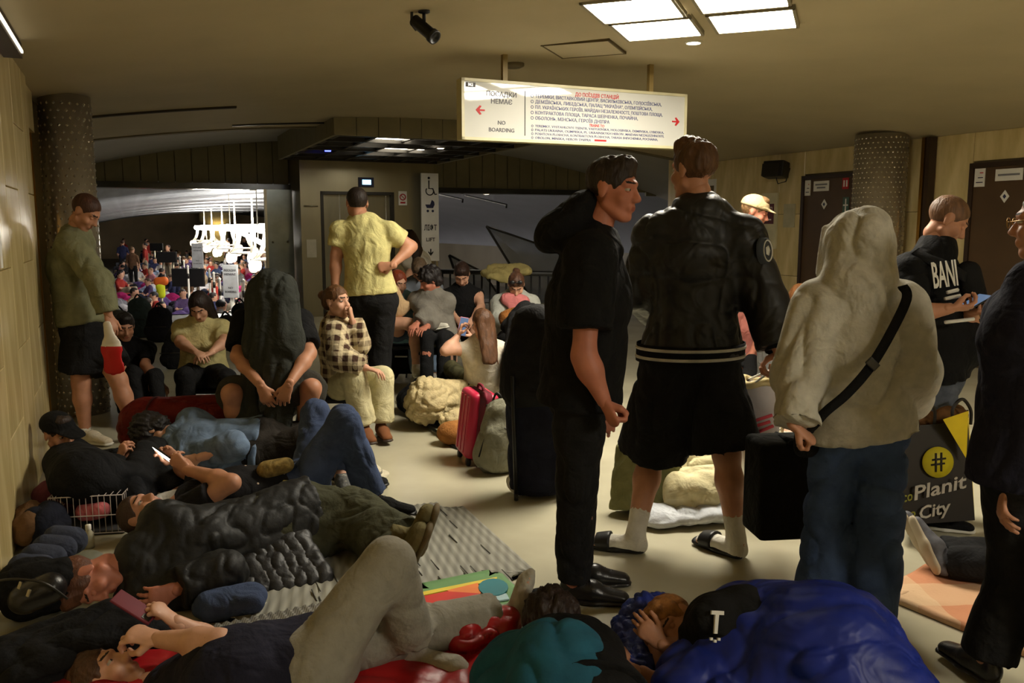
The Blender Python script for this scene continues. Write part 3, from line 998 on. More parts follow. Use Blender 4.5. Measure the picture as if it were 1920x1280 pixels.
# ------------------------------------------------------------------ implicit surfaces for bodies and soft things
class Seg:
    """tapered segment with elliptical section; side = direction of the wide radius"""
    __slots__ = ('a', 'b', 'ra', 'rb', 's', 'f0', 'f1', 'lab', 'neg', 'cap')

    def __init__(self, a, b, ra, rb=None, s=None, f0=False, f1=False, lab=0, neg=False, cap=None):
        self.a = np.asarray(a, float)
        self.b = np.asarray(b, float)
        rb = ra if rb is None else rb
        self.ra = np.array(ra if hasattr(ra, '__len__') else (ra, ra), float)
        self.rb = np.array(rb if hasattr(rb, '__len__') else (rb, rb), float)
        self.s = s
        self.f0, self.f1, self.lab, self.neg, self.cap = f0, f1, lab, neg, cap

    def grow(self, e, **k):
        q = Seg(self.a, self.b, self.ra + e, self.rb + e, self.s, self.f0, self.f1, self.lab, self.neg, self.cap)
        for n, v in k.items():
            setattr(q, n, v)
        return q

    def box(self, m):
        r = max(self.ra.max(), self.rb.max(), self.cap or 0) + m
        return np.minimum(self.a, self.b) - r, np.maximum(self.a, self.b) + r

    def dist(self, p):
        t = self.b - self.a
        L = np.linalg.norm(t)
        t = t / L if L > 1e-6 else V(0, 0, 1)
        s = np.asarray(self.s, float) if self.s is not None else (V(1, 0, 0) if abs(t[0]) < 0.9 else V(0, 1, 0))
        s = s - t * (s @ t)
        if np.linalg.norm(s) < 1e-4:
            s = np.cross(t, V(0.1, 1, 0.2))
        s = nrm(s)
        w = np.cross(t, s)
        q = p - self.a
        pt = q @ t
        h = np.clip(pt / L, 0, 1) if L > 1e-6 else np.zeros_like(pt)
        o = pt - h * L
        rw = self.ra[0] + (self.rb[0] - self.ra[0]) * h
        rd = self.ra[1] + (self.rb[1] - self.ra[1]) * h
        rt = self.cap if self.cap else (rw + rd) / 2
        k = np.sqrt(((q @ s) / rw) ** 2 + ((q @ w) / rd) ** 2 + (o / rt) ** 2)
        d = (k - 1) * np.minimum(rw, rd)
        if self.f1:
            d = np.maximum(d, pt - L)
        if self.f0:
            d = np.maximum(d, -pt)
        return d


def Ell(c, r, x=None, lab=0, neg=False, z=None):
    """ellipsoid, radii r = (along x, along w, along z)"""
    z = V(0, 0, 1) if z is None else nrm(z)
    c = np.asarray(c, float)
    return Seg(c - z * 1e-7, c + z * 1e-7, (r[0], r[1]), None, x if x is not None else V(1, 0, 0), lab=lab, neg=neg, cap=r[2])


def polygonise(segs, h, k=0.03, labels=False, clip=None):
    lo = np.min([s.box(k + 2 * h)[0] for s in segs if not s.neg], axis=0)
    hi = np.max([s.box(k + 2 * h)[1] for s in segs if not s.neg], axis=0)
    n = np.ceil((hi - lo) / h).astype(int) + 2
    F = np.full(n, 1.0, np.float64)
    LB = np.zeros(n, np.int8) if labels else None
    BD = np.full(n, 9.0) if labels else None
    for s in sorted(segs, key=lambda q: q.neg):
        a, b = s.box(k + 2 * h)
        i0 = np.maximum(((a - lo) / h).astype(int), 0)
        i1 = np.minimum(((b - lo) / h).astype(int) + 2, n)
        if (i1 <= i0).any():
            continue
        ax = [lo[c] + h * np.arange(i0[c], i1[c]) for c in range(3)]
        g = np.stack(np.meshgrid(*ax, indexing='ij'), -1)
        d = s.dist(g)
        sl = tuple(slice(i0[c], i1[c]) for c in range(3))
        f = F[sl]
        if s.neg:
            F[sl] = np.maximum(f, -d)
            continue
        t = np.clip(0.5 + 0.5 * (f - d) / k, 0, 1)
        F[sl] = f * (1 - t) + d * t - k * t * (1 - t)
        if labels:
            better = d < BD[sl]
            BD[sl] = np.where(better, d, BD[sl])
            LB[sl] = np.where(better, s.lab, LB[sl])
    if clip is not None:
        for (pt, nv) in clip:           # keep the side where (p-pt).nv < 0
            ax = [lo[c] + h * np.arange(n[c]) - pt[c] for c in range(3)]
            pl = ax[0][:, None, None] * nv[0] + ax[1][None, :, None] * nv[1] + ax[2][None, None, :] * nv[2]
            F = np.maximum(F, pl)
    # naive surface nets
    S = F < 0
    c8 = [(i, j, l) for i in (0, 1) for j in (0, 1) for l in (0, 1)]
    cnt = np.zeros(n - 1, np.int8)
    for (i, j, l) in c8:
        cnt += S[i:n[0] - 1 + i, j:n[1] - 1 + j, l:n[2] - 1 + l]
    act = np.argwhere((cnt > 0) & (cnt < 8))
    if len(act) == 0:
        return np.zeros((0, 3)), np.zeros((0, 4), int), None
    idx = np.full(n - 1, -1, np.int64)
    idx[tuple(act.T)] = np.arange(len(act))
    acc = np.zeros((len(act), 3))
    num = np.zeros(len(act))
    for a in c8:
        for ax in range(3):
            if a[ax]:
                continue
            b = list(a)
            b[ax] = 1
            A = act + np.array(a)
            B = act + np.array(b)
            fa = F[tuple(A.T)]
            fb = F[tuple(B.T)]
            m = (fa < 0) != (fb < 0)
            t = np.where(m, fa / (fa - fb + 1e-12), 0)
            p = np.array(a)[None, :] + np.zeros((len(act), 3))
            p[:, ax] += t
            acc += np.where(m[:, None], p, 0)
            num += m
    verts = lo + h * (act + acc / num[:, None])
    quads = []
    for ax in range(3):
        o1, o2 = [(1, 2), (2, 0), (0, 1)][ax]
        sl0 = [slice(1, n[c] - 1) for c in range(3)]
        sl0[ax] = slice(0, n[ax] - 1)
        sl1 = list(sl0)
        sl1[ax] = slice(1, n[ax])
        a, b = S[tuple(sl0)], S[tuple(sl1)]
        e = np.argwhere(a != b)
        if len(e) == 0:
            continue
        ins = a[tuple(e.T)]
        off = np.array([1, 1, 1])
        off[ax] = 0
        e = e + off
        d1 = np.zeros(3, int); d1[o1] = 1
        d2 = np.zeros(3, int); d2[o2] = 1
        q = np.stack([idx[tuple((e - d1 - d2).T)], idx[tuple((e - d2).T)], idx[tuple(e.T)], idx[tuple((e - d1).T)]], 1)
        q[~ins] = q[~ins][:, ::-1]
        quads.append(q)
    Q = np.concatenate(quads)
    Q = Q[(Q >= 0).all(1)]
    lab = LB[tuple(act.T)] if labels else None
    return verts, Q, lab


def _hash(i, j, k, seed):
    x = (i * 374761393 + j * 668265263 + k * 2147483647 + seed * 1274126177) & 0xFFFFFFFF
    x = ((x ^ (x >> 13)) * 1274126177) & 0xFFFFFFFF
    x = (x ^ (x >> 16)) & 0xFFFFFF
    return x / float(0xFFFFFF)


def vnoise(p, seed=0):
    i = np.floor(p).astype(np.int64)
    f = p - i
    f = f * f * (3 - 2 * f)
    out = 0
    for a in (0, 1):
        for b in (0, 1):
            for c in (0, 1):
                w = (f[:, 0] if a else 1 - f[:, 0]) * (f[:, 1] if b else 1 - f[:, 1]) * (f[:, 2] if c else 1 - f[:, 2])
                out = out + w * _hash(i[:, 0] + a, i[:, 1] + b, i[:, 2] + c, seed)
    return out * 2 - 1


def vnormals(v, q):
    n = np.cross(v[q[:, 2]] - v[q[:, 0]], v[q[:, 3]] - v[q[:, 1]])
    out = np.zeros_like(v)
    for k in range(4):
        np.add.at(out, q[:, k], n)
    return out / (np.linalg.norm(out, axis=1, keepdims=True) + 1e-12)


def relax(v, q, n=1):
    for _ in range(n):
        acc = np.zeros_like(v)
        cnt = np.zeros(len(v))
        for k in range(4):
            a, b = q[:, k], q[:, (k + 1) % 4]
            np.add.at(acc, a, v[b]); np.add.at(cnt, a, 1)
            np.add.at(acc, b, v[a]); np.add.at(cnt, b, 1)
        v = v * 0.5 + 0.5 * acc / np.maximum(cnt, 1)[:, None]
    return v


def wrinkle(v, q, amp, freq=(9, 9, 5), seed=1, ridge=True):
    if amp <= 0 or len(v) == 0:
        return v
    n = vnormals(v, q)
    f = np.array(freq, float)
    w = np.stack([vnoise(v * 3.1 + 7.7, seed + 5), vnoise(v * 3.1 + 3.3, seed + 6), vnoise(v * 3.1, seed + 8)], 1) * 0.35
    p = v * f + w * 1.6
    if ridge:
        c1 = (1 - np.abs(vnoise(p, seed))) ** 5
        c2 = (1 - np.abs(vnoise(p * 1.7 + 11, seed + 1))) ** 4
        d = amp * (0.55 * vnoise(p * 0.7 + 5, seed + 2) + 0.35 - 1.25 * c1 - 0.5 * c2)
    else:
        d = amp * (0.75 * vnoise(p, seed) + 0.35 * vnoise(p * 2.3 + 11, seed + 1))
    return v + n * d[:, None]


def soft(name, segs, h, m, parent=None, k=0.03, amp=0.0, freq=(9, 9, 5), seed=1, base=None, clip=None, rel=1, ground=None):
    v, q, _ = polygonise(segs, h, k, clip=clip)
    v = relax(v, q, rel)
    v = wrinkle(v, q, amp, freq, seed)
    if ground is not None:
        v[:, 2] = np.maximum(v[:, 2], ground)
    return mk(name, v, q, m, parent, True, base=base)


# ------------------------------------------------------------------ templates: head, hair, hands, shoes
def head_segs():
    s = [Ell((0, -.015, .035), (.076, .096, .085)), Ell((0, .02, -.03), (.063, .070, .085)), Ell((0, .064, -.096), (.026, .022, .022)),
         Seg((0, .083, .018), (0, .108, -.026), .008, .0125), Seg((0, -.015, -.06), (0, -.02, -.085), .05, .046),
         Seg((-.019, .084, -.058), (.019, .084, -.058), .0075), Seg((-.014, .083, -.068), (.014, .083, -.068), .008)]
    for x in (-1, 1):
        s += [Seg((x * .052, -.0, -.055), (x * .02, .058, -.098), .02, .02), Ell((x * .011, .096, -.031), (.009, .009, .008)),
              Seg((x * .012, .083, .03), (x * .045, .067, .028), .0115, .010), Ell((x * .042, .058, -.028), (.024, .024, .024)),
              Ell((x * .078, -.012, -.004), (.008, .017, .030)), Ell((x * .032, .092, .007), (.018, .013, .0105), neg=True)]
    return s


def build_head(h):
    v, q, _ = polygonise(head_segs(), h, 0.014)
    v = relax(v, q, 1)
    ev, eq = [], []
    for x in (-1, 1):
        a, b, _ = polygonise([Ell((x * .032, .0715, .007), (.0135, .0135, .0125))], h * 0.7, 0.002)
        ev.append(a); eq.append(b)
    n = len(v)
    vv = np.concatenate([v] + ev)
    qq = np.concatenate([q, eq[0] + n, eq[1] + n + len(ev[0])])
    c = vv[qq].mean(1)
    m = np.zeros(len(qq), int)
    ax = np.abs(c[:, 0])
    isneck = c[:, 2] < -.14
    lip = (ax < .021 - np.abs(c[:, 2] + .063) * 0.9) & (c[:, 2] < -.054) & (c[:, 2] > -.073) & (c[:, 1] > .081)
    brow = (ax > .012) & (ax < .05) & (np.abs(c[:, 2] - .034 - (ax - .03) * 0.05) < .0042) & (c[:, 1] > .055)
    m[lip] = 1
    m[brow] = 2
    e = np.arange(len(qq)) >= len(q)
    m[e] = 3
    iris = e & ((ax - .032) ** 2 + (c[:, 2] - .006) ** 2 < .0062 ** 2) & (c[:, 1] > .07)
    m[iris] = 2
    lid = e & ((c[:, 2] > .0118) | (c[:, 2] < .0022))
    m[lid] = 0
    keep = ~(isneck & False)
    return vv, qq[keep], m[keep]


HEADS = {'fine': build_head(0.0048), 'coarse': build_head(0.009)}
_cut_short = [(V(0, .0, .0) + V(0, .77, -.64) * 0.024, V(0, .77, -.64))]


def hair_segs(style):
    b = [Ell((0, -.017, .041), (.081, .102, .089))]
    if style == 'short':
        return b + [Ell((0, .04, .1), (.055, .045, .035))], _cut_short, .006
    if style == 'buzz':
        return [Ell((0, -.016, .038), (.0795, .100, .0885))], [(V(0, .77, -.64) * 0.016, V(0, .77, -.64))], .0015
    if style == 'bald':
        return [Ell((0, -.018, .03), (.080, .100, .07))], [(V(0, .5, .86) * -0.005, V(0, .25, .97))], .002
    if style == 'quiff':
        return b + [Ell((0, .03, .108), (.06, .06, .04)), Ell((.03, .06, .1), (.03, .03, .03))], _cut_short, .008
    if style == 'curly':
        return [Ell((0, -.02, .05), (.1, .118, .1)), Ell((0, -.06, -.02), (.09, .06, .07))], [(V(0, .77, -.64) * 0.03, V(0, .77, -.64))], .02
    if style == 'long':
        s = list(b)
        for x in (-1, 1):
            s += [Seg((x * .06, -.02, .02), (x * .082, -.0, -.17), (.03, .05), (.028, .04)), Seg((x * .04, -.08, .0), (x * .05, -.09, -.24), (.05, .03), (.045, .022))]
        return s, [(V(0, .055, 0), V(0, 1, -.28))], .006
    if style == 'back':     # long hair falling down the back
        s = b + [Seg((0, -.07, .02), (0, -.105, -.32), (.085, .04), (.06, .022), V(1, 0, 0)), Seg((.05, -.06, 0), (.07, -.08, -.36), .03, .012), Seg((-.05, -.06, 0), (-.06, -.09, -.34), .03, .012)]
        return s, [(V(0, .04, 0), V(0, 1, -.35))], .007
    if style == 'bun':
        return b + [Ell((0, -.13, .05), (.04, .045, .04)), Ell((0, -.1, -.01), (.05, .04, .05))], _cut_short, .007
    if style == 'bangs':
        s = b + [Seg((x * .065, .0, .0), (x * .076, .01, -.1), (.025, .06), (.022, .045)) for x in (-1, 1)] if False else list(b)
        for x in (-1, 1):
            s += [Seg((x * .07, -.02, .02), (x * .082, .0, -.13), (.022, .05), (.02, .04), V(1, 0, 0))]
        s += [Seg((-.05, .078, .055), (.05, .078, .055), (.02, .02), None, V(0, 0, 1))]
        return s, [(V(0, .1, 0), V(0, 1, 0))], .006
    return b, _cut_short, .006


HAIR = {}


def hair_vf(style, h):
    key = (style, h)
    if key not in HAIR:
        s, cl, am = hair_segs(style)
        neg = []
        if style in ('long', 'bangs', 'back'):
            neg = [Ell((0, .085, -.035), (.058, .06, .082), neg=True)]
        v, q, _ = polygonise(s + neg, h, 0.02, clip=cl)
        v = relax(v, q, 1)
        v = wrinkle(v, q, am, (60, 60, 16), 3, False)
        HAIR[key] = (v, q)
    return HAIR[key]


def hand_segs(curl, spread=1.0, thumb='side'):
    s = [Seg((0, -.02, 0), (0, .02, 0), (.026, .02), (.03, .016), V(1, 0, 0)), Seg((0, .015, 0), (0, .078, 0), (.031, .015), (.039, .0125), V(1, 0, 0))]
    bx = [-.030, -.0105, .0095, .029]
    by = [.086, .091, .087, .078]
    ln = [.070, .078, .072, .056]
    rad = [.0088, .009, .0086, .0076]
    for i in range(4):
        p = V(bx[i], by[i] - .012, 0)
        ang = 0.0
        yaw = (i - 1.4) * 0.07 * spread
        for jn, (fr, c) in enumerate(zip((.45, .31, .24), curl)):
            ang += math.radians(c * (1 + 0.08 * (i - 1)))
            d = V(math.sin(yaw) * math.cos(ang), math.cos(yaw) * math.cos(ang), -math.sin(ang))
            q = p + d * ln[i] * fr * 1.1
            r = rad[i] * (1 - 0.1 * jn)
            s.append(Seg(p, q, r, r * 0.93))
            p = q
    if thumb == 'side':
        t = [V(-.02, .022, -.006), V(-.046, .05, -.014), V(-.058, .078, -.018), V(-.062, .1, -.02)]
    elif thumb == 'over':
        t = [V(-.02, .022, -.008), V(-.042, .045, -.026), V(-.028, .07, -.044), V(-.008, .078, -.046)]
    else:
        t = [V(-.02, .022, -.01), V(-.04, .04, -.03), V(-.034, .066, -.05), V(-.02, .086, -.055)]
    for (a, b), r in zip(zip(t[:-1], t[1:]), (.0145, .0105, .009)):
        s.append(Seg(a, b, r, r * 0.9))
    return s


HAND_DEF = {'relax': ((22, 26, 18), 1.0, 'side'), 'fist': ((68, 80, 55), 0.3, 'over'), 'hold': ((35, 45, 35), 0.8, 'under'), 'flat': ((6, 10, 8), 0.8, 'side'), 'grip': ((48, 60, 40), 0.4, 'under')}
HANDS = {}


def hand_vf(pose, fine):
    key = (pose, fine)
    if key not in HANDS:
        v, q, _ = polygonise(hand_segs(*HAND_DEF[pose]), 0.0034 if fine else 0.0055, 0.006)
        HANDS[key] = (relax(v, q, 1), q)
    return HANDS[key]


SHOES = {}


def shoe_vf(kind):
    """shoe pointing +y, ankle above (0, .06), sole at z=0"""
    if kind in SHOES:
        return SHOES[kind]
    up = V(1, 0, 0)
    if kind == 'slide':
        upper = [Seg((0, .15, .035), (0, .215, .03), (.05, .045), (.048, .035), up, f0=True, f1=True)]
        sole = [Seg((0, .03, .016), (0, .13, .016), (.038, .016), (.043, .016), up), Seg((0, .13, .016), (0, .235, .016), (.043, .016), (.045, .016), up)]
    elif kind == 'boot':
        upper = [Seg((0, .05, .05), (0, .055, .17), (.045, .056), (.047, .056), up, f1=True), Seg((0, .045, .05), (0, .22, .045), (.044, .048), (.046, .036), up)]
        sole = [Seg((0, .035, .015), (0, .24, .015), (.044, .017), (.05, .017), up)]
    else:
        upper = [Seg((0, .035, .05), (0, .12, .05), (.036, .044), (.042, .042), up), Seg((0, .12, .045), (0, .235, .03), (.043, .038), (.038, .022), up), Seg((0, .045, .05), (0, .052, .1), (.035, .042), (.037, .044), up, f1=True)]
        sole = [Seg((0, .032, .013), (0, .13, .013), (.039, .015), (.043, .014), up), Seg((0, .13, .013), (0, .245, .013), (.045, .014), (.042, .013), up)]
    a = polygonise(upper, 0.0075, 0.02)
    b = polygonise(sole, 0.0075, 0.01)
    laces = []
    if kind in ('sneaker', 'boot', 'dress'):
        for i in range(4):
            y = .1 + i * .027
            z = .098 - i * .011
            laces.append(tube_vf([(-.026, y, z - .014), (0, y + .008, z), (.026, y, z - .014)], .0035, 5))
    SHOES[kind] = ((relax(a[0], a[1]), a[1]), (relax(b[0], b[1]), b[1]), join_vf(laces) if laces else None)
    return SHOES[kind]


def basis(y, z):
    """columns x, y, z with y kept and z made orthogonal"""
    y = nrm(y)
    z = np.asarray(z, float) - y * (np.asarray(z, float) @ y)
    if np.linalg.norm(z) < 1e-4:
        z = np.cross(y, V(0.3, 0.5, 0.8))
    z = nrm(z)
    return np.stack([np.cross(y, z), y, z], 1)


# ------------------------------------------------------------------ materials of people
SKINS = {}


def skin(tone):
    if tone not in SKINS:
        c = {'fair': (202, 154, 128), 'mid': (182, 130, 102), 'red': (182, 116, 94), 'tan': (168, 112, 82)}[tone]
        lipc = tuple(int(x * y) for x, y in zip(c, (0.9, 0.76, 0.76)))
        SKINS[tone] = [mat('skin_' + tone, c, rough=0.5, var=0.1, vscale=20, spec=0.35, bump=0.04, bscale=200), mat('lips_' + tone, lipc, rough=0.45, var=0.05),
                       mat('brow_dark', (40, 28, 20), rough=0.8), mat('eye_white', (176, 168, 158), rough=0.25, var=0.02)]
    return SKINS[tone]


def hairmat(name, col):
    return mat('hair_' + name, col, rough=0.55, var=0.35, vscale=45, stretch=(1, 1, 0.25), bump=0.5, bscale=120, spec=0.4)


FACE = {'away': 0, 'right': 90, 'cam': 180, 'left': -90}


def fdir(a):
    r = math.radians(a)
    return V(math.sin(r), math.cos(r), 0)


def person(label, J, skin_tone='fair', s=1.0, fat=1.0, hair=('short', 'dark', (38, 28, 22)), top=None, bottom=None, shoes=None, socks=None,
           h=None, group=None, look=None, headup=(0, 0, 1), side=None, face=0, hands=('relax', 'relax'), palms=(None, None), hdir=(None, None), head=True,
           feet=(None, None), footup=(None, None), hood=None, seed=1, name='person', bust=0.0, extra_top=(), base=None, hands_on=True, legs=True, eyes=None):
    """J: joint name -> world point. Needs pel, chest, neck, head, elR, wrR, elL, wrL, knR, anR, knL, anL."""
    J = {k: np.asarray(v, float) for k, v in J.items()}
    S = nrm(side) if side is not None else np.cross(fdir(face), V(0, 0, 1))
    pel, ch, nb = J['pel'], J['chest'], J['neck']
    up = nrm(nb - pel)
    fwd = nrm(np.cross(up, S)) if side is not None else nrm(np.cross(up, S))
    D = float(np.mean([pel[1], ch[1]]))
    h = h or max(0.0095, 0.0026 * D)
    fine = D < 5.2
    g = fat
    for sd, sg in (('R', 1), ('L', -1)):
        J.setdefault('sh' + sd, nb - up * 0.075 * s + S * sg * 0.165 * s * (0.6 + 0.4 * g))
        J.setdefault('hip' + sd, pel + S * sg * 0.09 * s - up * 0.02)
    waist = lerp(pel, ch, 0.5)
    T = [Seg(pel, waist, (.160 * s * g, .118 * s * g), (.140 * s * g, .108 * s * g), S),
         Seg(waist, ch, (.140 * s * g, .108 * s * g), (.162 * s * g, .118 * s * g), S),
         Seg(ch, lerp(ch, nb, 0.75), (.162 * s * g, .118 * s * g), (.12 * s, .085 * s), S),
         Seg(lerp(ch, nb, 0.85) , nb, (.10 * s, .07 * s), (.062 * s, .06 * s), S),
         Seg(J['shL'], J['shR'], .052 * s, .052 * s)]
    T += [Seg(nb - up * .015 * s, lerp(nb - up * .03 * s, J['sh' + sd], .85), .045 * s, .044 * s) for sd in 'RL']
    if bust:
        for sg in (-1, 1):
            T.append(Ell(lerp(waist, ch, 0.8) + S * sg * .075 * s + fwd * .09 * s, (.062 * bust, .06 * bust, .06 * bust)))
    if g > 1.15:
        T.append(Ell(lerp(pel, ch, 0.4) + fwd * .06 * s * g, (.15 * s * g, .13 * s * g, .17 * s)))
    arms, legs_ = {}, {}
    ga = 0.55 + 0.45 * g
    for sd in 'RL':
        if 'el' + sd in J:
            a, e, w = J['sh' + sd], J['el' + sd], J['wr' + sd]
            arms[sd] = [Seg(a, e, .052 * s * ga, .041 * s * ga), Seg(e, lerp(e, w, .3), .041 * s * ga, .043 * s * ga), Seg(lerp(e, w, .3), w, .043 * s * ga, .027 * s)]
        if legs and 'kn' + sd in J:
            a, e, w = J['hip' + sd], J['kn' + sd], J['an' + sd]
            legs_[sd] = [Seg(a, e, .088 * s * g, .057 * s * ga), Seg(e, lerp(e, w, .32), .055 * s * ga, .056 * s * ga), Seg(lerp(e, w, .32), w, .056 * s * ga, .036 * s)]
    hipline = [Seg(J['hipL'], J['hipR'], .098 * s * g)]
    neckseg = []
    if head:
        hc = J['head']
        lk = fdir(face) if look is None else nrm(look)
        HB = basis(lk, headup)
        neckseg = [Seg(nb - up * .02, hc + (HB @ V(0, -.025, -.06) * .6 + nrm(nb - hc) * .05) * s, .058 * s * (0.75 + 0.25 * g), .052 * s * (0.8 + 0.2 * g))]
    footdir, footz, foot_pos, footseg = {}, {}, {}, {}
    for i, sd in enumerate('RL'):
        if sd not in legs_:
            continue
        fd = feet[i] if feet[i] is not None else np.cross(V(0, 0, 1), S)
        fu = footup[i] if footup[i] is not None else V(0, 0, 1)
        fd = np.asarray(fd, float)
        FB = basis(fd, fu)
        footdir[sd] = FB
        foot_pos[sd] = J['an' + sd] - FB @ V(0, .05, .085) * s
        o = foot_pos[sd]
        fk = 0.7 if shoes and shoes['kind'] != 'slide' else 1.0
        footseg[sd] = [Seg(J['an' + sd], o + FB @ V(0, .04, .04) * s, .034 * s, .032 * s), Seg(o + FB @ V(0, .035, .035) * s, o + FB @ V(0, .2 * fk, .034) * s, (.032 * s * fk, .034 * s * fk), (.04 * s * fk, .028 * s * fk), FB[:, 0]),
                       Seg(o + FB @ V(0, .2 * fk, .028) * s, o + FB @ V(0, .235 * fk, .024) * s, (.036 * s * fk, .018 * s * fk), (.03 * s * fk, .012 * s * fk), FB[:, 0])]
    bs = base if base is not None else V(pel[0], pel[1], 0)
    root = empty(name, bs, label, 'person', group)
    # --- skin: one mesh
    segs = T + hipline + neckseg + sum(arms.values(), []) + sum(legs_.values(), []) + sum(footseg.values(), [])
    v, q, _ = polygonise(segs, h, 0.03 * s)
    v = relax(v, q, 1)
    VV, QQ, MM = [v], [q], [np.zeros(len(q), int)]
    n = len(v)
    if head:
        hv, hq, hm = HEADS['fine' if fine else 'coarse']
        if eyes == 'closed' or (eyes is None and lk[2] < -.3):
            hm = np.where((hm == 3) | ((hm == 2) & (hv[hq].mean(1)[:, 2] < .02)), 0, hm)
        VV.append(hc + (hv * s * 0.98) @ HB.T)
        QQ.append(hq + n); MM.append(hm); n += len(hv)
    if hands_on:
        for i, sd in enumerate('RL'):
            if sd not in arms:
                continue
            w = J['wr' + sd]
            y = nrm(hdir[i]) if hdir[i] is not None else nrm(w - J['el' + sd])
            pn = palms[i] if palms[i] is not None else (pel - w) + 0.001
            B = basis(y, -np.asarray(pn, float))
            vv, qq = hand_vf(hands[i], fine)
            vv = vv * s * V(1 if sd == 'R' else -1, 1, 1)
            qq = qq if sd == 'R' else qq[:, ::-1]
            VV.append(w + vv @ B.T)
            QQ.append(qq + n); MM.append(np.zeros(len(qq), int)); n += len(vv)
    mk('body', np.concatenate(VV), np.concatenate(QQ), skin(skin_tone), root, True, np.concatenate(MM))
    # --- hair
    if head and hair:
        st, nm_, colr = hair
        vv, qq = hair_vf(st, 0.0065 if fine else 0.011)
        mk('hair', hc + (vv * s * 0.98) @ HB.T, qq, hairmat(nm_, colr), root)
    # --- clothes
    if top:
        e = top.get('ease', .014) * s
        sl = top.get('sleeve', 0.6)
        drop = top.get('drop', .08) * s
        hem = pel - nrm(waist - pel) * drop
        wv = top.get('wide', 1.0)
        C = [Seg(waist, hem, (.150 * s * g * wv + e, .116 * s * g * wv + e), (.196 * s * g * wv + e, .128 * s * g * wv + e), S, f1=True)] + [x.grow(e) for x in T[1:3]]
        C += [Seg(T[3].a, T[3].b + up * .028 * s, T[3].ra + e * .8, T[3].rb + e * .8, S, f1=True)] + [x.grow(e) for x in T[4:]]
        for sd, segs in arms.items():
            if sl <= 0:
                continue
            a, b = segs[0].a, segs[0].b
            ew = e + top.get('sw', .006)
            if sl <= 1:
                C.append(Seg(a, lerp(a, b, sl), segs[0].ra + ew, segs[0].ra * (1 - .15 * sl) + ew + .004, f1=True))
            else:
                C.append(segs[0].grow(ew))
                w = J['wr' + sd]
                fr = sl - 1
                C.append(Seg(b, lerp(b, w, fr), segs[1].ra + ew, segs[1].rb * 0.85 + ew, f1=True))
        for x in extra_top:
            C.append(x)
        vv, qq, _ = polygonise(C, h, top.get('k', 0.03) * s)
        vv = relax(vv, qq, 1)
        vv = wrinkle(vv, qq, top.get('amp', .006), top.get('freq', (9, 9, 5)), seed)
        mk(top.get('name', 'shirt'), vv, qq, top['mat'], root)
        if top.get('cuffs') is not None:
            for sd in arms:
                b, w = J['el' + sd], J['wr' + sd]
                fr = sl - 1 if sl > 1 else 0
                a0, a1 = lerp(b, w, fr - .1), lerp(b, w, fr + .02)
                vv, qq, _ = polygonise([Seg(a0, a1, .037 * s + e, .036 * s + e, f0=True, f1=True)], h * .8, .005)
                mk('cuff', vv, qq, top['cuffs'], root)
    if bottom:
        e = bottom.get('ease', .012) * s
        ln = bottom.get('len', 2.0)
        fl = bottom.get('flare', 0.0)
        C = [T[0].grow(e, f1=True), hipline[0].grow(e)]
        C[0].b = lerp(pel, waist, 0.9)
        for sd, segs in legs_.items():
            a, kn, an = J['hip' + sd], J['kn' + sd], J['an' + sd]
            if ln <= 1:
                C.append(Seg(a, lerp(a, kn, ln), segs[0].ra + e, lerp(segs[0].ra, segs[0].rb, ln * 0.7) + e + fl, f1=True))
            else:
                C.append(Seg(a, kn, segs[0].ra + e, segs[0].rb + e + fl * 0.4))
                en = lerp(kn, an, min(ln - 1, 1.0)) + nrm(an - kn) * (ln - 2 if ln > 2 else 0) * 0.4
                C.append(Seg(kn, en, segs[0].rb + e + fl * 0.4, segs[2].rb + e + .016 + fl, f1=True))
        vv, qq, _ = polygonise(C, h, bottom.get('k', 0.028) * s)
        vv = relax(vv, qq, 1)
        vv = wrinkle(vv, qq, bottom.get('amp', .006), bottom.get('freq', (9, 9, 6)), seed + 9)
        mk(bottom.get('name', 'trousers'), vv, qq, bottom['mat'], root)
    for i, sd in enumerate('RL'):
        if sd not in legs_:
            continue
        if socks:
            an, kn = J['an' + sd], J['kn' + sd]
            sg = [Seg(lerp(an, kn, socks.get('len', .25)), an, .046 * s, .04 * s, f0=True)] + [x.grow(.005) for x in footseg[sd]]
            vv, qq, _ = polygonise(sg, h, .02)
            mk('sock', relax(vv, qq), qq, socks['mat'], root)
        if shoes:
            up_, so_, la_ = shoe_vf(shoes['kind'])
            FB, o = footdir[sd], foot_pos[sd]
            k = s * shoes.get('k', 1.04)
            sh = mk('shoe', o + (up_[0] * k) @ FB.T, up_[1], shoes['mat'], root)
            mk('sole', o + (so_[0] * k) @ FB.T, so_[1], shoes.get('sole', shoes['mat']), sh)
            if la_ is not None and shoes.get('laces'):
                mk('laces', o + (np.asarray(la_[0]) * k) @ FB.T, la_[1], shoes['laces'], sh)
    root['_s'] = 0
    del root['_s']
    return root, dict(S=S, up=up, fwd=fwd, J=J, HB=HB if head else None, h=h, s=s)


def head_piece(name, info, segs, m, parent, h=0.008, k=0.015, clip=None, amp=0.0, seed=3):
    """a piece modelled in head coordinates (cap, hood, glasses)"""
    v, q, _ = polygonise(segs, h, k, clip=clip)
    v = relax(v, q, 1)
    v = wrinkle(v, q, amp, (30, 30, 14), seed)
    hc = info['J']['head']
    return mk(name, hc + (v * info['s']) @ info['HB'].T, q, m, parent)


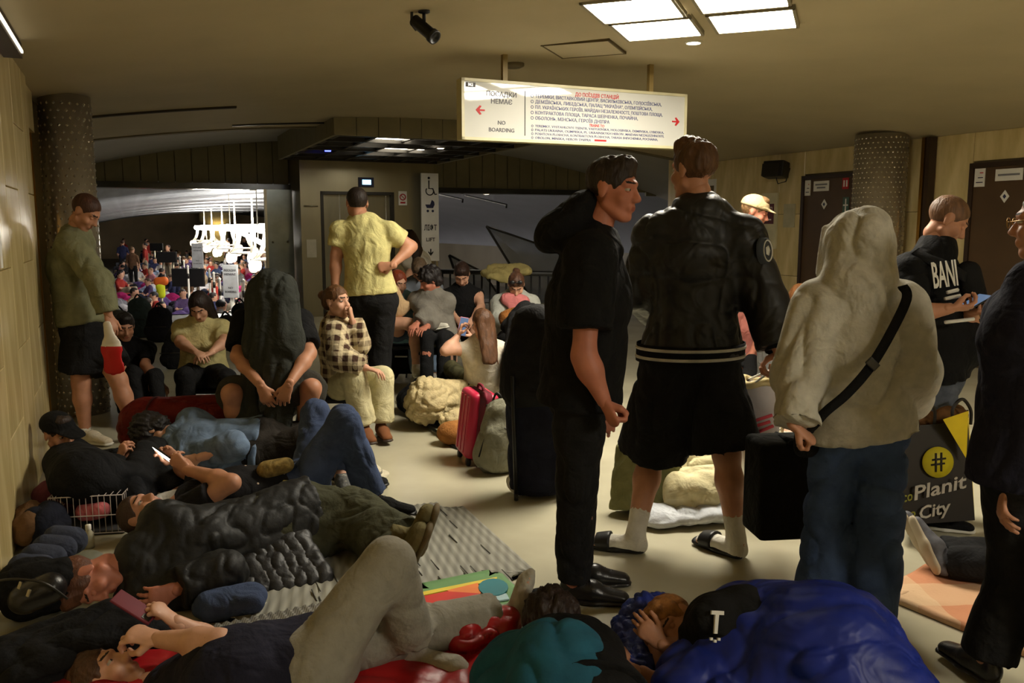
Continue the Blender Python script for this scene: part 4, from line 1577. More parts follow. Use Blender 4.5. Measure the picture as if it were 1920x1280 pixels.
def phone(c, longdir, nrmdir, m_screen, label, lit=0.0, size=(.074, .15, .009), body=None):
    """a phone: case, screen, camera bump"""
    B = basis(longdir, nrmdir)
    t = empty('phone', c, label, 'phone')
    box('case', c, size, body or M_black, t, B, 0.004, True)
    box('screen', np.asarray(c) + B @ V(0, 0, size[2] * .5), (size[0] * .92, size[1] * .95, 0.002), m_screen, t, B, 0.0)
    box('camera_bump', np.asarray(c) - B @ V(size[0] * .22, -size[1] * .36, size[2] * .5), (.025, .03, .003), M_steel_d, t, B, 0.001)
    return t
# ------------------------------------------------------------------ the people
def stand(px, D, face, H=1.78, b=None):
    f = fdir(face)
    S = np.cross(f, V(0, 0, 1))
    c = P(px, 800, D)
    b = V(c[0], D, 0)
    s = H / 1.78
    return dict(pel=b + V(0, 0, .95 * s), chest=b + V(0, 0, 1.27 * s), neck=b + V(0, 0, 1.49 * s), head=b + V(0, 0, H - .125 * s) + f * .03,
                elR=b + S * .25 * s + V(0, 0, 1.13 * s) - f * .03, wrR=b + S * .25 * s + V(0, 0, .87 * s) + f * .05, elL=b - S * .25 * s + V(0, 0, 1.13 * s) - f * .03, wrL=b - S * .25 * s + V(0, 0, .87 * s) + f * .05,
                knR=b + S * .1 * s + V(0, 0, .5 * s) + f * .02, anR=b + S * .11 * s + V(0, 0, .085 * s), knL=b - S * .1 * s + V(0, 0, .5 * s) + f * .02, anL=b - S * .11 * s + V(0, 0, .085 * s)), s


F_black = fab('black_cloth', (22, 22, 23), bump=0.3)
F_black2 = fab('black_jersey', (28, 28, 29), bump=0.3)
F_navy = fab('navy_cloth', (34, 34, 48))
F_jean = fab('blue_denim', (64, 82, 118), var=0.35, vscale=7, bscale=220)
F_jean_d = fab('dark_denim', (64, 76, 104), var=0.35, vscale=7, bscale=220)
F_jean_l = fab('faded_denim', (104, 122, 146), var=0.3, vscale=9, bscale=220)
F_grey = fab('grey_melange', (182, 178, 164), var=0.1, vscale=30)
F_sweat = fab('sweatpants_grey', (142, 138, 126), var=0.08, vscale=30, fold=.4)
F_olive = fab('olive_cloth', (64, 64, 48))
F_white = fab('white_cloth', (206, 202, 190))
F_cream = fab('cream_trousers', (196, 188, 150))
F_leather = mat('black_leather', (24, 22, 22), rough=0.32, var=0.1, spec=0.5, bump=0.15, bscale=70)
F_sole = mat('white_rubber', (206, 202, 190), rough=0.6)
F_lace = fab('pale_lace', (180, 176, 164))

# --- man in a black hooded top, looking over his shoulder
J, s = stand(1092, 3.3, 98, 1.79)
J.update(head=P(1150, 356, 3.32), neck=P(1112, 446, 3.33), chest=P(1105, 560, 3.33), pel=P(1092, 705, 3.34), elR=P(1095, 668, 3.08), wrR=P(1133, 752, 3.06), elL=P(1130, 650, 3.58), wrL=P(1135, 765, 3.56),
         knR=P(1082, 905, 3.22), anR=G(1075, 1090, .088), knL=P(1085, 890, 3.45), anL=G(1082, 1062, .088))
hood_segs = [Seg(P(1046, 430, 3.36), P(1085, 392, 3.36), (.075, .14), (.06, .11), V(0.6, 0, 0.8)), Seg(P(1050, 440, 3.3), P(1150, 470, 3.22), .05, .04), Seg(P(1050, 440, 3.4), P(1150, 470, 3.5), .05, .04)]
man3, i3 = person('man in a black hooded top and black trousers beside the man in the bomber jacket', J, 'red', s, 1.13, ('short', 'black_brown', (40, 28, 22)),
                  dict(mat=F_black, name='hooded_top', sleeve=0.72, ease=.03, sw=.02, drop=.1, amp=.008), dict(mat=F_black2, len=1.97, ease=.02, amp=.009),
                  dict(kind='dress', mat=F_leather, laces=M_black), face=98, look=V(.86, -.5, -.12), hands=('fist', 'relax'), palms=(V(1, .4, 0), V(0, 1, 0)), feet=(V(1, -.12, 0), V(1, .05, 0)),
                  extra_top=hood_segs, seed=4)

# --- man in a bomber jacket walking away
J, s = stand(1290, 3.85, -12, 1.92)
J.update(head=P(1300, 320, 3.86), neck=P(1312, 392, 3.85), chest=P(1305, 505, 3.85), pel=P(1295, 655, 3.85), shR=P(1390, 446, 3.82), shL=P(1232, 446, 3.88), elR=P(1432, 562, 3.78), wrR=P(1462, 658, 3.68),
         elL=P(1200, 545, 3.95), wrL=P(1232, 585, 4.2), knR=P(1362, 850, 3.8), anR=G(1380, 1008, .095), knL=P(1222, 850, 3.98), anL=G(1192, 1000, .095))
man4, i4 = person('man in a black bomber jacket with white striped hem, black shorts and white socks', J, 'mid', s, 1.0, ('quiff', 'brown', (86, 58, 34)),
                  dict(mat=mat('satin_black', (26, 26, 25), rough=0.5, var=0.15, bump=0.2, bscale=25, spec=0.4, fold=.6, fscale=7), name='bomber_jacket', sleeve=1.9, ease=.038, sw=.012, drop=.02, amp=.012, freq=(7, 7, 6)),
                  dict(mat=F_black2, name='shorts', len=0.97, ease=.026, flare=.075, amp=.012, freq=(9, 9, 3)), dict(kind='slide', mat=M_black, sole=M_black), dict(mat=F_white, len=.3), face=-12, look=V(-.55, .83, -.05),
                  hands=('grip', 'relax'), palms=(V(-1, 0, 0), None), hdir=(V(-.1, 0, -1), None), feet=(V(-.62, .78, 0), V(-1, .35, 0)), footup=(V(0, -.12, 1), None), seed=11)
S4, u4 = i4['S'], i4['up']
M_stripe = fab('stripe_white', (190, 188, 176))
pl = i4['J']['pel']


def ring_band(c, up, S, rw, rd, z0, z1, m, parent, name, n=40, t=.004):
    f = np.cross(up, S)
    vs, fs = [], []
    for (z, e) in ((z0, 0), (z0, t), (z1, t), (z1, 0)):
        for k in range(n):
            a = 2 * PI * k / n
            vs.append(c + up * z + S * (rw + e) * math.cos(a) + f * (rd + e) * math.sin(a))
    for i in range(3):
        for k in range(n):
            k2 = (k + 1) % n
            fs.append([i * n + k, i * n + k2, (i + 1) * n + k2, (i + 1) * n + k])
    return mk(name, np.array(vs), fs, m, parent)


hb = ring_band(pl, u4, S4, .250, .180, -.045, .035, F_black, man4, 'hem_band')
for z in (-.03, .01):
    ring_band(pl, u4, S4, .2535, .1835, z, z + .013, M_stripe, hb, 'stripe')
nb = i4['J']['neck']
cb = ring_band(nb - u4 * .02, nrm(u4 + V(0, -.25, 0)), S4, .082, .08, -.02, .045, F_black, man4, 'collar')
for z in (.0, .025):
    ring_band(nb - u4 * .02, nrm(u4 + V(0, -.25, 0)), S4, .085, .083, z, z + .01, M_stripe, cb, 'stripe')
e_, w_ = i4['J']['elR'], i4['J']['wrR']
ca = nrm(w_ - e_)
cf = ring_band(w_ - ca * .02, ca, V(1, 0, 0), .058, .058, -.05, .02, F_black, man4, 'cuff')
for z in (-.035, -.01):
    ring_band(w_ - ca * .02, ca, V(1, 0, 0), .061, .061, z, z + .01, M_stripe, cf, 'stripe')
pc = P(1437, 470, 3.71)
rr = np.array(Vector((.75, -.62, .1)).normalized().to_track_quat('Z', 'Y').to_matrix())
v1, f1 = lathe_vf([(0, .006), (.055, .006), (.06, -.02)], 28, False)
pt = mk('sleeve_patch', v1 @ rr.T + pc, f1, mat('patch_dark', (50, 54, 58), rough=0.8), man4)
v1, f1 = lathe_vf([(.048, .009), (.042, .009), (.042, .004), (.048, .004), (.048, .009)], 28, False)
mk('patch_ring', v1 @ rr.T + pc, f1, M_stripe, pt)
v1, f1 = lathe_vf([(0, .009), (.022, .009), (.024, .004)], 5, False)
mk('patch_emblem', v1 @ rr.T + pc, f1, M_stripe, pt)

# --- woman in a grey hoodie, hood up
J, s = stand(1598, 3.15, 2, 1.57)
J.update(head=P(1606, 462, 3.16), neck=P(1606, 545, 3.14), chest=P(1606, 640, 3.14), pel=P(1612, 790, 3.15), shL=P(1536, 580, 3.14), shR=P(1682, 580, 3.14), elL=P(1500, 708, 3.1), wrL=P(1492, 800, 3.0), elR=P(1712, 690, 3.1), wrR=P(1700, 752, 3.3),
         knL=P(1548, 965, 3.2), anL=G(1542, 1125, .085), knR=P(1650, 965, 3.12), anR=G(1628, 1138, .085))
_h = J['head']
hood5 = [Ell(_h + V(0.0, -.02, .025), (.116, .14, .118)), Seg(_h + V(0, -.02, 0), _h + V(0, -.04, -.13), (.118, .135), (.115, .125), V(1, 0, 0)), Seg(_h + V(-.01, -.06, -.13), _h + V(-.01, -.04, -.2), (.125, .11), (.15, .1), V(1, 0, 0)), Seg(_h + V(-.1, .05, .06), _h + V(-.09, .07, -.1), .028, .03), Seg(_h + V(.1, .05, .06), _h + V(.09, .07, -.1), .028, .03), Ell(_h + V(0, .13, -.02), (.075, .1, .105), neg=True)]
wom5, i5 = person('person in a pale grey hoodie with the hood up and blue jeans', J, 'mid', s, 1.0, None,
                  dict(mat=F_grey, name='hoodie', sleeve=1.97, ease=.044, sw=.022, drop=.06, wide=1.04, amp=.02, freq=(7, 7, 2.6)), dict(mat=F_jean, name='jeans', len=2.12, ease=.018, flare=.045, amp=.014, freq=(7, 7, 8)),
                  dict(kind='sneaker', mat=F_white, sole=F_sole, laces=F_lace), face=2, hands=('relax', 'fist'), hdir=(None, V(.75, -.1, -.6)), palms=(None, V(0, .3, -1)), extra_top=hood5, seed=21)
# cross-body bag worn over the hoodie
cbag = empty('crossbody_bag', P(1530, 800, 3.0), 'small black bag on a long strap across the grey hoodie', 'bag')
stp = [P(1692, 536, 3.0), P(1700, 560, 2.965), P(1668, 628, 2.945), P(1630, 690, 2.93), P(1588, 738, 2.935), P(1548, 772, 2.955), P(1524, 800, 3.0), P(1516, 812, 3.05)]


def strap_vf(pts, wdir, w, t):
    vs, fs = [], []
    for i, p in enumerate(pts):
        a = pts[max(i - 1, 0)]
        b = pts[min(i + 1, len(pts) - 1)]
        tg = nrm(b - a)
        n = nrm(np.asarray(wdir) - tg * (np.asarray(wdir) @ tg))
        sd = np.cross(tg, n)
        for (x, y) in ((-1, -1), (1, -1), (1, 1), (-1, 1)):
            vs.append(p + sd * x * w / 2 + n * y * t / 2)
    for i in range(len(pts) - 1):
        for k in range(4):
            k2 = (k + 1) % 4
            fs.append([i * 4 + k, i * 4 + k2, i * 4 + 4 + k2, i * 4 + 4 + k])
    fs += [[0, 1, 2, 3], [len(vs) - 1, len(vs) - 2, len(vs) - 3, len(vs) - 4]]
    return np.array(vs), fs


def smooth_path(pts, n=6):
    pts = [np.asarray(p, float) for p in pts]
    out = []
    for i in range(len(pts) - 1):
        p0 = pts[max(i - 1, 0)]; p1 = pts[i]; p2 = pts[i + 1]; p3 = pts[min(i + 2, len(pts) - 1)]
        for t in np.linspace(0, 1, n, endpoint=False):
            out.append(0.5 * (2 * p1 + (p2 - p0) * t + (2 * p0 - 5 * p1 + 4 * p2 - p3) * t * t + (3 * p1 - p0 - 3 * p2 + p3) * t ** 3))
    return out + [pts[-1]]


v1, f1 = strap_vf(smooth_path(stp), V(0, -1, 0), .034, .006)
mk('strap', v1, f1, F_black, cbag)
box('buckle', P(1636, 682, 2.922), (.045, .012, .03), M_steel_d, cbag, rotm(ry=.75), .004)
soft('pouch', [Seg(P(1515, 800, 3.12), P(1512, 840, 3.14), (.05, .03), (.05, .03))], .012, F_black, cbag)

# --- big man reading his phone
J, s = stand(1745, 4.25, 112, 1.72)
J.update(head=P(1776, 414, 4.2), neck=P(1757, 456, 4.22), chest=P(1740, 560, 4.25), pel=P(1742, 690, 4.27), shR=P(1706, 510, 4.05), elR=P(1700, 590, 3.95), wrR=P(1782, 578, 3.88), elL=P(1810, 600, 4.35), wrL=P(1822, 585, 4.05),
         knR=P(1735, 850, 4.15), knL=P(1770, 850, 4.35))
man6, i6 = person('heavy man in a black printed T-shirt reading his phone by the brown door', J, 'mid', s, 1.32, ('buzz', 'fair_brown', (112, 80, 56)),
                  dict(mat=F_black, name='tshirt', sleeve=0.62, ease=.022, sw=.016, drop=.03, amp=.008), dict(mat=fab('slate_denim', (86, 92, 104), var=.25), name='jeans', len=1.97, ease=.02), dict(kind='sneaker', mat=F_black, sole=F_sole),
                  face=112, look=V(.8, -.22, -.56), hands=('hold', 'hold'), hdir=(V(1, -.05, .05), V(.2, -1, .1)), palms=(V(0, .4, 1), V(0, .3, 1)), seed=31)
# print on the T-shirt
fo, su_ = nrm(V(.62, -.78, 0)), nrm(V(.15, 0, 1))
px_ = nrm(np.cross(V(0, 0, 1), V(-.62, .78, 0)) * -1)
px_ = nrm(V(.78, .62, 0))
lettering('BANI', P(1750, 540, 3.93), nrm(V(.86, .1, .1)), nrm(V(-.16, .05, 1)), .17, M_paper, man6, .015, width=.12, name='shirt_print')
for (x0, y0, x1, y1) in ((1776, 548, 1796, 543), (1772, 560, 1800, 554), (1772, 604, 1826, 598)):
    tube('shirt_print', [P(x0, y0, 3.91), P(x1, y1, 3.93)], .009, M_paper, man6, 5)
M_scr = mat('phone_screen_dim', (40, 46, 60), rough=.1, var=0, emit=(150, 180, 220), estr=.35)
phone(P(1828, 566, 3.92), V(.8, .3, .35), V(-.4, -.2, .9), M_scr, 'black phone held by the heavy man in the printed T-shirt')
sb = empty('sling_bag', P(1830, 540, 4.2), 'black sling bag worn across the chest of the heavy man', 'bag')
soft('pouch', [Seg(P(1815, 510, 4.1), P(1828, 560, 4.08), (.06, .05), (.06, .045))], .012, F_black2, sb)
v1, f1 = strap_vf(smooth_path([P(1716, 470, 4.02), P(1742, 486, 3.98), P(1778, 500, 3.98), P(1810, 520, 4.03)]), V(.3, -1, .3), .05, .008)
mk('strap', v1, f1, F_black2, sb)

# --- old man at the right edge
J, s = stand(1950, 2.62, 42, 1.66)
J.update(head=P(1966, 418, 2.62), neck=P(1968, 516, 2.62), chest=P(1967, 640, 2.62), pel=P(1957, 850, 2.63), shL=P(1908, 590, 2.72), shR=P(2052, 600, 2.55), elL=P(1888, 760, 2.72), wrL=P(1880, 915, 2.62), elR=P(2092, 780, 2.5), wrR=P(2087, 930, 2.5),
         knL=P(1908, 1060, 2.66), anL=P(1852, 1235, 2.66), knR=P(1967, 1080, 2.55), anR=P(2002, 1290, 2.5))
man7, i7 = person('grey haired older man in a dark navy jacket and black trousers', J, 'mid', s, 1.1, ('buzz', 'grey', (104, 98, 90)),
                  dict(mat=F_navy, name='jacket', sleeve=1.95, ease=.03, sw=.02, drop=.1, amp=.008), dict(mat=F_black2, len=1.98, ease=.02, flare=.02), dict(kind='dress', mat=F_leather),
                  face=20, look=V(-.72, .68, -.05), hands=('relax', 'relax'), feet=(V(.5, .8, 0), V(-.2, .9, 0)), seed=41)
g = empty('eyeglasses', P(1884, 400, 2.7), 'thin metal eyeglasses on the grey haired older man', 'glasses')
HB, hcn = i7['HB'], J['head']
for x in (-1, 1):
    tube('rim', [hcn + HB @ V(x * .033 + .02 * math.cos(a), .1, .005 + .016 * math.sin(a)) for a in np.linspace(0, 2 * PI, 17)[:-1]], .0018, M_brass, g, 5, closed=True)
    tube('temple', [hcn + HB @ V(x * .055, .098, .008), hcn + HB @ V(x * .08, .02, .012), hcn + HB @ V(x * .082, -.02, .005)], .0018, M_brass, g, 5)
tube('bridge', [hcn + HB @ V(-.014, .102, .008), hcn + HB @ V(.014, .102, .008)], .0018, M_brass, g, 5)

# --- man with a beige cap behind the bomber jacket
J, s = stand(1432, 6.4, 95, 1.73)
J.update(head=P(1415, 398, 6.4), neck=P(1408, 436, 6.4), chest=P(1420, 500, 6.4))
man8, i8 = person('man in a beige cap and pale shirt half hidden behind the bomber jacket', J, 'red', s, 1.0, ('short', 'sandy', (110, 82, 52)), dict(mat=fab('pale_green_shirt', (170, 172, 140)), sleeve=.6, drop=.08), dict(mat=fab('grey_trousers', (96, 94, 92)), len=1.97),
                  dict(kind='sneaker', mat=F_white), face=95, look=V(.9, -.3, -.3), seed=42)
head_piece('cap', i8, [Ell((0, -.015, .05), (.09, .11, .085)), Seg((0, .07, .045), (0, .13, .04), (.06, .012), (.045, .008), V(1, 0, 0))], fab('beige_cap', (178, 158, 120)), man8, .01, .012, clip=[(V(0, 0, .035), V(0, 0, -1))])

# --- man in a green sweatshirt against the wall
J, s = stand(160, 5.9, 72, 1.8)
J.update(head=P(160, 398, 5.9), neck=P(142, 437, 5.93), chest=P(136, 500, 5.95), pel=P(155, 606, 5.92), elR=P(186, 528, 5.68), wrR=P(204, 592, 5.66), elL=P(120, 540, 6.15), wrL=P(150, 600, 6.1),
         knR=P(152, 718, 5.85), anR=G(160, 808, .088), knL=P(222, 712, 5.88), anL=G(252, 806, .088))
man1, i1 = person('man in a grey green sweatshirt and black shorts leaning at the marble wall', J, 'mid', s, 1.1, ('buzz', 'auburn', (70, 42, 28)), dict(mat=fab('sage_sweat', (120, 120, 92)), name='sweatshirt', sleeve=1.93, ease=.03, sw=.014, drop=.01, amp=.01),
                  dict(mat=F_black2, name='shorts', len=.78, ease=.022, flare=.045), dict(kind='sneaker', mat=fab('offwhite_shoe', (196, 186, 164)), sole=F_sole, laces=F_lace), dict(mat=F_white, len=.08), face=72, look=V(.75, -.05, -.62), hands=('relax', 'relax'),
                  feet=(V(.9, -.35, 0), V(.9, -.2, 0)), seed=51)
o = soft('folded_cloth', [Seg(P(200, 606, 5.6), P(210, 650, 5.6), (.035, .012), (.05, .014), V(1, 0, 0)), Seg(P(208, 650, 5.6), P(214, 692, 5.6), (.05, .014), (.085, .012), V(1, 0, 0))], .012, [mat('bag_white', (222, 214, 200), rough=.5), mat('bag_red', (190, 24, 28), rough=.5)], None, amp=.006)
me = o.data
zz = P(212, 650, 5.6)[2] - ORG[o.name][2]
for p_ in me.polygons:
    if p_.center.z < zz:
        p_.material_index = 1
tag(o, 'white and red cloth hanging from the hand of the man in green', 'cloth')

# --- man in a yellow T-shirt with a hand on his hip
J, s = stand(690, 6.55, 8, 1.82)
J.update(head=P(669, 382, 6.55), neck=P(680, 412, 6.55), chest=P(686, 462, 6.55), pel=P(696, 560, 6.55), elR=P(772, 462, 6.6), wrR=P(734, 498, 6.42), elL=P(630, 480, 6.55), wrL=P(628, 552, 6.5), shL=P(636, 434, 6.55), shR=P(732, 434, 6.55))
man2, i2 = person('man in a yellow T-shirt with a hand on his hip facing the lift', J, 'mid', s, 1.0, ('buzz', 'dark_crop', (34, 24, 18)), dict(mat=fab('yellow_cotton', (202, 194, 134)), name='tshirt', sleeve=.62, ease=.02, sw=.006, drop=-.03, amp=.011, freq=(9, 9, 3)),
                  dict(mat=F_black2, len=1.97, ease=.02, flare=.02), dict(kind='sneaker', mat=F_black, sole=F_sole), face=8, look=V(-.35, .92, -.1), hands=('fist', 'relax'), hdir=(V(-1, -.1, -.1), None), palms=(V(0, 1, -.3), None), seed=61)

# --- seated person with a dark jacket pulled over the head
J = dict(pel=P(510, 738, 5.6), chest=P(508, 640, 5.5), neck=P(510, 582, 5.42), head=P(512, 548, 5.34), shR=P(458, 604, 5.42), shL=P(562, 604, 5.42), elR=P(446, 668, 5.24), wrR=P(490, 724, 4.99), elL=P(580, 662, 5.24), wrL=P(541, 722, 4.99),
         knR=P(434, 738, 5.12), anR=P(452, 838, 5.2), knL=P(584, 728, 5.15), anL=P(562, 838, 5.25))
per10, i10 = person('person sitting with a dark jacket draped over the head, arms resting on knees', J, 'mid', 1.0, 1.1, None, dict(mat=F_black, name='tshirt', sleeve=.8, ease=.022, sw=.014, drop=.02), dict(mat=fab('charcoal_shorts', (58, 56, 50)), name='shorts', len=.93, ease=.02, flare=.03),
                    dict(kind='sneaker', mat=F_black, sole=F_sole), face=180, look=V(0, -.7, -.7), hands=('relax', 'relax'), hdir=(V(.35, -.1, -.9), V(-.35, -.1, -.9)), palms=(V(0, 1, -.1), V(0, 1, -.1)), seed=71)
F_char = fab('charcoal_jacket', (52, 54, 50))
soft('draped_jacket', [Ell(P(512, 552, 5.32), (.155, .16, .17)), Seg(P(512, 560, 5.3), P(514, 640, 5.2), (.165, .14), (.18, .11), V(1, 0, 0)), Seg(P(514, 640, 5.2), P(516, 735, 5.08), (.18, .1), (.1, .05), V(1, 0, 0)), Seg(P(470, 690, 5.2), P(455, 792, 5.1), (.06, .03), (.07, .02), V(1, 0, 0)),
                       Seg(P(550, 690, 5.2), P(520, 800, 5.08), (.07, .03), (.1, .02), V(1, 0, 0))], .0125, F_char, per10, .04, .02, (11, 5, 2.2), 8)

# --- woman in a plaid shirt
J = dict(pel=P(640, 712, 6.1), chest=P(632, 645, 6.05), neck=P(630, 602, 6.02), head=P(632, 566, 5.98), elR=P(636, 672, 5.76), wrR=P(688, 690, 5.74), elL=P(672, 645, 6.0), wrL=P(660, 600, 5.9), knR=P(664, 706, 5.76), anR=P(682, 800, 5.8), knL=P(716, 708, 6.0), anL=P(714, 796, 5.98))
per11, i11 = person('woman in a brown and cream plaid shirt sitting with her hand at her mouth', J, 'fair', .96, 1.0, ('bun', 'chestnut', (92, 60, 32)),
                    dict(mat=fab('plaid_flannel', (70, 50, 40), pattern='plaid', col2=(212, 196, 160), pscale=95.0), name='plaid_shirt', sleeve=1.9, ease=.03, sw=.02, drop=.03, amp=.01), dict(mat=F_cream, len=1.93, ease=.018, flare=.03), dict(kind='sneaker', mat=mat('tan_suede', (116, 70, 38), rough=.85), sole=M_brown),
                    face=82, look=V(.84, -.52, .06), hands=('relax', 'fist'), hdir=(V(1, -.1, -.25), V(-.1, -.2, 1)), palms=(V(0, 0, -1), V(-1, 0, 0)), feet=(V(.4, -.85, 0), V(.35, -.85, 0)), seed=81)

# --- woman in a yellow top
J = dict(pel=P(382, 700, 6.9), chest=P(380, 634, 6.86), neck=P(378, 600, 6.82), head=P(374, 574, 6.72), elR=P(338, 642, 6.7), wrR=P(368, 660, 6.54), elL=P(422, 640, 6.7), wrL=P(394, 662, 6.54), knR=P(346, 705, 6.42), anR=P(352, 790, 6.45), knL=P(424, 708, 6.42), anL=P(420, 790, 6.45))
per9, i9 = person('dark haired woman in a pale yellow top looking down at her lap', J, 'fair', .95, 1.08, ('long', 'dark_brown', (34, 20, 16)), dict(mat=fab('pale_yellow_top', (206, 196, 142)), name='blouse', sleeve=.75, ease=.022, drop=.02), dict(mat=F_black2, len=1.95, ease=.02), dict(kind='sneaker', mat=F_black), face=178, look=V(.05, -.75, -.66),
                  hands=('relax', 'relax'), hdir=(V(.7, -.6, -.2), V(-.7, -.6, -.2)), palms=(V(0, .3, -1), V(0, .3, -1)), bust=1.0, seed=91)

# --- dark clad youth sitting behind the man in green
J = dict(pel=G(262, 745, .14), chest=P(238, 680, 6.9), neck=P(236, 640, 6.85), head=P(234, 612, 6.8), elR=P(215, 680, 6.7), wrR=P(250, 712, 6.6), elL=P(272, 684, 6.75), wrL=P(300, 718, 6.6), knR=P(250, 700, 6.4), anR=P(262, 770, 6.3), knL=P(290, 705, 6.4), anL=P(300, 775, 6.3))
per12, _ = person('youth in a dark T-shirt sitting on the floor behind the man in green', J, 'mid', .92, 1.0, ('short', 'near_black', (26, 20, 18)), dict(mat=F_black, sleeve=.8), dict(mat=F_black2, len=1.9), dict(kind='sneaker', mat=F_black), face=150, look=V(.5, -.75, -.35), seed=92)

# --- group by the railing
J = dict(pel=P(762, 622, 8.05), chest=P(758, 582, 8.0), neck=P(752, 556, 7.95), head=P(746, 530, 7.9), elR=P(742, 590, 7.8), wrR=P(752, 600, 7.65), elL=P(785, 585, 7.85), wrL=P(780, 600, 7.65), knR=P(744, 606, 7.62), anR=P(796, 606, 7.55), knL=P(778, 622, 7.6), anL=P(780, 685, 7.6))
per13, _ = person('red haired woman in a light blue top sitting with bare legs', J, 'fair', .95, 1.0, ('long', 'copper', (120, 50, 22)), dict(mat=fab('light_blue', (104, 142, 158)), sleeve=.6), dict(mat=fab('denim_shorts', (70, 84, 104)), name='shorts', len=.4), dict(kind='sneaker', mat=F_white), face=170, look=V(.6, -.75, -.35), feet=(V(1, -.2, .2), None), seed=93)
J = dict(pel=P(800, 545, 8.75), chest=P(782, 496, 8.65), neck=P(768, 474, 8.6), head=P(764, 452, 8.55), elR=P(765, 515, 8.45), wrR=P(752, 545, 8.3), elL=P(790, 520, 8.8), wrL=P(770, 550, 8.7), knR=P(798, 620, 8.7), anR=V(*P(800, 680, 8.75)[:2], .085), knL=P(812, 620, 8.85), anL=V(*P(812, 680, 8.9)[:2], .085))
J = {k: v + V(-.06, .6, 0 if k[:2] == 'an' else -.02) for k, v in J.items()}
per14, _ = person('woman with long dark hair in a white top bending forward by the lift', J, 'fair', .96, .95, ('short', 'espresso', (44, 28, 22)), dict(mat=F_white, sleeve=.7, ease=.03, drop=.25), dict(mat=F_jean_l, len=1.95), dict(kind='sneaker', mat=F_white), face=-70, look=V(-.6, .3, -.7), seed=94)
soft('hair_lock', [Seg(P(766, 442, 9.12), P(778, 470, 9.08), (.09, .06), (.08, .05)), Seg(P(778, 470, 9.08), P(781, 510, 9.03), (.08, .05), (.04, .03))], .02, hairmat('espresso', (44, 28, 22)), per14, amp=.01)
J = dict(pel=P(792, 610, 8.35), chest=P(788, 556, 8.3), neck=P(785, 527, 8.2), head=P(787, 504, 8.1), elR=P(765, 575, 8.1), wrR=P(775, 600, 7.95), elL=P(815, 578, 8.15), wrL=P(800, 602, 7.95), knR=P(775, 615, 7.9), anR=V(*P(780, 680, 7.9)[:2], .085), knL=P(815, 618, 7.95), anL=V(*P(812, 680, 7.95)[:2], .085))
J = {k: v + V(-.03, .25, 0 if k[:2] == 'an' else -.02) for k, v in J.items()}
per15, _ = person('person in a grey blue top with head bowed beside the lift sign', J, 'mid', .96, 1.0, ('short', 'ash_brown', (92, 74, 56)), dict(mat=fab('greyblue_top', (112, 118, 128)), sleeve=1.9, ease=.03), dict(mat=F_jean_l, len=1.95), dict(kind='sneaker', mat=F_white), face=180, look=V(0, -.5, -.85), seed=95)
J = dict(pel=P(822, 632, 7.7), chest=P(814, 580, 7.7), neck=P(806, 550, 7.7), head=P(806, 526, 7.65), elR=P(800, 590, 7.5), wrR=P(782, 606, 7.4), elL=P(830, 590, 7.7), wrL=P(800, 612, 7.4), knR=P(800, 630, 7.35), anR=V(*P(800, 690, 7.3)[:2], .085), knL=P(832, 632, 7.4), anL=V(*P(832, 690, 7.3)[:2], .085))
per15b, _ = person('dark haired person in a grey sweater leaning sideways near the black pram', J, 'red', .94, 1.0, ('curly', 'raven', (28, 22, 22)), dict(mat=fab('mid_grey_sweater', (118, 114, 106)), sleeve=1.9, ease=.03), dict(mat=F_black2, len=1.95), dict(kind='sneaker', mat=F_black), face=200, look=V(-.8, -.3, -.4), seed=96)
J = dict(pel=P(868, 612, 8.65), chest=P(867, 566, 8.62), neck=P(867, 538, 8.6), head=P(866, 514, 8.52), elR=P(838, 578, 8.45), wrR=P(858, 598, 8.25), elL=P(902, 576, 8.45), wrL=P(884, 600, 8.25), knR=P(848, 622, 8.2), anR=V(*P(850, 690, 8.2)[:2], .085), knL=P(892, 622, 8.2), anL=V(*P(888, 690, 8.2)[:2], .085))
per16, _ = person('person in a black sleeveless top sitting in front of the railing', J, 'fair', .98, 1.02, ('short', 'umber', (48, 30, 24)), dict(mat=F_black, name='tank_top', sleeve=0, ease=.014), dict(mat=fab('khaki_shorts', (92, 84, 62)), name='shorts', len=.9), dict(kind='sneaker', mat=F_black), face=180, look=V(0, -.7, -.7), seed=97)
J = dict(pel=P(968, 630, 8.1), chest=P(966, 582, 8.1), neck=P(966, 555, 8.05), head=P(968, 534, 7.95), elR=P(934, 598, 7.9), wrR=P(958, 612, 7.7), elL=P(998, 598, 7.95), wrL=P(975, 612, 7.7), knR=P(945, 640, 7.6), anR=V(*P(948, 700, 7.6)[:2], .085), knL=P(990, 640, 7.6), anL=V(*P(990, 700, 7.6)[:2], .085))
per17, i17 = person('woman in a pale grey shirt and pink scarf with sunglasses on her hair', J, 'fair', .95, 1.0, ('bun', 'walnut', (74, 46, 30)), dict(mat=fab('pale_grey_shirt', (158, 160, 152)), sleeve=1.9, ease=.03), dict(mat=F_black2, len=1.95), dict(kind='sneaker', mat=F_white), face=180, look=V(0, -.7, -.7), seed=98)
soft('scarf', [Seg(P(950, 560, 7.95), P(982, 566, 7.95), .06), Seg(P(966, 562, 7.92), P(968, 590, 7.88), (.09, .03), (.06, .02), V(1, 0, 0))], .016, fab('pink_scarf', (190, 112, 112)), per17)
sg = empty('sunglasses', P(968, 520, 7.9), 'dark sunglasses pushed up on the hair of the woman in pale grey', 'glasses')
for x in (-1, 1):
    vv, ff = polygonise([Ell(i17['HB'] @ V(x * .035, .07, .115) + J['head'], (.026, .012, .02), i17['HB'][:, 0], z=i17['HB'][:, 2])], .008, .005)[:2]
    mk('lens', vv, ff, M_black, sg)
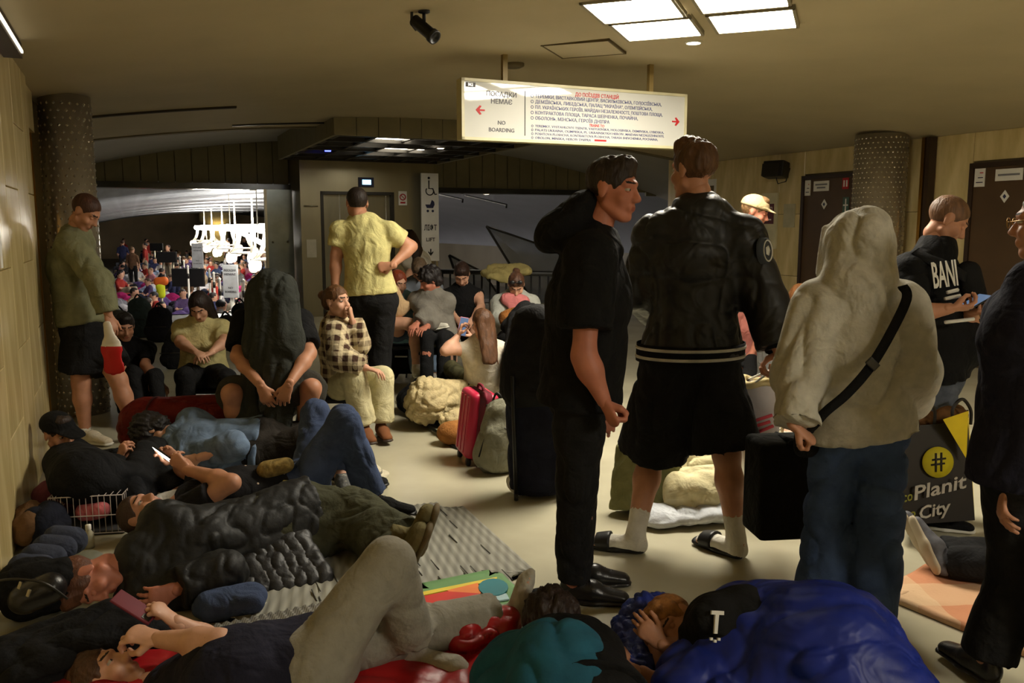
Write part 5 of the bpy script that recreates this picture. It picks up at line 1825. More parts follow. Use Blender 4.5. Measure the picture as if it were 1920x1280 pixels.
tube('bridge', [J['head'] + i17['HB'] @ V(-.02, .075, .118), J['head'] + i17['HB'] @ V(.02, .075, .118)], .005, M_black, sg, 5)
J = dict(pel=P(906, 722, 6.7), chest=P(904, 672, 6.62), neck=P(902, 638, 6.6), head=P(904, 606, 6.55), elL=P(834, 658, 6.5), wrL=P(860, 628, 6.6), elR=P(938, 690, 6.7), wrR=P(885, 632, 6.9), knR=P(900, 690, 7.15), anR=G(905, 712, .09), knL=P(846, 690, 7.1), anL=G(846, 715, .09))
per18, i18 = person('girl in a white tank top with long brown hair holding up a pink phone', J, 'fair', .93, .95, ('back', 'hazel', (84, 54, 32)), dict(mat=fab('white_tank', (212, 204, 186)), name='tank_top', sleeve=0, ease=.014, drop=.05), dict(mat=fab('camo_trousers', (88, 86, 62), var=.5, vscale=14), len=1.95), dict(kind='sneaker', mat=F_white), face=-18, look=V(-.45, .85, -.2),
                    hands=('hold', 'hold'), hdir=(V(-.6, .1, .8), V(.3, .1, .95)), palms=(V(-1, 0, .3), V(1, 0, .2)), seed=99)
phone(P(868, 612, 6.72), V(.2, .1, 1), V(.4, -.8, .1), M_scr, 'pink cased phone held up by the girl in the white tank top', body=mat('pink_case', (206, 130, 140)))
J = dict(pel=G(1500, 770, .3), chest=P(1502, 640, 6.8), neck=P(1500, 596, 6.78), head=P(1500, 560, 6.75), elR=P(1470, 660, 6.65), wrR=P(1485, 700, 6.45), elL=P(1535, 660, 6.65), wrL=P(1515, 700, 6.45), knR=P(1480, 715, 6.3), anR=G(1480, 812, .09), knL=P(1520, 715, 6.3), anL=G(1520, 812, .09))
J['pel'] = P(1500, 720, 6.85)
per20, _ = person('smiling woman with a fringe in a white top sitting against the beige wall', J, 'fair', .96, 1.0, ('bangs', 'light_auburn', (118, 74, 36)), dict(mat=F_white, name='blouse', sleeve=1.9, ease=.025), dict(mat=fab('beige_trousers', (170, 150, 120)), len=1.95), dict(kind='sneaker', mat=F_white), face=185, look=V(-.12, -.98, .02), bust=.9, seed=101)
J = {k: v + V(-.22, .8, .02) for k, v in J.items()}
per21, _ = person('dark haired woman sitting behind the smiling woman with the fringe', J, 'red', .96, 1.0, ('long', 'black_cherry', (36, 22, 20)), dict(mat=fab('rose_top', (176, 110, 100)), sleeve=.6), dict(mat=F_black2, len=1.95), dict(kind='sneaker', mat=F_black), face=150, look=V(.6, -.75, -.1), seed=102)

# --- lying down: boy in a black cap against the wall
J = dict(pel=G(238, 918, .14), chest=G(160, 893, .26), neck=P(118, 852, 4.72), head=P(110, 812, 4.72), elR=P(206, 888, 4.4), wrR=P(222, 862, 4.5), elL=P(185, 870, 4.8), wrL=P(232, 858, 4.72), knR=P(270, 850, 4.62), anR=G(335, 925, .09), knL=P(290, 842, 4.85), anL=G(350, 900, .09))
per22, i22 = person('boy in a black cap and black hoodie reclining at the marble wall with a phone', J, 'mid', .9, 1.05, ('short', 'dark_boy', (44, 30, 22)), dict(mat=F_black, name='hoodie', sleeve=1.9, ease=.024, sw=.014, drop=.03), dict(mat=F_black2, len=1.95, ease=.02), dict(kind='sneaker', mat=F_black, sole=F_sole), side=V(.35, -.93, 0), look=V(.86, -.45, -.2), headup=(-.2, 0, 1),
                    hands=('hold', 'hold'), hdir=(V(.35, .1, .9), V(.35, 0, .8)), palms=(V(.6, .7, 0), V(.5, -.7, .3)), seed=111)
head_piece('cap', i22, [Ell((0, -.015, .055), (.094, .114, .085)), Seg((0, .07, .052), (0, .185, .045), (.078, .012), (.06, .008), V(1, 0, 0))], F_black, per22, .007, .012, clip=[(V(0, 0, .034), V(0, 0, -1))])

# --- man in a dotted black T-shirt, jeans, knees up, lit phone
J = dict(pel=G(565, 915, .15), chest=G(445, 925, .17), neck=G(350, 940, .15), head=P(270, 955, 4.2), elR=P(434, 905, 3.98), wrR=P(350, 880, 4.18), elL=P(345, 880, 4.5), wrL=P(335, 862, 4.34), knR=P(645, 788, 4.3), anR=G(700, 935, .09), knL=P(592, 775, 4.66), anL=G(655, 885, .09))
J['head'] = G(268, 962, .13)
per23, i23 = person('man in a dotted black T-shirt and jeans lying knees up with a lit phone', J, 'mid', 1.0, 1.0, ('buzz', 'brown_crop', (60, 40, 28)), dict(mat=fab('dotted_black', (26, 25, 26), pattern='dots', col2=(190, 170, 150), pscale=16), name='tshirt', sleeve=.55, ease=.018, sw=.012, drop=.03), dict(mat=F_jean_d, name='jeans', len=1.95, ease=.02, flare=.012, amp=.008),
                    dict(kind='sneaker', mat=fab('black_canvas', (30, 30, 30)), sole=M_black, laces=M_black), side=V(0, -1, 0), look=V(.25, -.15, 1), headup=(-1, 0, .15), hands=('hold', 'hold'), hdir=(V(-.7, .15, .55), V(-.7, -.1, .5)), palms=(V(-.5, .6, .5), V(-.5, -.6, .5)), feet=(V(1, -.1, .02), V(1, 0, 0)), seed=121)
phone(P(310, 855, 4.25), V(.75, -.35, -.35), V(-.35, -.35, -.4), mat('phone_screen_lit', (255, 255, 255), var=0, emit=(255, 255, 250), estr=5.0), 'phone with a bright white screen held above the face of the lying man')
bag = empty('waist_bag', P(520, 875, 4.3), 'small brown camouflage pouch lying on the dotted T-shirt', 'bag')
soft('pouch', [Seg(P(500, 880, 4.18), P(535, 872, 4.2), (.055, .045), (.05, .04))], .009, fab('camo_pouch', (128, 108, 62), var=.5, vscale=30), bag)
box('buckle', P(536, 905, 4.12), (.03, .02, .025), mat('yellow_tag', (190, 176, 80)), bag, None, .004)

# --- person in a denim jacket lying behind
J = dict(pel=P(480, 838, 5.0), chest=P(372, 838, 4.95), neck=P(325, 828, 4.98), head=P(288, 812, 5.0), elR=P(436, 836, 4.72), wrR=P(372, 858, 4.7), elL=P(400, 815, 5.2), wrL=P(340, 840, 5.0), knR=P(575, 818, 4.95), anR=G(640, 890, .1), knL=P(560, 815, 5.15), anL=G(620, 865, .1))
per24, i24 = person('person in a faded denim jacket and dark trousers lying behind the dotted T-shirt', J, 'fair', .95, 1.05, ('curly', 'charcoal_curls', (34, 30, 30)), dict(mat=F_jean_l, name='denim_jacket', sleeve=1.3, ease=.03, sw=.02, drop=.03, amp=.012), dict(mat=fab('dark_brown_trousers', (46, 42, 38)), len=1.95, ease=.025), dict(kind='sneaker', mat=fab('grey_mesh', (92, 92, 90)), sole=F_sole, laces=F_lace), side=V(0, -.8, -.6), look=V(-.1, -.3, -.9), headup=(-1, 0, .2),
                    feet=(V(.4, -.9, 0), V(.4, -.9, 0)), seed=131)

# --- sleeping man in a black puffer jacket
J = dict(pel=G(548, 988, .14), chest=G(352, 1035, .14), neck=G(250, 1062, .14), head=G(165, 1085, .13), elR=G(420, 1075, .12), wrR=G(330, 1105, .1), elL=G(390, 1010, .2), wrL=G(300, 1040, .15), knR=G(655, 985, .14), anR=G(748, 1040, .11), knL=G(662, 950, .2), anL=G(765, 1015, .15))
per25, i25 = person('man sleeping under a black puffer jacket in olive trousers and boots', J, 'red', 1.0, 1.0, ('short', 'reddish', (92, 54, 34)), dict(mat=mat('puffer_black', (24, 24, 23), rough=.6, var=.2, bump=.5, bscale=22, spec=.3), name='puffer_jacket', sleeve=1.92, ease=.032, sw=.018, drop=.1, amp=.01, freq=(16, 9, 9)), dict(mat=F_olive, len=1.93, ease=.03, flare=.02, amp=.012), dict(kind='boot', mat=fab('olive_boot', (96, 88, 58)), sole=mat('tan_sole', (88, 74, 46), rough=.8), laces=F_lace),
                    side=V(-.12, -.55, -.83), eyes='closed', look=V(.55, -.4, -.7), headup=(-.85, -.4, .0), feet=(V(.35, -.45, .8), V(.3, -.35, .88)), footup=(V(-.9, 0, .2), V(-.9, 0, .2)), seed=141)

# --- woman in navy with grey sweatpants
J = dict(pel=G(585, 1235, .15), chest=G(440, 1262, .17), neck=P(318, 1290, 2.62), head=P(196, 1272, 2.62), elR=P(408, 1206, 2.42), wrR=P(296, 1198, 2.5), elL=P(398, 1206, 2.8), wrL=P(330, 1166, 2.74), knR=P(728, 1056, 2.62), anR=G(776, 1208, .1), knL=G(812, 1178, .11), anL=G(938, 1155, .095))
per26, i26 = person('woman in a navy T-shirt and grey sweatpants lying with a raised knee', J, 'fair', .97, .98, ('bun', 'dark_blond', (74, 48, 28)), dict(mat=F_navy, name='tshirt', sleeve=.45, ease=.02, drop=.03), dict(mat=F_sweat, name='sweatpants', len=1.9, ease=.026, flare=.012, amp=.007, freq=(8, 8, 5)), None, dict(mat=fab('white_sock', (176, 172, 160)), len=.2),
                    side=V(0, -1, 0.1), look=V(.5, .15, .85), headup=(-.9, 0, .4), hands=('hold', 'hold'), hdir=(V(-.95, .1, .2), V(-.75, .05, .6)), palms=(V(-.2, .3, -.9), V(-.6, 0, -.75)), feet=(V(1, -.25, -.04), V(.3, .1, .95)), footup=(V(0, 0, 1), V(-1, 0, .2)), seed=151)
phone(P(252, 1138, 2.72), V(.8, .0, -.55), V(-.5, .1, -.8), mat('phone_red_glow', (70, 30, 60), var=0, emit=(120, 40, 90), estr=.25), 'dark red cased phone held by the woman in navy', body=mat('wine_case', (110, 40, 52)))
box('hair_tie', P(392, 1196, 2.42), (.012, .05, .03), M_black, per26)

# --- person in black asleep under a teal blanket
J = dict(pel=V(*G(1085, 1310, .16)), chest=G(1062, 1240, .17), neck=G(1046, 1205, .15), head=G(1030, 1180, .13), elR=G(1138, 1222, .07), wrR=G(1200, 1262, .06), elL=G(985, 1262, .08), wrL=G(1000, 1300, .06), knR=V(.25, 1.95, .13), anR=V(.3, 1.6, .1), knL=V(.12, 1.95, .13), anL=V(.1, 1.6, .1))
J['shR'] = G(1098, 1205, .14)
per28, _ = person('dark haired person in a black T-shirt asleep under the teal blanket', J, 'mid', .95, 1.0, ('curly', 'sepia', (40, 26, 20)), dict(mat=F_black, sleeve=.5, ease=.025, drop=.05), dict(mat=F_black2, len=1.9), None, side=V(.9, .25, .1), look=V(-.3, .6, -.6), headup=(-.2, .9, .1), seed=161)

# --- blond child asleep in a blue sleeping bag
J = dict(pel=G(1500, 1235, .17), chest=G(1385, 1195, .2), neck=G(1322, 1180, .19), head=G(1268, 1168, .16), shR=G(1316, 1206, .16), elR=G(1258, 1250, .08), wrR=G(1226, 1210, .1), shL=G(1340, 1160, .27), elL=P(1292, 1222, 2.72), wrL=G(1240, 1206, .16), knR=G(1590, 1262, .15), anR=G(1670, 1285, .1), knL=G(1600, 1230, .2), anL=G(1680, 1262, .12))
per29, _ = person('blond child asleep with hands at the face in the blue sleeping bag', J, 'mid', .85, 1.0, ('short', 'blond', (150, 100, 50)), dict(mat=F_black2, name='vest', sleeve=.25, ease=.03, drop=.05), dict(mat=F_black2, len=1.9), None, eyes='closed', side=V(-.15, -.55, -.8), look=V(-.45, -.8, -.1), headup=(-.75, .45, .45), hands=('fist', 'relax'), hdir=(V(-.45, .3, .8), V(-.6, .2, .5)), palms=(V(.5, .5, 0), V(.3, .5, -.4)), seed=171)

# --- person lying on the orange blanket, seen from the soles
J = dict(pel=V(2.95, 3.55, .14), chest=V(3.3, 3.55, .15), neck=V(3.52, 3.55, .16), head=V(3.68, 3.55, .17), elR=V(3.3, 3.22, .08), wrR=V(3.05, 3.2, .08), elL=V(3.3, 3.88, .08), wrL=V(3.05, 3.88, .08), knR=G(1975, 1075, .13), anR=G(1782, 1052, .1), knL=G(1965, 1045, .13), anL=G(1768, 1035, .11))
per30, _ = person('person in dark trousers and grey running shoes lying on the orange blanket', J, 'mid', .98, 1.05, ('short', 'dull_brown', (60, 44, 34)), dict(mat=F_black, sleeve=.5), dict(mat=F_black2, len=2.02, ease=.02), dict(kind='sneaker', mat=mat('grey_runner', (88, 88, 94), rough=.7, var=.3, vscale=30), sole=mat('runner_sole', (176, 164, 140), rough=.8), laces=F_lace), side=V(0, 1, 0), look=V(0, 0, 1), headup=(1, 0, 0),
                    feet=(V(-.15, .6, .6), V(-.25, .65, .62)), footup=(V(1, 0, .2), V(1, 0, .2)), seed=181)
# ------------------------------------------------------------------ bags, bedding and other belongings
def sheet_thing(name, corners, m, label, cat, thick=.012, nu=28, nv=18, ripple=None, z0=.004, edge=0.0, group=None, amp=0.0, seed=1):
    """a mat or blanket lying on the floor: four corners (far-left, far-right, near-right, near-left)"""
    a, b, c, d = [np.asarray(q, float) for q in corners]
    top, bot = [], []
    for i in range(nu + 1):
        for j in range(nv + 1):
            s_, t_ = i / nu, j / nv
            p = (a * (1 - s_) + b * s_) * (1 - t_) + (d * (1 - s_) + c * s_) * t_
            if edge:
                r = max(0, abs(s_ - .5) * 2 - .8) / .2 * max(0, abs(t_ - .5) * 2 - .8) / .2
                p = lerp(p, (a + b + c + d) / 4, edge * r)
            zz = thick + (ripple(s_, t_) if ripple else 0)
            top.append(V(p[0], p[1], z0 + zz)); bot.append(V(p[0], p[1], z0))
    n = (nu + 1) * (nv + 1)
    vs = np.array(top + bot)
    if amp:
        k = vnoise(vs * V(7, 7, 0) + seed, seed)
        vs[:n, 2] += amp * (1 - np.abs(k[:n])) + .003
    f = []
    w = nv + 1
    for i in range(nu):
        for j in range(nv):
            q = [i * w + j, i * w + j + 1, (i + 1) * w + j + 1, (i + 1) * w + j]
            f.append(q); f.append([x + n for x in q[::-1]])
    rim = [i * w for i in range(nu + 1)] + [nu * w + j for j in range(1, w)] + [i * w + nv for i in range(nu - 1, -1, -1)] + [j for j in range(nv - 1, 0, -1)]
    for k in range(len(rim)):
        x, y = rim[k], rim[(k + 1) % len(rim)]
        f.append([x, y, y + n, x + n])
    o = mk(name, vs, f, m, None, True)
    return tag(o, label, cat, group)


def thing(name, segs, h, m, label, cat, k=.03, amp=0.0, freq=(9, 9, 5), seed=1, clip=None, ground=0.0, group=None, rel=1):
    o = soft(name, segs, h, m, None, k, amp, freq, seed, clip=clip, ground=ground, rel=rel)
    return tag(o, label, cat, group)


# grey foam mat
F_mat = mat('grey_foam', (126, 124, 114), rough=.8, pattern='stripe', col2=(146, 144, 132), pscale=7, var=.1)
mt = sheet_thing('foam_mat', (G(470, 985), G(855, 943), G(1025, 1098), G(372, 1200)), F_mat, 'ribbed grey foam mat under the sleeping man in the puffer jacket', 'mat', .014, 120, 20, lambda s_, t_: .004 * math.sin(s_ * 190), edge=.35)
rng = random.Random(5)
sl_parts = []
for i in range(46):
    s_, t_ = rng.uniform(.3, .95), rng.uniform(.05, .95)
    a = lerp(lerp(G(470, 985), G(855, 943), s_), lerp(G(372, 1200), G(1025, 1098), s_), t_)
    if abs(s_ - .5) > .42:
        continue
    d = nrm(G(1025, 1098) - G(855, 943))
    sl_parts.append(tube_vf([a + V(0, 0, .021) - d * .06, a + V(0, 0, .022) + d * .06], .003, 4))
vv, ff = join_vf(sl_parts)
o = mk('slit', vv, ff, mat('mat_slit', (70, 68, 60)), mt)
o['kind'] = 'stuff'
o = sheet_thing('silver_mat', (G(395, 1188, .0), G(690, 1125, .0), G(705, 1140, .0), G(410, 1208, .0)), mat('silver_foil', (190, 188, 178), rough=.3, metal=.5, pattern='stripe', col2=(120, 118, 110), pscale=30), 'silver ribbed edge strip of a folded insulation mat', 'mat', .03, 60, 4, lambda s_, t_: .006 * math.sin(s_ * 260))
# red sleeping bag under the woman in grey sweatpants
F_redn = mat('red_nylon', (168, 26, 30), rough=.4, var=.2, bump=.35, bscale=18, spec=.45)
thing('red_sleeping_bag', [Seg(G(250, 1300, .03), G(700, 1262, .03), (.3, .035), (.28, .035), V(0, 1, 0)), Seg(G(700, 1262, .03), G(930, 1245, .03), (.25, .03), (.14, .03), V(0, 1, 0))], .014, F_redn, 'flat red sleeping bag under the woman in grey sweatpants', 'sleeping bag', amp=.01, seed=3)
thing('red_bundle', [Seg(G(872, 1195, .07), G(945, 1175, .08), (.1, .07), (.07, .07), V(0, 1, 0))], .01, F_redn, 'crumpled shiny red jacket bundle behind the white socks', 'jacket', amp=.016, freq=(14, 14, 14), seed=5)
# children's play mat
km = sheet_thing('play_mat', (G(775, 1112), G(932, 1080), G(1000, 1150), G(800, 1215)), mat('mat_green', (96, 138, 84), rough=.6), 'colourful children play mat with red, orange and teal areas', 'mat', .006, 20, 12, edge=.3, z0=.032)


def flat_piece(name, pix, m, parent, z, t=.006):
    pts = [G(x, y, z) for x, y in pix]
    v = np.array([p for p in pts] + [p - V(0, 0, t) for p in pts])
    n = len(pts)
    f = [list(range(n))[::-1], [n + i for i in range(n)]] + [[i, (i + 1) % n, n + (i + 1) % n, n + i] for i in range(n)]
    return mk(name, v, f, m, parent, False)


flat_piece('red_area', [(788, 1118), (838, 1108), (900, 1112), (895, 1135), (800, 1140)], mat('mat_red', (200, 44, 30), rough=.6), km, .048)
flat_piece('orange_area', [(838, 1106), (896, 1092), (902, 1112), (858, 1118)], mat('mat_orange', (222, 120, 50), rough=.6), km, .046)
flat_piece('teal_area', [(925 + 28 * math.cos(a) , 1100 + 16 * math.sin(a)) for a in np.linspace(0, 2 * PI, 17)[:-1]], mat('mat_teal', (24, 110, 118), rough=.6), km, .049)
flat_piece('white_area', [(905, 1110), (950, 1112), (955, 1122), (902, 1130)], mat('mat_pale', (160, 190, 196), rough=.6), km, .046)
flat_piece('yellow_edge', [(776, 1112), (932, 1081), (930, 1087), (780, 1118)], mat('mat_yellow', (214, 190, 60), rough=.6), km, .0445)
# teal blanket
thing('teal_blanket', [Seg(G(965, 1275, .12), G(1050, 1268, .2), (.17, .13), (.17, .15), V(0, 1, 0)), Seg(G(1050, 1268, .2), G(1150, 1300, .1), (.17, .15), (.12, .08), V(0, 1, 0)), Seg(V(.1, 1.9, .12), V(.3, 1.9, .12), (.5, .15), (.5, .15), V(0, 1, 0))], .012,
      mat('teal_fleece', (26, 88, 112), rough=.85, var=.2, vscale=12, bump=.3, bscale=50), 'teal blanket heaped over the person in black', 'blanket', amp=.016, seed=4)
# blue sleeping bag over the blond child
F_blue = mat('blue_nylon', (22, 40, 128), rough=.5, var=.18, bump=.3, bscale=14, spec=.35, fold=.7, fscale=6)
bs_ = thing('blue_sleeping_bag', [Seg(G(1420, 1205, .16), G(1560, 1230, .2), (.24, .19), (.25, .2), V(0, 1, 0)), Seg(G(1560, 1230, .2), G(1650, 1290, .14), (.26, .2), (.22, .14), V(0, 1, 0)), Seg(G(1330, 1262, .1), G(1440, 1275, .12), (.14, .11), (.2, .13), V(0, 1, 0)), Seg(G(1310, 1290, .08), G(1600, 1330, .08), (.2, .1), (.3, .12), V(0, 1, 0))], .012, F_blue,
            'shiny royal blue sleeping bag covering the blond child', 'sleeping bag', k=.06, amp=.018, freq=(6, 8, 7), seed=9)
thing('blue_quilted_jacket', [Seg(G(1172, 1180, .06), G(1205, 1150, .09), (.05, .07), (.07, .08)), Seg(G(1180, 1185, .06), G(1200, 1245, .06), (.06, .055), (.06, .05)), Seg(G(1205, 1150, .08), G(1240, 1135, .06), .06, .05)], .009, mat('blue_quilt', (34, 50, 130), rough=.5, var=.3, vscale=20, bump=.5, bscale=40), 'blue quilted jacket bunched up under the head of the blond child', 'jacket', amp=.016, freq=(24, 24, 24), seed=12)
# white print on the child's vest
def surface_at(root, part, px, py):
    """point of a soft part that faces the hall at a given direction"""
    ob = [c for c in root.children if c.name.split('.')[0] == part][0]
    co = np.empty(len(ob.data.vertices) * 3)
    ob.data.vertices.foreach_get('co', co)
    w = co.reshape(-1, 3) + org(root)
    d = nrm(P(px, py, 3.0) - EYE)
    r = w - EYE
    t = r @ d
    off = np.linalg.norm(r - t[:, None] * d, axis=1)
    near = np.where(off < 0.012)[0]
    return w[near[np.argmin(t[near])]]


pv = surface_at(per29, 'vest', 1334, 1162)
vx, vy = nrm(V(1, .1, -.1)), nrm(V(.1, .45, 1))
vn = np.cross(vx, vy)
v, f = prism_vf([(-.014, .034), (.026, .034), (.026, .022), (.01, .022), (.006, -.034), (-.004, -.034), (-.002, .022), (-.014, .022)], vx, vy, vn, .012)
mk('vest_print', v + pv + vn * .004, f, M_paper, per29, False)
for k in range(3):
    v, f = prism_vf([(-.004, -.004), (.004, -.004), (.004, .004), (-.004, .004)], vx, vy, vn, .012)
    mk('vest_print', v + pv + vn * .004 + vx * (-.012 + .012 * k) + vy * (-.05 - .006 * (k % 2)), f, M_paper, per29, False)
# orange checked blanket
ob = sheet_thing('checked_blanket', (G(1745, 1062), G(2010, 1090), G(1990, 1262), G(1650, 1120)), mat('orange_fleece', (184, 92, 48), rough=.95, pattern='plaid', col2=(206, 172, 136), pscale=13, bump=.2), 'orange and cream checked blanket on the floor at the running shoes', 'blanket', .018, 40, 24, edge=.4, amp=.012, seed=8)
# black shopping bag
M_bagb = mat('bag_black', (34, 29, 25), rough=.55, var=.15)
eb = empty('shopping_bag', G(1750, 985), 'black and yellow shopping bag with a round yellow logo', 'bag')
D_ = 3.95
bl, br, tr, tl = (1682, 985), (1828, 975), (1815, 790), (1700, 800)
q = [P(*bl, D_), P(*br, D_), P(*tr, D_ + .05), P(*tl, D_ + .05)]
dep = V(0.1, .2, 0)
vs = np.array(q + [p + dep for p in q])
mk('front_panel', np.array(q + [p + V(0, .004, 0) for p in q]), [[3, 2, 1, 0][::-1], [4, 7, 6, 5], [0, 4, 5, 1], [1, 5, 6, 2], [2, 6, 7, 3], [3, 7, 4, 0]], M_bagb, eb, False)
M_bagy = mat('bag_yellow', (226, 200, 24), rough=.5)
mk('side_panel', np.array([q[1], q[1] + dep, P(1816, 768, D_ + .25), q[2]]), [[0, 1, 2, 3]], M_bagy, eb, False)
mk('fold_panel', np.array([P(1812, 860, D_ - .01), P(1816, 770, D_ - .02), P(1768, 786, D_ - .02)]), [[0, 1, 2]], M_bagy, eb, False)
mk('back_panel', np.array([q[0] + dep, q[1] + dep, P(1816, 768, D_ + .25), q[3] + dep]), [[0, 1, 2, 3]], M_bagb, eb, False)
mk('bottom_panel', np.array([q[0], q[1], q[1] + dep, q[0] + dep]), [[0, 1, 2, 3]], M_bagb, eb, False)
mk('left_panel', np.array([q[0], q[0] + dep, q[3] + dep, q[3]]), [[0, 1, 2, 3]], M_bagb, eb, False)
lc = P(1758, 866, D_ - .0 + .02)
v1, f1 = lathe_vf([(0, .006), (.074, .006), (.074, 0)], 36, False)
rr = np.array(Vector((0, -1, .12)).normalized().to_track_quat('Z', 'Y').to_matrix())
lg = mk('logo_disc', v1 @ rr.T + lc, f1, mat('logo_yellow', (190, 176, 30), rough=.5), eb)
for (a, b) in (((-.03, .012), (.035, .02)), ((-.035, -.012), (.03, -.004)), ((-.012, .045), (-.012, -.045)), ((.014, .048), (.014, -.042))):
    x_, y_ = V(1, 0, 0), nrm(V(0, .12, 1))
    tube('logo_stroke', [lc + V(0, -.008, 0) + x_ * a[0] + y_ * a[1], lc + V(0, -.008, 0) + x_ * b[0] + y_ * b[1]], .005, M_bagb, lg, 6)
lx = nrm(P(1820, 908, D_) - P(1690, 940, D_))
M_ecog = mat('eco_green', (120, 120, 40), rough=.6)
M_ecow = mat('eco_grey', (176, 170, 160), rough=.6)
lettering('eco', P(1683, 944, D_ - .012), lx, V(0, 0, 1), .07, M_ecog, eb, .012, width=.07)
lettering('Planit', P(1712, 938, D_ - .012), lx, V(0, 0, 1), .1, M_ecow, eb, .015, width=.25)
lettering('eco', P(1683, 976, D_ - .012), lx, V(0, 0, 1), .06, M_ecog, eb, .012, width=.085)
lettering('City', P(1722, 974, D_ - .012), lx, V(0, 0, 1), .09, M_ecow, eb, .015, width=.15)
for x in (1722, 1790):
    tube('handle', smooth_path([P(x, 800, D_), P(x - 4, 768, D_ - .0), P(x + 14, 748, D_ + .03), P(x + 30, 768, D_ + .05), P(x + 30, 795, D_ + .06)]), .008, M_bagb, eb, 6)
thing('paper_bundle', [Seg(P(1735, 785, 4.1), P(1795, 778, 4.12), .06, .05), Ell(P(1765, 772, 4.1), (.05, .05, .04))], .012, fab('brown_paper', (96, 66, 38), var=.4, vscale=20), 'crumpled brown paper sticking out of the shopping bag', 'paper', amp=.014, ground=None)
# large black carrier bag held by the hooded woman
bb = empty('carrier_bag', P(1500, 1005, 3.5), 'large plain black carrier bag held by the person in the grey hoodie', 'bag')
c = P(1508, 908, 3.52)
box('body', c, (.47, .2, .42), fab('black_nonwoven', (20, 20, 16)), bb, rotm(rz=.12), .03, True, 3)
for dy in (-.09, .09):
    tube('handle', smooth_path([c + V(-.1, dy, .2), P(1482, 826, 3.4) + V(0, dy * .2, 0), P(1502, 826, 3.4) + V(0, dy * .2, 0), c + V(.1, dy, .2)]), .01, F_black, bb, 6)
# white bag carried by the man in the bomber jacket
wb = empty('paper_bag', P(1428, 845, 4.0), 'white bag with pink lettering and a folded cream rim', 'bag')
c0, c1 = P(1428, 838, 4.02), P(1428, 715, 4.02)
v, q, _ = polygonise([Seg(c0, c1, (.085, .07), (.092, .075), V(1, 0, 0), f0=True, f1=True)], .009, .01)
mk('body', wrinkle(relax(v, q), q, .004, seed=3), q, mat('bag_whitegrey', (176, 170, 172), rough=.5), wb)
v1, f1 = tube_vf([c1 + V(.09 * math.cos(a), .075 * math.sin(a), .012 * math.sin(3 * a)) for a in np.linspace(0, 2 * PI, 25)[:-1]], .018, 8, closed=True)
mk('rim', v1, f1, fab('cream_rim', (206, 188, 140)), wb)
for (x0, y0, x1, y1) in ((1404, 792, 1448, 778), (1406, 802, 1444, 790), (1416, 812, 1450, 798)):
    tube('pink_mark', [P(x0, y0, 3.945), P(x1, y1, 3.945)], .008, mat('pink_ink', (196, 70, 84)), wb, 5)
for dy in (-.05, .05):
    tube('handle', smooth_path([c1 + V(-.05, dy, 0), P(1458, 690, 3.72), c1 + V(.06, dy, 0)]), .006, M_paper, wb, 6)
# olive tote on the floor
ot = empty('tote_bag', G(1212, 962), 'olive green tote bag standing on the floor between the two men', 'bag')
v, q, _ = polygonise([Seg(G(1212, 958, .02), P(1215, 835, 4.45), (.2, .1), (.17, .07), V(1, 0, 0), f0=True, f1=True)], .012, .02)
mk('body', wrinkle(relax(v, q), q, .008, seed=5), q, fab('olive_canvas', (116, 116, 78)), ot)
for x in (1180, 1235):
    tube('handle', smooth_path([P(x, 840, 4.4), P(x + 5, 805, 4.4), P(x + 25, 805, 4.42), P(x + 28, 838, 4.42)]), .008, F_olive, ot, 6)
# bedding behind
thing('cream_bedding', [Seg(G(1285, 925, .12), G(1345, 915, .13), (.16, .13), (.14, .12), V(0, 1, 0)), Seg(P(1300, 880, 4.75), P(1340, 872, 4.75), .14, .12)], .016, fab('cream_cotton', (206, 196, 156), var=.2), 'heap of cream bedding behind the bomber jacket man', 'bedding', amp=.02, seed=7)
thing('white_sheet', [Seg(G(1225, 965, .04), G(1345, 955, .05), (.16, .05), (.14, .06), V(0, 1, 0)), Seg(G(1250, 945, .05), G(1360, 940, .06), .07, .07)], .014, fab('white_blue_sheet', (196, 200, 206)), 'white sheet spread on the floor in front of the cream bedding', 'bedding', amp=.014, seed=8)
thing('grey_backrest_bag', [Seg(G(1412, 790, .2), G(1412, 790, .5), (.12, .1), (.1, .09))], .018, fab('slate_bag', (96, 96, 100)), 'slate grey bag on the floor behind the bomber jacket man', 'bag', amp=.01)
# pink suitcase
sc = empty('suitcase', G(895, 880), 'pink hard shell suitcase standing on the floor by the grey backpack', 'suitcase')
rs = rotm(rz=.3) @ rotm(ry=.12)
cs = G(893, 872) + V(0, .12, .25)
box('shell', cs, (.19, .3, .43), mat('pink_shell', (190, 34, 70), rough=.35, var=.08, spec=.5), sc, rs, .05, True, 4)
box('seam', cs, (.02, .31, .44), mat('pink_seam', (120, 24, 46)), sc, rs, .05, True, 4)
for z in (-.08, 0, .08):
    box('ridge', cs + rs @ V(-.096, z, 0), (.008, .03, .36), mat('pink_shell', (190, 34, 70)), sc, rs, .003)
for (x, y) in ((-.06, -.13), (.06, -.13), (-.06, .13), (.06, .13)):
    v1, f1 = lathe_vf([(.028, -.012), (.03, 0), (.028, .012)], 14)
    mk('wheel', v1 @ (rs @ rotm(ry=PI / 2)).T + cs + rs @ V(x, y * .85, -.23), f1, M_black, sc)
tube('handle', smooth_path([cs + rs @ V(0, -.06, .21), cs + rs @ V(0, -.05, .245), cs + rs @ V(0, .05, .245), cs + rs @ V(0, .06, .21)]), .01, mat('pink_seam', (120, 24, 46)), sc, 6)
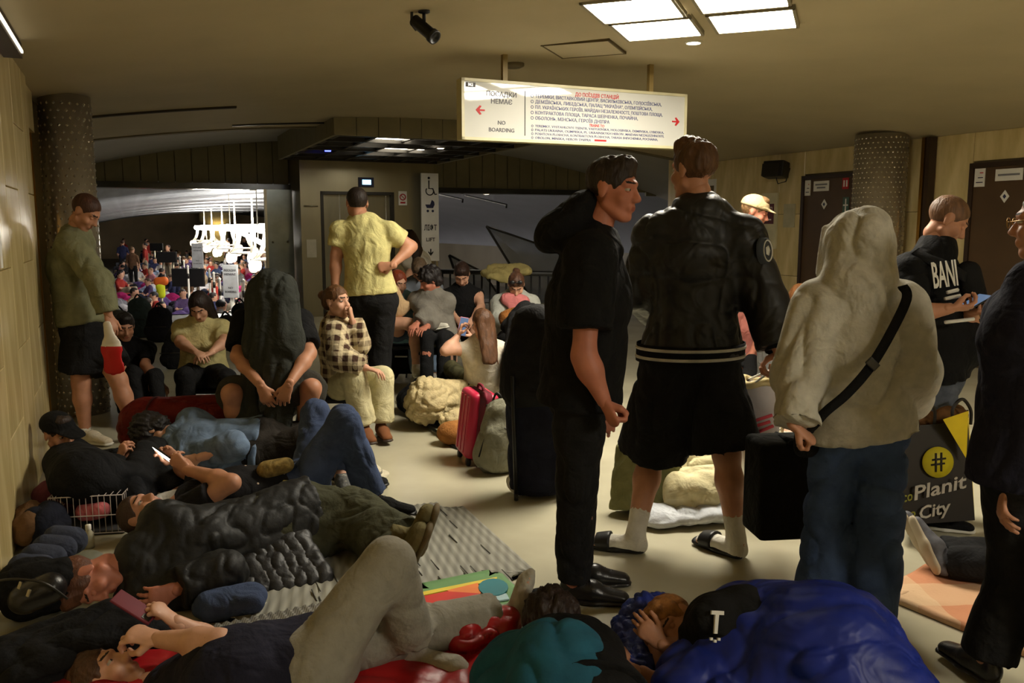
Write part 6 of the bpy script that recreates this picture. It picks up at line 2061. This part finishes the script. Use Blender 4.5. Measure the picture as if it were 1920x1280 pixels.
# grey backpack
bp = empty('backpack', G(930, 890), 'grey backpack standing on the floor beside the pink suitcase', 'backpack')
cb_ = G(932, 886)
bsoft = [Seg(cb_ + V(0, .05, .1), cb_ + V(.04, .06, .36), (.16, .11), (.12, .09), V(1, .3, 0)), Seg(cb_ + V(.0, -.05, .09), cb_ + V(.02, -.04, .24), (.12, .05), (.1, .04), V(1, .3, 0))]
soft('body', bsoft, .011, fab('backpack_grey', (128, 126, 108)), bp, .03, .008, seed=3, ground=0.0)
for x in (-.05, .05):
    v1, f1 = strap_vf(smooth_path([cb_ + V(x, .14, .4), cb_ + V(x, .2, .3), cb_ + V(x, .17, .1)]), V(0, 1, 0), .04, .01)
    mk('strap', v1, f1, F_black, bp)
tube('zip', smooth_path([cb_ + V(-.11, -.07, .12), cb_ + V(-.05, -.06, .27), cb_ + V(.06, -.055, .29), cb_ + V(.12, -.06, .16)]), .005, M_black, bp, 5)
soft('side_pocket', [Seg(cb_ + V(.13, .03, .06), cb_ + V(.13, .03, .18), (.05, .06), (.045, .05))], .011, fab('backpack_pale', (168, 164, 140)), bp, ground=0.0)
tube('loop', smooth_path([cb_ + V(-.03, .06, .43), cb_ + V(0, .06, .49), cb_ + V(.05, .06, .43)]), .008, M_black, bp, 6)
# black trolley with a bag
tr_ = empty('trolley_bag', G(1005, 950), 'tall black wheeled trolley bag behind the man in the hooded top', 'bag')
ct = G(1008, 935)
soft('upper_bag', [Seg(ct + V(-.02, .1, .62), ct + V(0, .12, .95), (.2, .16), (.16, .12))], .016, F_black2, tr_, .03, .012)
soft('lower_bag', [Seg(ct + V(0, .08, .1), ct + V(0, .1, .5), (.17, .13), (.18, .14))], .016, fab('dark_navy_bag', (28, 30, 44)), tr_, .03, .01, ground=0.02)
tube('leg', [ct + V(-.12, -.04, .02), ct + V(-.14, -.02, .7)], .012, M_black, tr_, 6)
tube('leg', [ct + V(.12, -.04, .02), ct + V(.12, -.02, .7)], .012, M_black, tr_, 6)
for x in (-.12, .12):
    v1, f1 = lathe_vf([(.02, -.012), (.024, 0), (.02, .012)], 12)
    mk('wheel', v1 @ rotm(ry=PI / 2).T + ct + V(x, -.04, .024), f1, M_black, tr_)
thing('white_sneaker_bag', [Seg(G(962, 902, .07), G(975, 915, .05), .05, .045)], .012, F_white, 'small white cloth bundle behind the black trolley bag', 'bundle', amp=.008)
# cream plush bundle, brown cushion and straps
thing('plush_blanket', [Seg(G(800, 752, .2), G(800, 752, .21), (.17, .19), (.17, .19)), Seg(G(800, 752, .2), G(890, 742, .17), (.16, .17), (.12, .13), V(0, 1, 0)), Seg(G(845, 790, .1), G(905, 780, .1), (.09, .09), (.08, .09)), Seg(G(890, 742, .2), G(925, 735, .15), .09, .08)], .0145, fab('cream_plush', (186, 170, 130), var=.22, vscale=18, bump=.6, bscale=70), 'bundle of cream plush blankets on the floor beside the girl in the tank top', 'blanket', amp=.022, freq=(16, 6, 10), seed=6)
thing('brown_cushion', [Seg(G(848, 812, .08), G(880, 805, .08), (.12, .085), (.1, .08), V(0, 1, 0))], .013, fab('tan_plush', (150, 100, 52), bump=.5), 'round tan plush cushion between the cream blankets and the pink suitcase', 'cushion')
o = tube('bag_strap', smooth_path([G(745, 748, .02), G(765, 775, .015), G(795, 792, .02), G(825, 815, .02), G(842, 832, .012), G(868, 842, .012)]), .012, M_black, None, 6)
tag(o, 'black strap trailing on the floor beside the cream plush blankets', 'strap')
thing('black_holdall', [Seg(G(765, 752, .1), G(790, 735, .16), (.1, .11), (.12, .14)), Seg(G(770, 765, .06), G(830, 790, .05), .06, .05)], .016, F_black, 'black holdall behind the cream plush blankets', 'bag', amp=.012)
# pram
pr = empty('pram', G(775, 700), 'black folded pram in front of the red haired woman', 'pram')
pc = G(768, 715)
soft('basket', [Seg(pc + V(-.12, 0, .2), pc + V(.16, 0, .22), (.14, .13), (.14, .12), V(0, 1, 0))], .018, F_black2, pr, .03, .01)
for (a, b) in (((-.25, -.05, .52), (.22, .02, .12)), ((-.25, .25, .52), (.22, .3, .12)), ((.25, 0, .55), (-.2, 0, .08)), ((.25, .26, .55), (-.2, .3, .08))):
    tube('frame', [pc + V(*a), pc + V(*b)], .014, M_black, pr, 6)
tube('hand_bar', smooth_path([pc + V(-.25, -.05, .52), pc + V(-.33, -.02, .58), pc + V(-.33, .22, .58), pc + V(-.25, .25, .52)]), .018, M_black, pr, 6)
for (x, y) in ((-.2, -.02), (-.2, .3), (.22, -.02), (.22, .3)):
    v1, f1 = tube_vf([pc + V(x + .085 * math.cos(a), y, .1 + .085 * math.sin(a)) for a in np.linspace(0, 2 * PI, 19)[:-1]], .016, 6, closed=True)
    w = mk('wheel', v1, f1, M_black, pr)
    for a in (0, PI / 3, 2 * PI / 3):
        tube('spoke', [pc + V(x + .08 * math.cos(a), y, .1 + .08 * math.sin(a)), pc + V(x - .08 * math.cos(a), y, .1 - .08 * math.sin(a))], .005, M_steel, w, 4)
tube('print_mark', [pc + V(-.12, -.14, .27), pc + V(.0, -.145, .27)], .008, M_paper, pr, 5)
thing('cream_pillow', [Seg(P(735, 545, 7.7), P(745, 580, 7.68), (.07, .05), (.1, .06), V(1, 0, 0)), Seg(P(745, 580, 7.68), P(768, 572, 7.7), .06, .04)], .016, fab('pillow_cream', (190, 160, 122)), 'cream pillow leaning against the red haired woman', 'pillow', ground=None)
thing('yellow_blanket', [Seg(P(915, 512, 9.42), P(985, 508, 9.4), (.11, .07), (.1, .06)), Seg(P(920, 502, 9.4), P(980, 500, 9.4), .05, .05), Seg(P(918, 518, 9.3), P(950, 522, 9.3), .05, .05)], .018, fab('yellow_fleece', (176, 164, 110), bump=.5), 'pale yellow blanket rolled over the black railing', 'blanket', amp=.02, ground=None)
thing('fur_bundle', [Seg(P(950, 598, 7.3), P(968, 592, 7.3), .075, .07)], .016, fab('ginger_fur', (132, 84, 40), bump=.8), 'ginger fur bundle on the dark bag in front of the woman in pale grey', 'bundle', amp=.012, ground=None)
thing('black_duffel', [Seg(G(960, 722, .12), G(990, 710, .35), (.2, .15), (.17, .14), V(1, 0, 0)), Ell(P(988, 585, 7.0), (.1, .09, .1)), Seg(G(990, 740, .3), P(985, 600, 7.0), (.2, .15), (.16, .12), V(1, 0, 0)), Seg(P(985, 600, 7.0), P(952, 612, 7.0), .07, .06)], .02, F_black2, 'tall heap of black duffel bags behind the trolley', 'bag', amp=.014, seed=13)
# maroon holdall
mb = empty('holdall', G(335, 795), 'long maroon holdall bag on the floor in front of the woman in yellow', 'bag')
soft('body', [Seg(G(278, 800, .2), G(410, 795, .2), (.19, .2), (.19, .2), V(0, 1, 0))], .014, fab('maroon_nylon', (104, 26, 22), rough=.6), mb, .03, .01, (4, 9, 9), ground=0.0)
tube('piping', [G(278, 800, .2) + V(.05, .0, 0) + .197 * V(0, math.cos(a), math.sin(a)) for a in np.linspace(0, 2 * PI, 21)[:-1]], .008, mat('maroon_dark', (70, 16, 16)), mb, 5, closed=True)
# seats under the seated people
for (c, lab) in ((P(510, 760, 5.62), 'low folding stool under the person with the draped jacket'), (P(640, 735, 6.12), 'low folding stool under the woman in plaid'), (P(382, 720, 6.92), 'low folding stool under the woman in yellow'),
                 (P(868, 630, 8.68), 'folding stool under the person in the black sleeveless top'), (P(968, 648, 8.12), 'folding stool under the woman in pale grey'), (P(792, 630, 8.38) + V(-.03, .25, -.02), 'folding stool under the person with bowed head'),
                 (P(762, 640, 8.1), 'folding stool under the red haired woman'), (P(822, 650, 7.72), 'folding stool under the person in the grey sweater'), (P(1500, 740, 6.88), 'folding stool under the smiling woman'), (P(906, 738, 6.72), 'low stool under the girl in the tank top')):
    t = empty('folding_stool', V(c[0], c[1], 0), lab, 'stool')
    z = c[2] - .04
    box('seat', V(c[0], c[1], z), (.34, .3, .03), fab('stool_canvas', (50, 52, 56)), t, None, .01, True)
    for sx in (-.15, .15):
        tube('leg', [V(c[0] + sx, c[1] - .14, 0.0), V(c[0] + sx, c[1] + .13, z)], .01, M_steel_d, t, 6)
        tube('leg', [V(c[0] + sx, c[1] + .14, 0.0), V(c[0] + sx, c[1] - .13, z)], .01, M_steel_d, t, 6)
# hat and cup on the floor
ht = empty('sun_hat', G(692, 888), 'white woven sun hat lying on the floor by the jeans', 'hat')
v1, f1 = lathe_vf([(.0, .06), (.06, .058), (.08, .04), (.085, .012), (.1, .006), (.13, .004), (.13, .0), (.0, .0)], 32, False)
mk('straw', v1 + G(690, 890), f1, fab('white_straw', (198, 190, 166), bump=.8, bscale=120), ht)
v1, f1 = lathe_vf([(.084, .012), (.088, .012), (.087, .026), (.083, .026)], 32, False)
mk('band', v1 + G(690, 890), f1, fab('hat_band', (120, 118, 110)), ht)
cp = empty('paper_cup', G(618, 948), 'small white paper cup on the floor beside the jeans', 'cup')
v1, f1 = lathe_vf([(.028, 0), (.037, .08), (.039, .082), (.036, .08), (.027, .004), (0, .004)], 20, False)
mk('cup', v1 + G(618, 950), f1, M_paper, cp)
v1, f1 = tube_vf([G(618, 950) + V(.038 * math.cos(a), .038 * math.sin(a), .081) for a in np.linspace(0, 2 * PI, 21)[:-1]], .0025, 5, closed=True)
mk('rim', v1, f1, M_white, cp)
# wire basket with small things
wc = empty('wire_basket', G(165, 990), 'white wire pet carrier with toys beside the lying man', 'cage')
M_wire = mat('white_wire', (190, 178, 172), rough=.4)
o0 = G(165, 1004) + V(0, .0, 0)
lx_, ly_, lz_ = .34, .26, .2
ex, ey = nrm(V(1, .18, 0)), nrm(V(-.18, 1, 0))
for z in (.01, lz_ * .5, lz_):
    tube('rail', [o0 - ex * lx_ / 2 + V(0, 0, z), o0 + ex * lx_ / 2 + V(0, 0, z), o0 + ex * lx_ / 2 + ey * ly_ + V(0, 0, z), o0 - ex * lx_ / 2 + ey * ly_ + V(0, 0, z)], .003, M_wire, wc, 5, closed=True)
for i in range(13):
    a = o0 - ex * lx_ / 2 + ex * lx_ * i / 12
    tube('wire', [a + V(0, 0, .01), a + V(0, 0, lz_), a + ey * ly_ + V(0, 0, lz_), a + ey * ly_ + V(0, 0, .01)], .002, M_wire, wc, 4)
for i in range(1, 8):
    for sx in (-1, 1):
        a = o0 + ex * sx * lx_ / 2 + ey * ly_ * i / 8
        tube('wire', [a + V(0, 0, .01), a + V(0, 0, lz_)], .002, M_wire, wc, 4)
box('tray', o0 + ey * ly_ / 2 + V(0, 0, .012), (lx_, ly_, .02), mat('tray_grey', (70, 70, 72)), wc, np.stack([ex, ey, V(0, 0, 1)], 1), .004)
thing('pink_pouch', [Seg(o0 + ey * .06 + V(-.02, 0, .1), o0 + ey * .06 + V(.05, 0, .11), (.05, .05), (.05, .045))], .008, fab('pink_plush', (206, 112, 116)), 'pink soft pouch inside the white wire carrier', 'pouch', amp=.006, ground=None)
thing('pink_blanket', [Seg(G(100, 935, .1), G(190, 925, .1), (.12, .1), (.1, .09), V(0, 1, 0))], .012, fab('mauve_fleece', (104, 54, 66)), 'dusty mauve blanket between the boy in the cap and the wire carrier', 'blanket', amp=.014)
bt = empty('bottle', G(168, 1026), 'small white plastic bottle in front of the wire carrier', 'bottle')
v1, f1 = lathe_vf([(0, 0), (.022, 0), (.023, .01), (.023, .07), (.012, .085), (.011, .095)], 18, False)
mk('body', v1 + G(168, 1026), f1, mat('bottle_white', (206, 202, 180), rough=.4), bt)
v1, f1 = lathe_vf([(.013, .09), (.013, .112), (0, .112)], 14, False)
mk('cap', v1 + G(168, 1026), f1, M_white, bt)
cp2 = empty('teal_box', G(122, 1010), 'small teal and yellow snack box in front of the wire carrier', 'box')
box('carton', G(134, 1022) + V(0, 0, .035), (.05, .06, .07), mat('teal_card', (52, 128, 124)), cp2, rotm(rz=.4), .003)
box('lid', G(134, 1022) + V(0, 0, .073), (.054, .064, .01), mat('yellow_card', (196, 156, 48)), cp2, rotm(rz=.4), .002)
thing('tissue_pack', [Seg(G(300, 935, .1), G(330, 925, .12), (.05, .012), (.04, .012), V(0, 1, 0.4))], .008, F_white, 'pale tissue pack beside the lying man', 'pack', amp=.004, ground=None)
# bags against the left wall
thing('dark_rucksack', [Seg(G(78, 985, .1), G(92, 975, .11), (.1, .1), (.09, .1), V(0, 1, 0))], .014, fab('dark_blue_black', (24, 26, 36)), 'dark blue rucksack by the wall behind the padded cushion', 'backpack', amp=.014)
thing('brown_blanket', [Seg(G(52, 990, .1), G(62, 968, .12), .085, .08)], .014, fab('brown_knit', (96, 70, 46)), 'brown knitted blanket at the foot of the marble wall', 'blanket', amp=.012, seed=4)
ac = empty('air_cushion', G(50, 1080), 'slate blue padded air cushion with thick ribs', 'cushion')
for i in range(4):
    a = G(45, 1098, .0) + V(0.0 * i, .09 * i, .075 + .008 * i)
    soft('rib', [Seg(a, a + V(.07, .02, -.01), (.052, .07), (.052, .065), V(0, 1, 0))], .011, fab('slate_velour', (58, 62, 76)), ac, .03, .003, seed=i)
thing('grey_carton', [Seg(G(150, 1062, .05), G(172, 1052, .05), (.08, .05), (.07, .05), V(0, 1, 0))], .014, mat('grey_tarp', (108, 108, 92), rough=.6), 'flat grey pouch beside the padded air cushion', 'pouch', amp=.006)
bk = empty('backpack', G(50, 1165), 'black backpack with silver zip pulls beside the sleeping man', 'backpack')
cbk = G(60, 1172)
soft('body', [Seg(cbk + V(-.05, .08, .11), cbk + V(.06, .1, .12), (.13, .12), (.11, .11), V(0, 1, 0))], .011, F_black, bk, .03, .01, ground=0.0)
soft('front_pocket', [Seg(cbk + V(.0, -.02, .12), cbk + V(.08, -.0, .15), (.07, .06), (.06, .06), V(0, 1, 0))], .011, F_leather, bk, ground=0.0)
for (x, z) in ((.02, .2), (.05, .17)):
    box('zip_pull', cbk + V(x, -.09, z), (.012, .006, .03), M_steel, bk, rotm(ry=.4), .002)
tube('zip', smooth_path([cbk + V(-.1, -.06, .2), cbk + V(.0, -.08, .22), cbk + V(.1, -.07, .2), cbk + V(.16, -.03, .12)]), .005, M_steel_d, bk, 5)
thing('black_coat', [Seg(G(40, 1245, .08), G(210, 1185, .1), (.2, .09), (.18, .1), V(0, 1, 0)), Seg(G(210, 1185, .08), G(300, 1180, .06), .09, .06)], .013, F_black, 'black coat heaped on the floor behind the head of the woman in navy', 'coat', amp=.02, seed=22)
thing('red_cushion', [Seg(P(60, 1300, 2.6), P(210, 1300, 2.6), (.16, .07), (.16, .07), V(0, 1, 0))], .014, fab('red_fleece', (130, 24, 28)), 'red cushion under the head of the woman in navy', 'cushion', amp=.008)
# puffer jacket spread over the sleeping man
pj = empty('puffer_coat', G(480, 1060), 'black quilted puffer coat spread over the sleeping man', 'coat')
M_quilt = mat('quilt_black', (30, 29, 29), rough=.5, var=.25, vscale=30, bump=.25, bscale=60, spec=.4)
for i in range(7):
    t_ = i / 6
    a = lerp(P(392, 985, 3.74), P(520, 972, 3.86), t_)
    b = lerp(P(470, 1110, 3.36), P(606, 1084, 3.48), t_)
    m_ = lerp(a, b, .5) + V(0, -.02, .05)
    soft('quilt_channel', [Seg(a, m_, (.05, .035), (.055, .035), V(1, .1, 0)), Seg(m_, b, (.055, .035), (.05, .03), V(1, .1, 0))], .011, M_quilt, pj, .03, .006, (20, 20, 20), i, ground=.01)
thing('dark_jeans_heap', [Seg(G(395, 1135, .05), G(470, 1120, .06), (.09, .06), (.08, .06), V(0, 1, 0))], .012, F_jean_d, 'dark jeans peeking out under the puffer coat', 'jeans', amp=.008)
thing('black_scarf', [Seg(G(1005, 1112, .02), G(1035, 1105, .02), (.03, .018), (.03, .015))], .009, F_black, 'small black pouch on the floor behind the shoes of the hooded man', 'pouch')

# more luggage on the floor before the tunnel opening
for (x, y, w_, h_, c, lab) in ((300, 640, .2, .34, (34, 34, 40), 'black rucksack standing on the floor before the tunnel opening'), (425, 655, .2, .3, (40, 38, 36), 'dark grey duffel bag beside the woman in yellow'),
                               (330, 690, .16, .3, (28, 28, 30), 'small black bag on the floor left of the woman in yellow'), (262, 632, .2, .42, (70, 84, 86), 'teal grey folded camping chair bag near the tunnel opening'),
                               (225, 640, .18, .3, (90, 88, 80), 'grey kit bag at the column by the tunnel opening'), (452, 640, .16, .4, (30, 30, 34), 'tall black bag behind the person with the draped jacket')):
    b_ = G(x, y)
    t = empty('luggage', b_, lab, 'bag')
    soft('body', [Seg(b_ + V(0, 0, .12), b_ + V(.02, 0, h_), (w_, .14), (w_ * .8, .11), V(1, 0, 0))], .022, fab('luggage_%d_%d' % (x, y), c), t, .03, .012, seed=x, ground=0.0)
    tube('handle', smooth_path([b_ + V(-.05, 0, h_ + .1), b_ + V(0, 0, h_ + .17), b_ + V(.07, 0, h_ + .1)]), .012, M_black, t, 6)
    tube('zip', [b_ + V(-w_ * .7, -.13, h_ * .6), b_ + V(w_ * .7, -.13, h_ * .62)], .006, M_steel_d, t, 5)
# ------------------------------------------------------------------ the crowd camping in the tunnel
def crowd_template(kind):
    if kind == 'sit':
        s = [Seg((0, 0, .12), (0, .05, .5), (.17, .13), (.18, .12), V(1, 0, 0), lab=1), Ell((0, .0, .72), (.085, .1, .12), lab=0), Ell((0, .025, .78), (.1, .112, .105), lab=3), Seg((0, .02, .55), (0, .01, .64), .055, lab=0)]
        for x in (-1, 1):
            s += [Seg((x * .1, 0, .12), (x * .17, -.4, .3), .09, .07, lab=2), Seg((x * .17, -.4, .3), (x * .1, -.5, .06), .065, .05, lab=2), Seg((x * .2, .03, .5), (x * .26, -.1, .3), .055, .05, lab=1), Seg((x * .26, -.1, .3), (x * .1, -.3, .34), .042, .035, lab=0)]
    elif kind == 'stand':
        s = [Seg((0, 0, .95), (0, 0, 1.35), (.17, .12), (.19, .12), V(1, 0, 0), lab=1), Ell((0, -.02, 1.62), (.085, .1, .12), lab=0), Ell((0, .025, 1.68), (.1, .112, .105), lab=3), Seg((0, 0, 1.4), (0, 0, 1.54), .055, lab=0)]
        for x in (-1, 1):
            s += [Seg((x * .1, 0, .92), (x * .11, 0, .06), .095, .055, lab=2), Seg((x * .21, 0, 1.38), (x * .27, .02, 1.1), .055, .05, lab=1), Seg((x * .27, .02, 1.1), (x * .22, -.1, .88), .042, .04, lab=0)]
    else:
        s = [Seg((-.1, 0, .14), (.35, 0, .16), (.2, .13), (.19, .13), V(0, 1, 0), lab=1), Ell((.62, 0, .14), (.11, .1, .1), lab=0), Ell((.66, .02, .15), (.1, .1, .1), lab=3), Seg((.4, 0, .14), (.55, 0, .14), .06, lab=0),
             Seg((-.1, .08, .13), (-.55, .15, .3), .1, .07, lab=2), Seg((-.55, .15, .3), (-.85, .1, .08), .065, .05, lab=2), Seg((-.1, -.08, .13), (-.9, -.12, .08), .1, .055, lab=2), Seg((.3, -.2, .15), (.0, -.28, .1), .05, .045, lab=1), Seg((.0, -.28, .1), (-.1, -.1, .26), .042, .035, lab=0)]
    v, q, lab = polygonise(s, .045, .04, labels=True)
    v = relax(v, q, 1)
    m = np.array([np.bincount(r, minlength=4).argmax() for r in lab[q]])
    return v, q, m


CT = {k: crowd_template(k) for k in ('sit', 'stand', 'lie')}
CMESH = {}
TOPS = [('white', (190, 188, 186)), ('black', (30, 30, 34)), ('grey', (120, 118, 116)), ('navy', (48, 52, 84)), ('purple', (84, 68, 104)), ('blue', (74, 88, 120)), ('brown', (104, 78, 58)), ('beige', (176, 156, 128)), ('pink', (176, 116, 128)), ('red', (150, 50, 44))]
BOTS = [(40, 44, 60), (30, 30, 32), (90, 92, 100), (150, 140, 120)]
HRS = [(36, 26, 22), (70, 48, 32), (110, 84, 54), (24, 20, 20)]


def crowd(kind, u, v, yaw, ti, bi, hi, z=None, s=1.0):
    tn, tc = TOPS[ti]
    if kind not in CMESH:
        vv, qq, mm = CT[kind]
        o = mk('person', vv, qq, [skin('fair')[0], F_white, F_black, F_black], None, True, mm, base=V(0, 0, 0))
        CMESH[kind] = o.data
        bpy.data.objects.remove(o)
    o = bpy.data.objects.new('person', CMESH[kind])
    COL.objects.link(o)
    o.location = tuple(W(u, v, LOWZ if z is None else z))
    o.rotation_euler = (0, 0, yaw)
    o.scale = (s, s, s)
    for k, mm in ((1, fab('crowd_' + tn, tc)), (2, fab('crowd_bottom%d' % bi, BOTS[bi])), (3, hairmat('crowd%d' % hi, HRS[hi]))):
        o.material_slots[k].link = 'OBJECT'
        o.material_slots[k].material = mm
    where = {'sit': 'sitting on the floor of the tunnel', 'stand': 'standing in the tunnel', 'lie': 'lying on the floor of the tunnel'}[kind]
    tag(o, 'distant person in a %s top %s' % (tn, where), 'person', '%s topped people %s' % (tn, where))
    return o


rng = random.Random(11)
# keep the posts, placards and screens free
taken = []
for o in bpy.data.objects:
    if o.parent is None and o.name.split('.')[0] in ('barrier_post', 'placard', 'display_screen'):
        l_ = np.array(o.location)
        taken.append((float(l_ @ BU), float(l_ @ BV), .35))

RAD = {'sit': .5, 'stand': .38, 'lie': .85, 'bundle': .5}
for i in range(9000):
    if len(taken) > 165:
        break
    u = 18.5 + 48 * rng.random() ** 1.1
    v = max(-.35, u * rng.uniform(-.022, .142))
    r = rng.random()
    kind = 'sit' if r < .72 else ('stand' if r < .84 else 'lie')
    if kind == 'stand' and u < 36:
        kind = 'sit'
    if (u - 60) ** 2 + (v - 5.3) ** 2 < 5 or (kind == 'stand' and abs(v - 3.5) < 1.3):
        continue
    if any((u - a) ** 2 + (v - b) ** 2 < (c + RAD[kind]) ** 2 for a, b, c in taken):
        continue
    taken.append((u, v, RAD[kind]))
    crowd(kind, u, v, rng.uniform(-PI, PI), rng.randrange(len(TOPS)), rng.randrange(4), rng.randrange(4), s=rng.uniform(.92, 1.08))
BUN = [('purple', (78, 62, 108)), ('white', (186, 184, 188)), ('blue', (66, 78, 116)), ('dark', (38, 38, 46)), ('magenta', (150, 34, 92)), ('grey', (120, 120, 128)), ('pale blue', (150, 168, 196))]
bun_mesh = []
for k in range(3):
    rr_ = random.Random(k)
    o = soft('bundle', [Seg((-.25, 0, .14), (.25, .05, .16), (.2, .15), (.22, .17), V(0, 1, 0)), Ell((.05, .1, .3), (.2, .18, .12)), Seg((-.4, .1, .07), (.1, -.2, .08), .08, .09)], .045, F_white, None, .05, .05, (5, 5, 5), k + 3, base=V(0, 0, 0), ground=0.0)
    bun_mesh.append(o.data)
    bpy.data.objects.remove(o)
n_b = 0
for i in range(9000):
    if n_b > 90:
        break
    u = 19.5 + 32 * rng.random() ** 1.3
    v = max(-.35, u * rng.uniform(-.02, .135))
    if any((u - a) ** 2 + (v - b) ** 2 < (c * .8 + .42) ** 2 for a, b, c in taken):
        continue
    taken.append((u, v, .45))
    n_b += 1
    cn_, cc_ = BUN[rng.randrange(len(BUN))]
    o = bpy.data.objects.new('bundle', bun_mesh[rng.randrange(3)])
    COL.objects.link(o)
    o.location = tuple(W(u, v, LOWZ))
    o.rotation_euler = (0, 0, rng.uniform(-PI, PI))
    o.material_slots[0].link = 'OBJECT'
    o.material_slots[0].material = fab('bundle_' + cn_, cc_)
    tag(o, '%s bundle of bedding on the tunnel floor among the crowd' % cn_, 'bundle', '%s bedding bundles in the tunnel' % cn_)
# the bright yellow and orange tent-like toy in the crowd
tt = empty('toy_windmill', W(24.6, 1.05, LOWZ), 'bright yellow and orange inflatable standing out in the tunnel crowd', 'inflatable')
cti = P(303, 545, 22.5)
soft('yellow_part', [Seg(cti + V(0, 0, -.12), cti + V(-.03, 0, .12), (.1, .07), (.13, .08))], .03, mat('neon_yellow', (214, 226, 40), rough=.5), tt)
soft('orange_part', [Seg(cti + V(-.1, 0, .24), cti + V(.1, 0, .26), (.12, .08), (.12, .08), V(0, 0, 1))], .03, mat('neon_orange', (226, 110, 40), rough=.5), tt)
tube('pole', [V(cti[0], cti[1], LOWZ), cti], .03, M_steel, tt, 6)
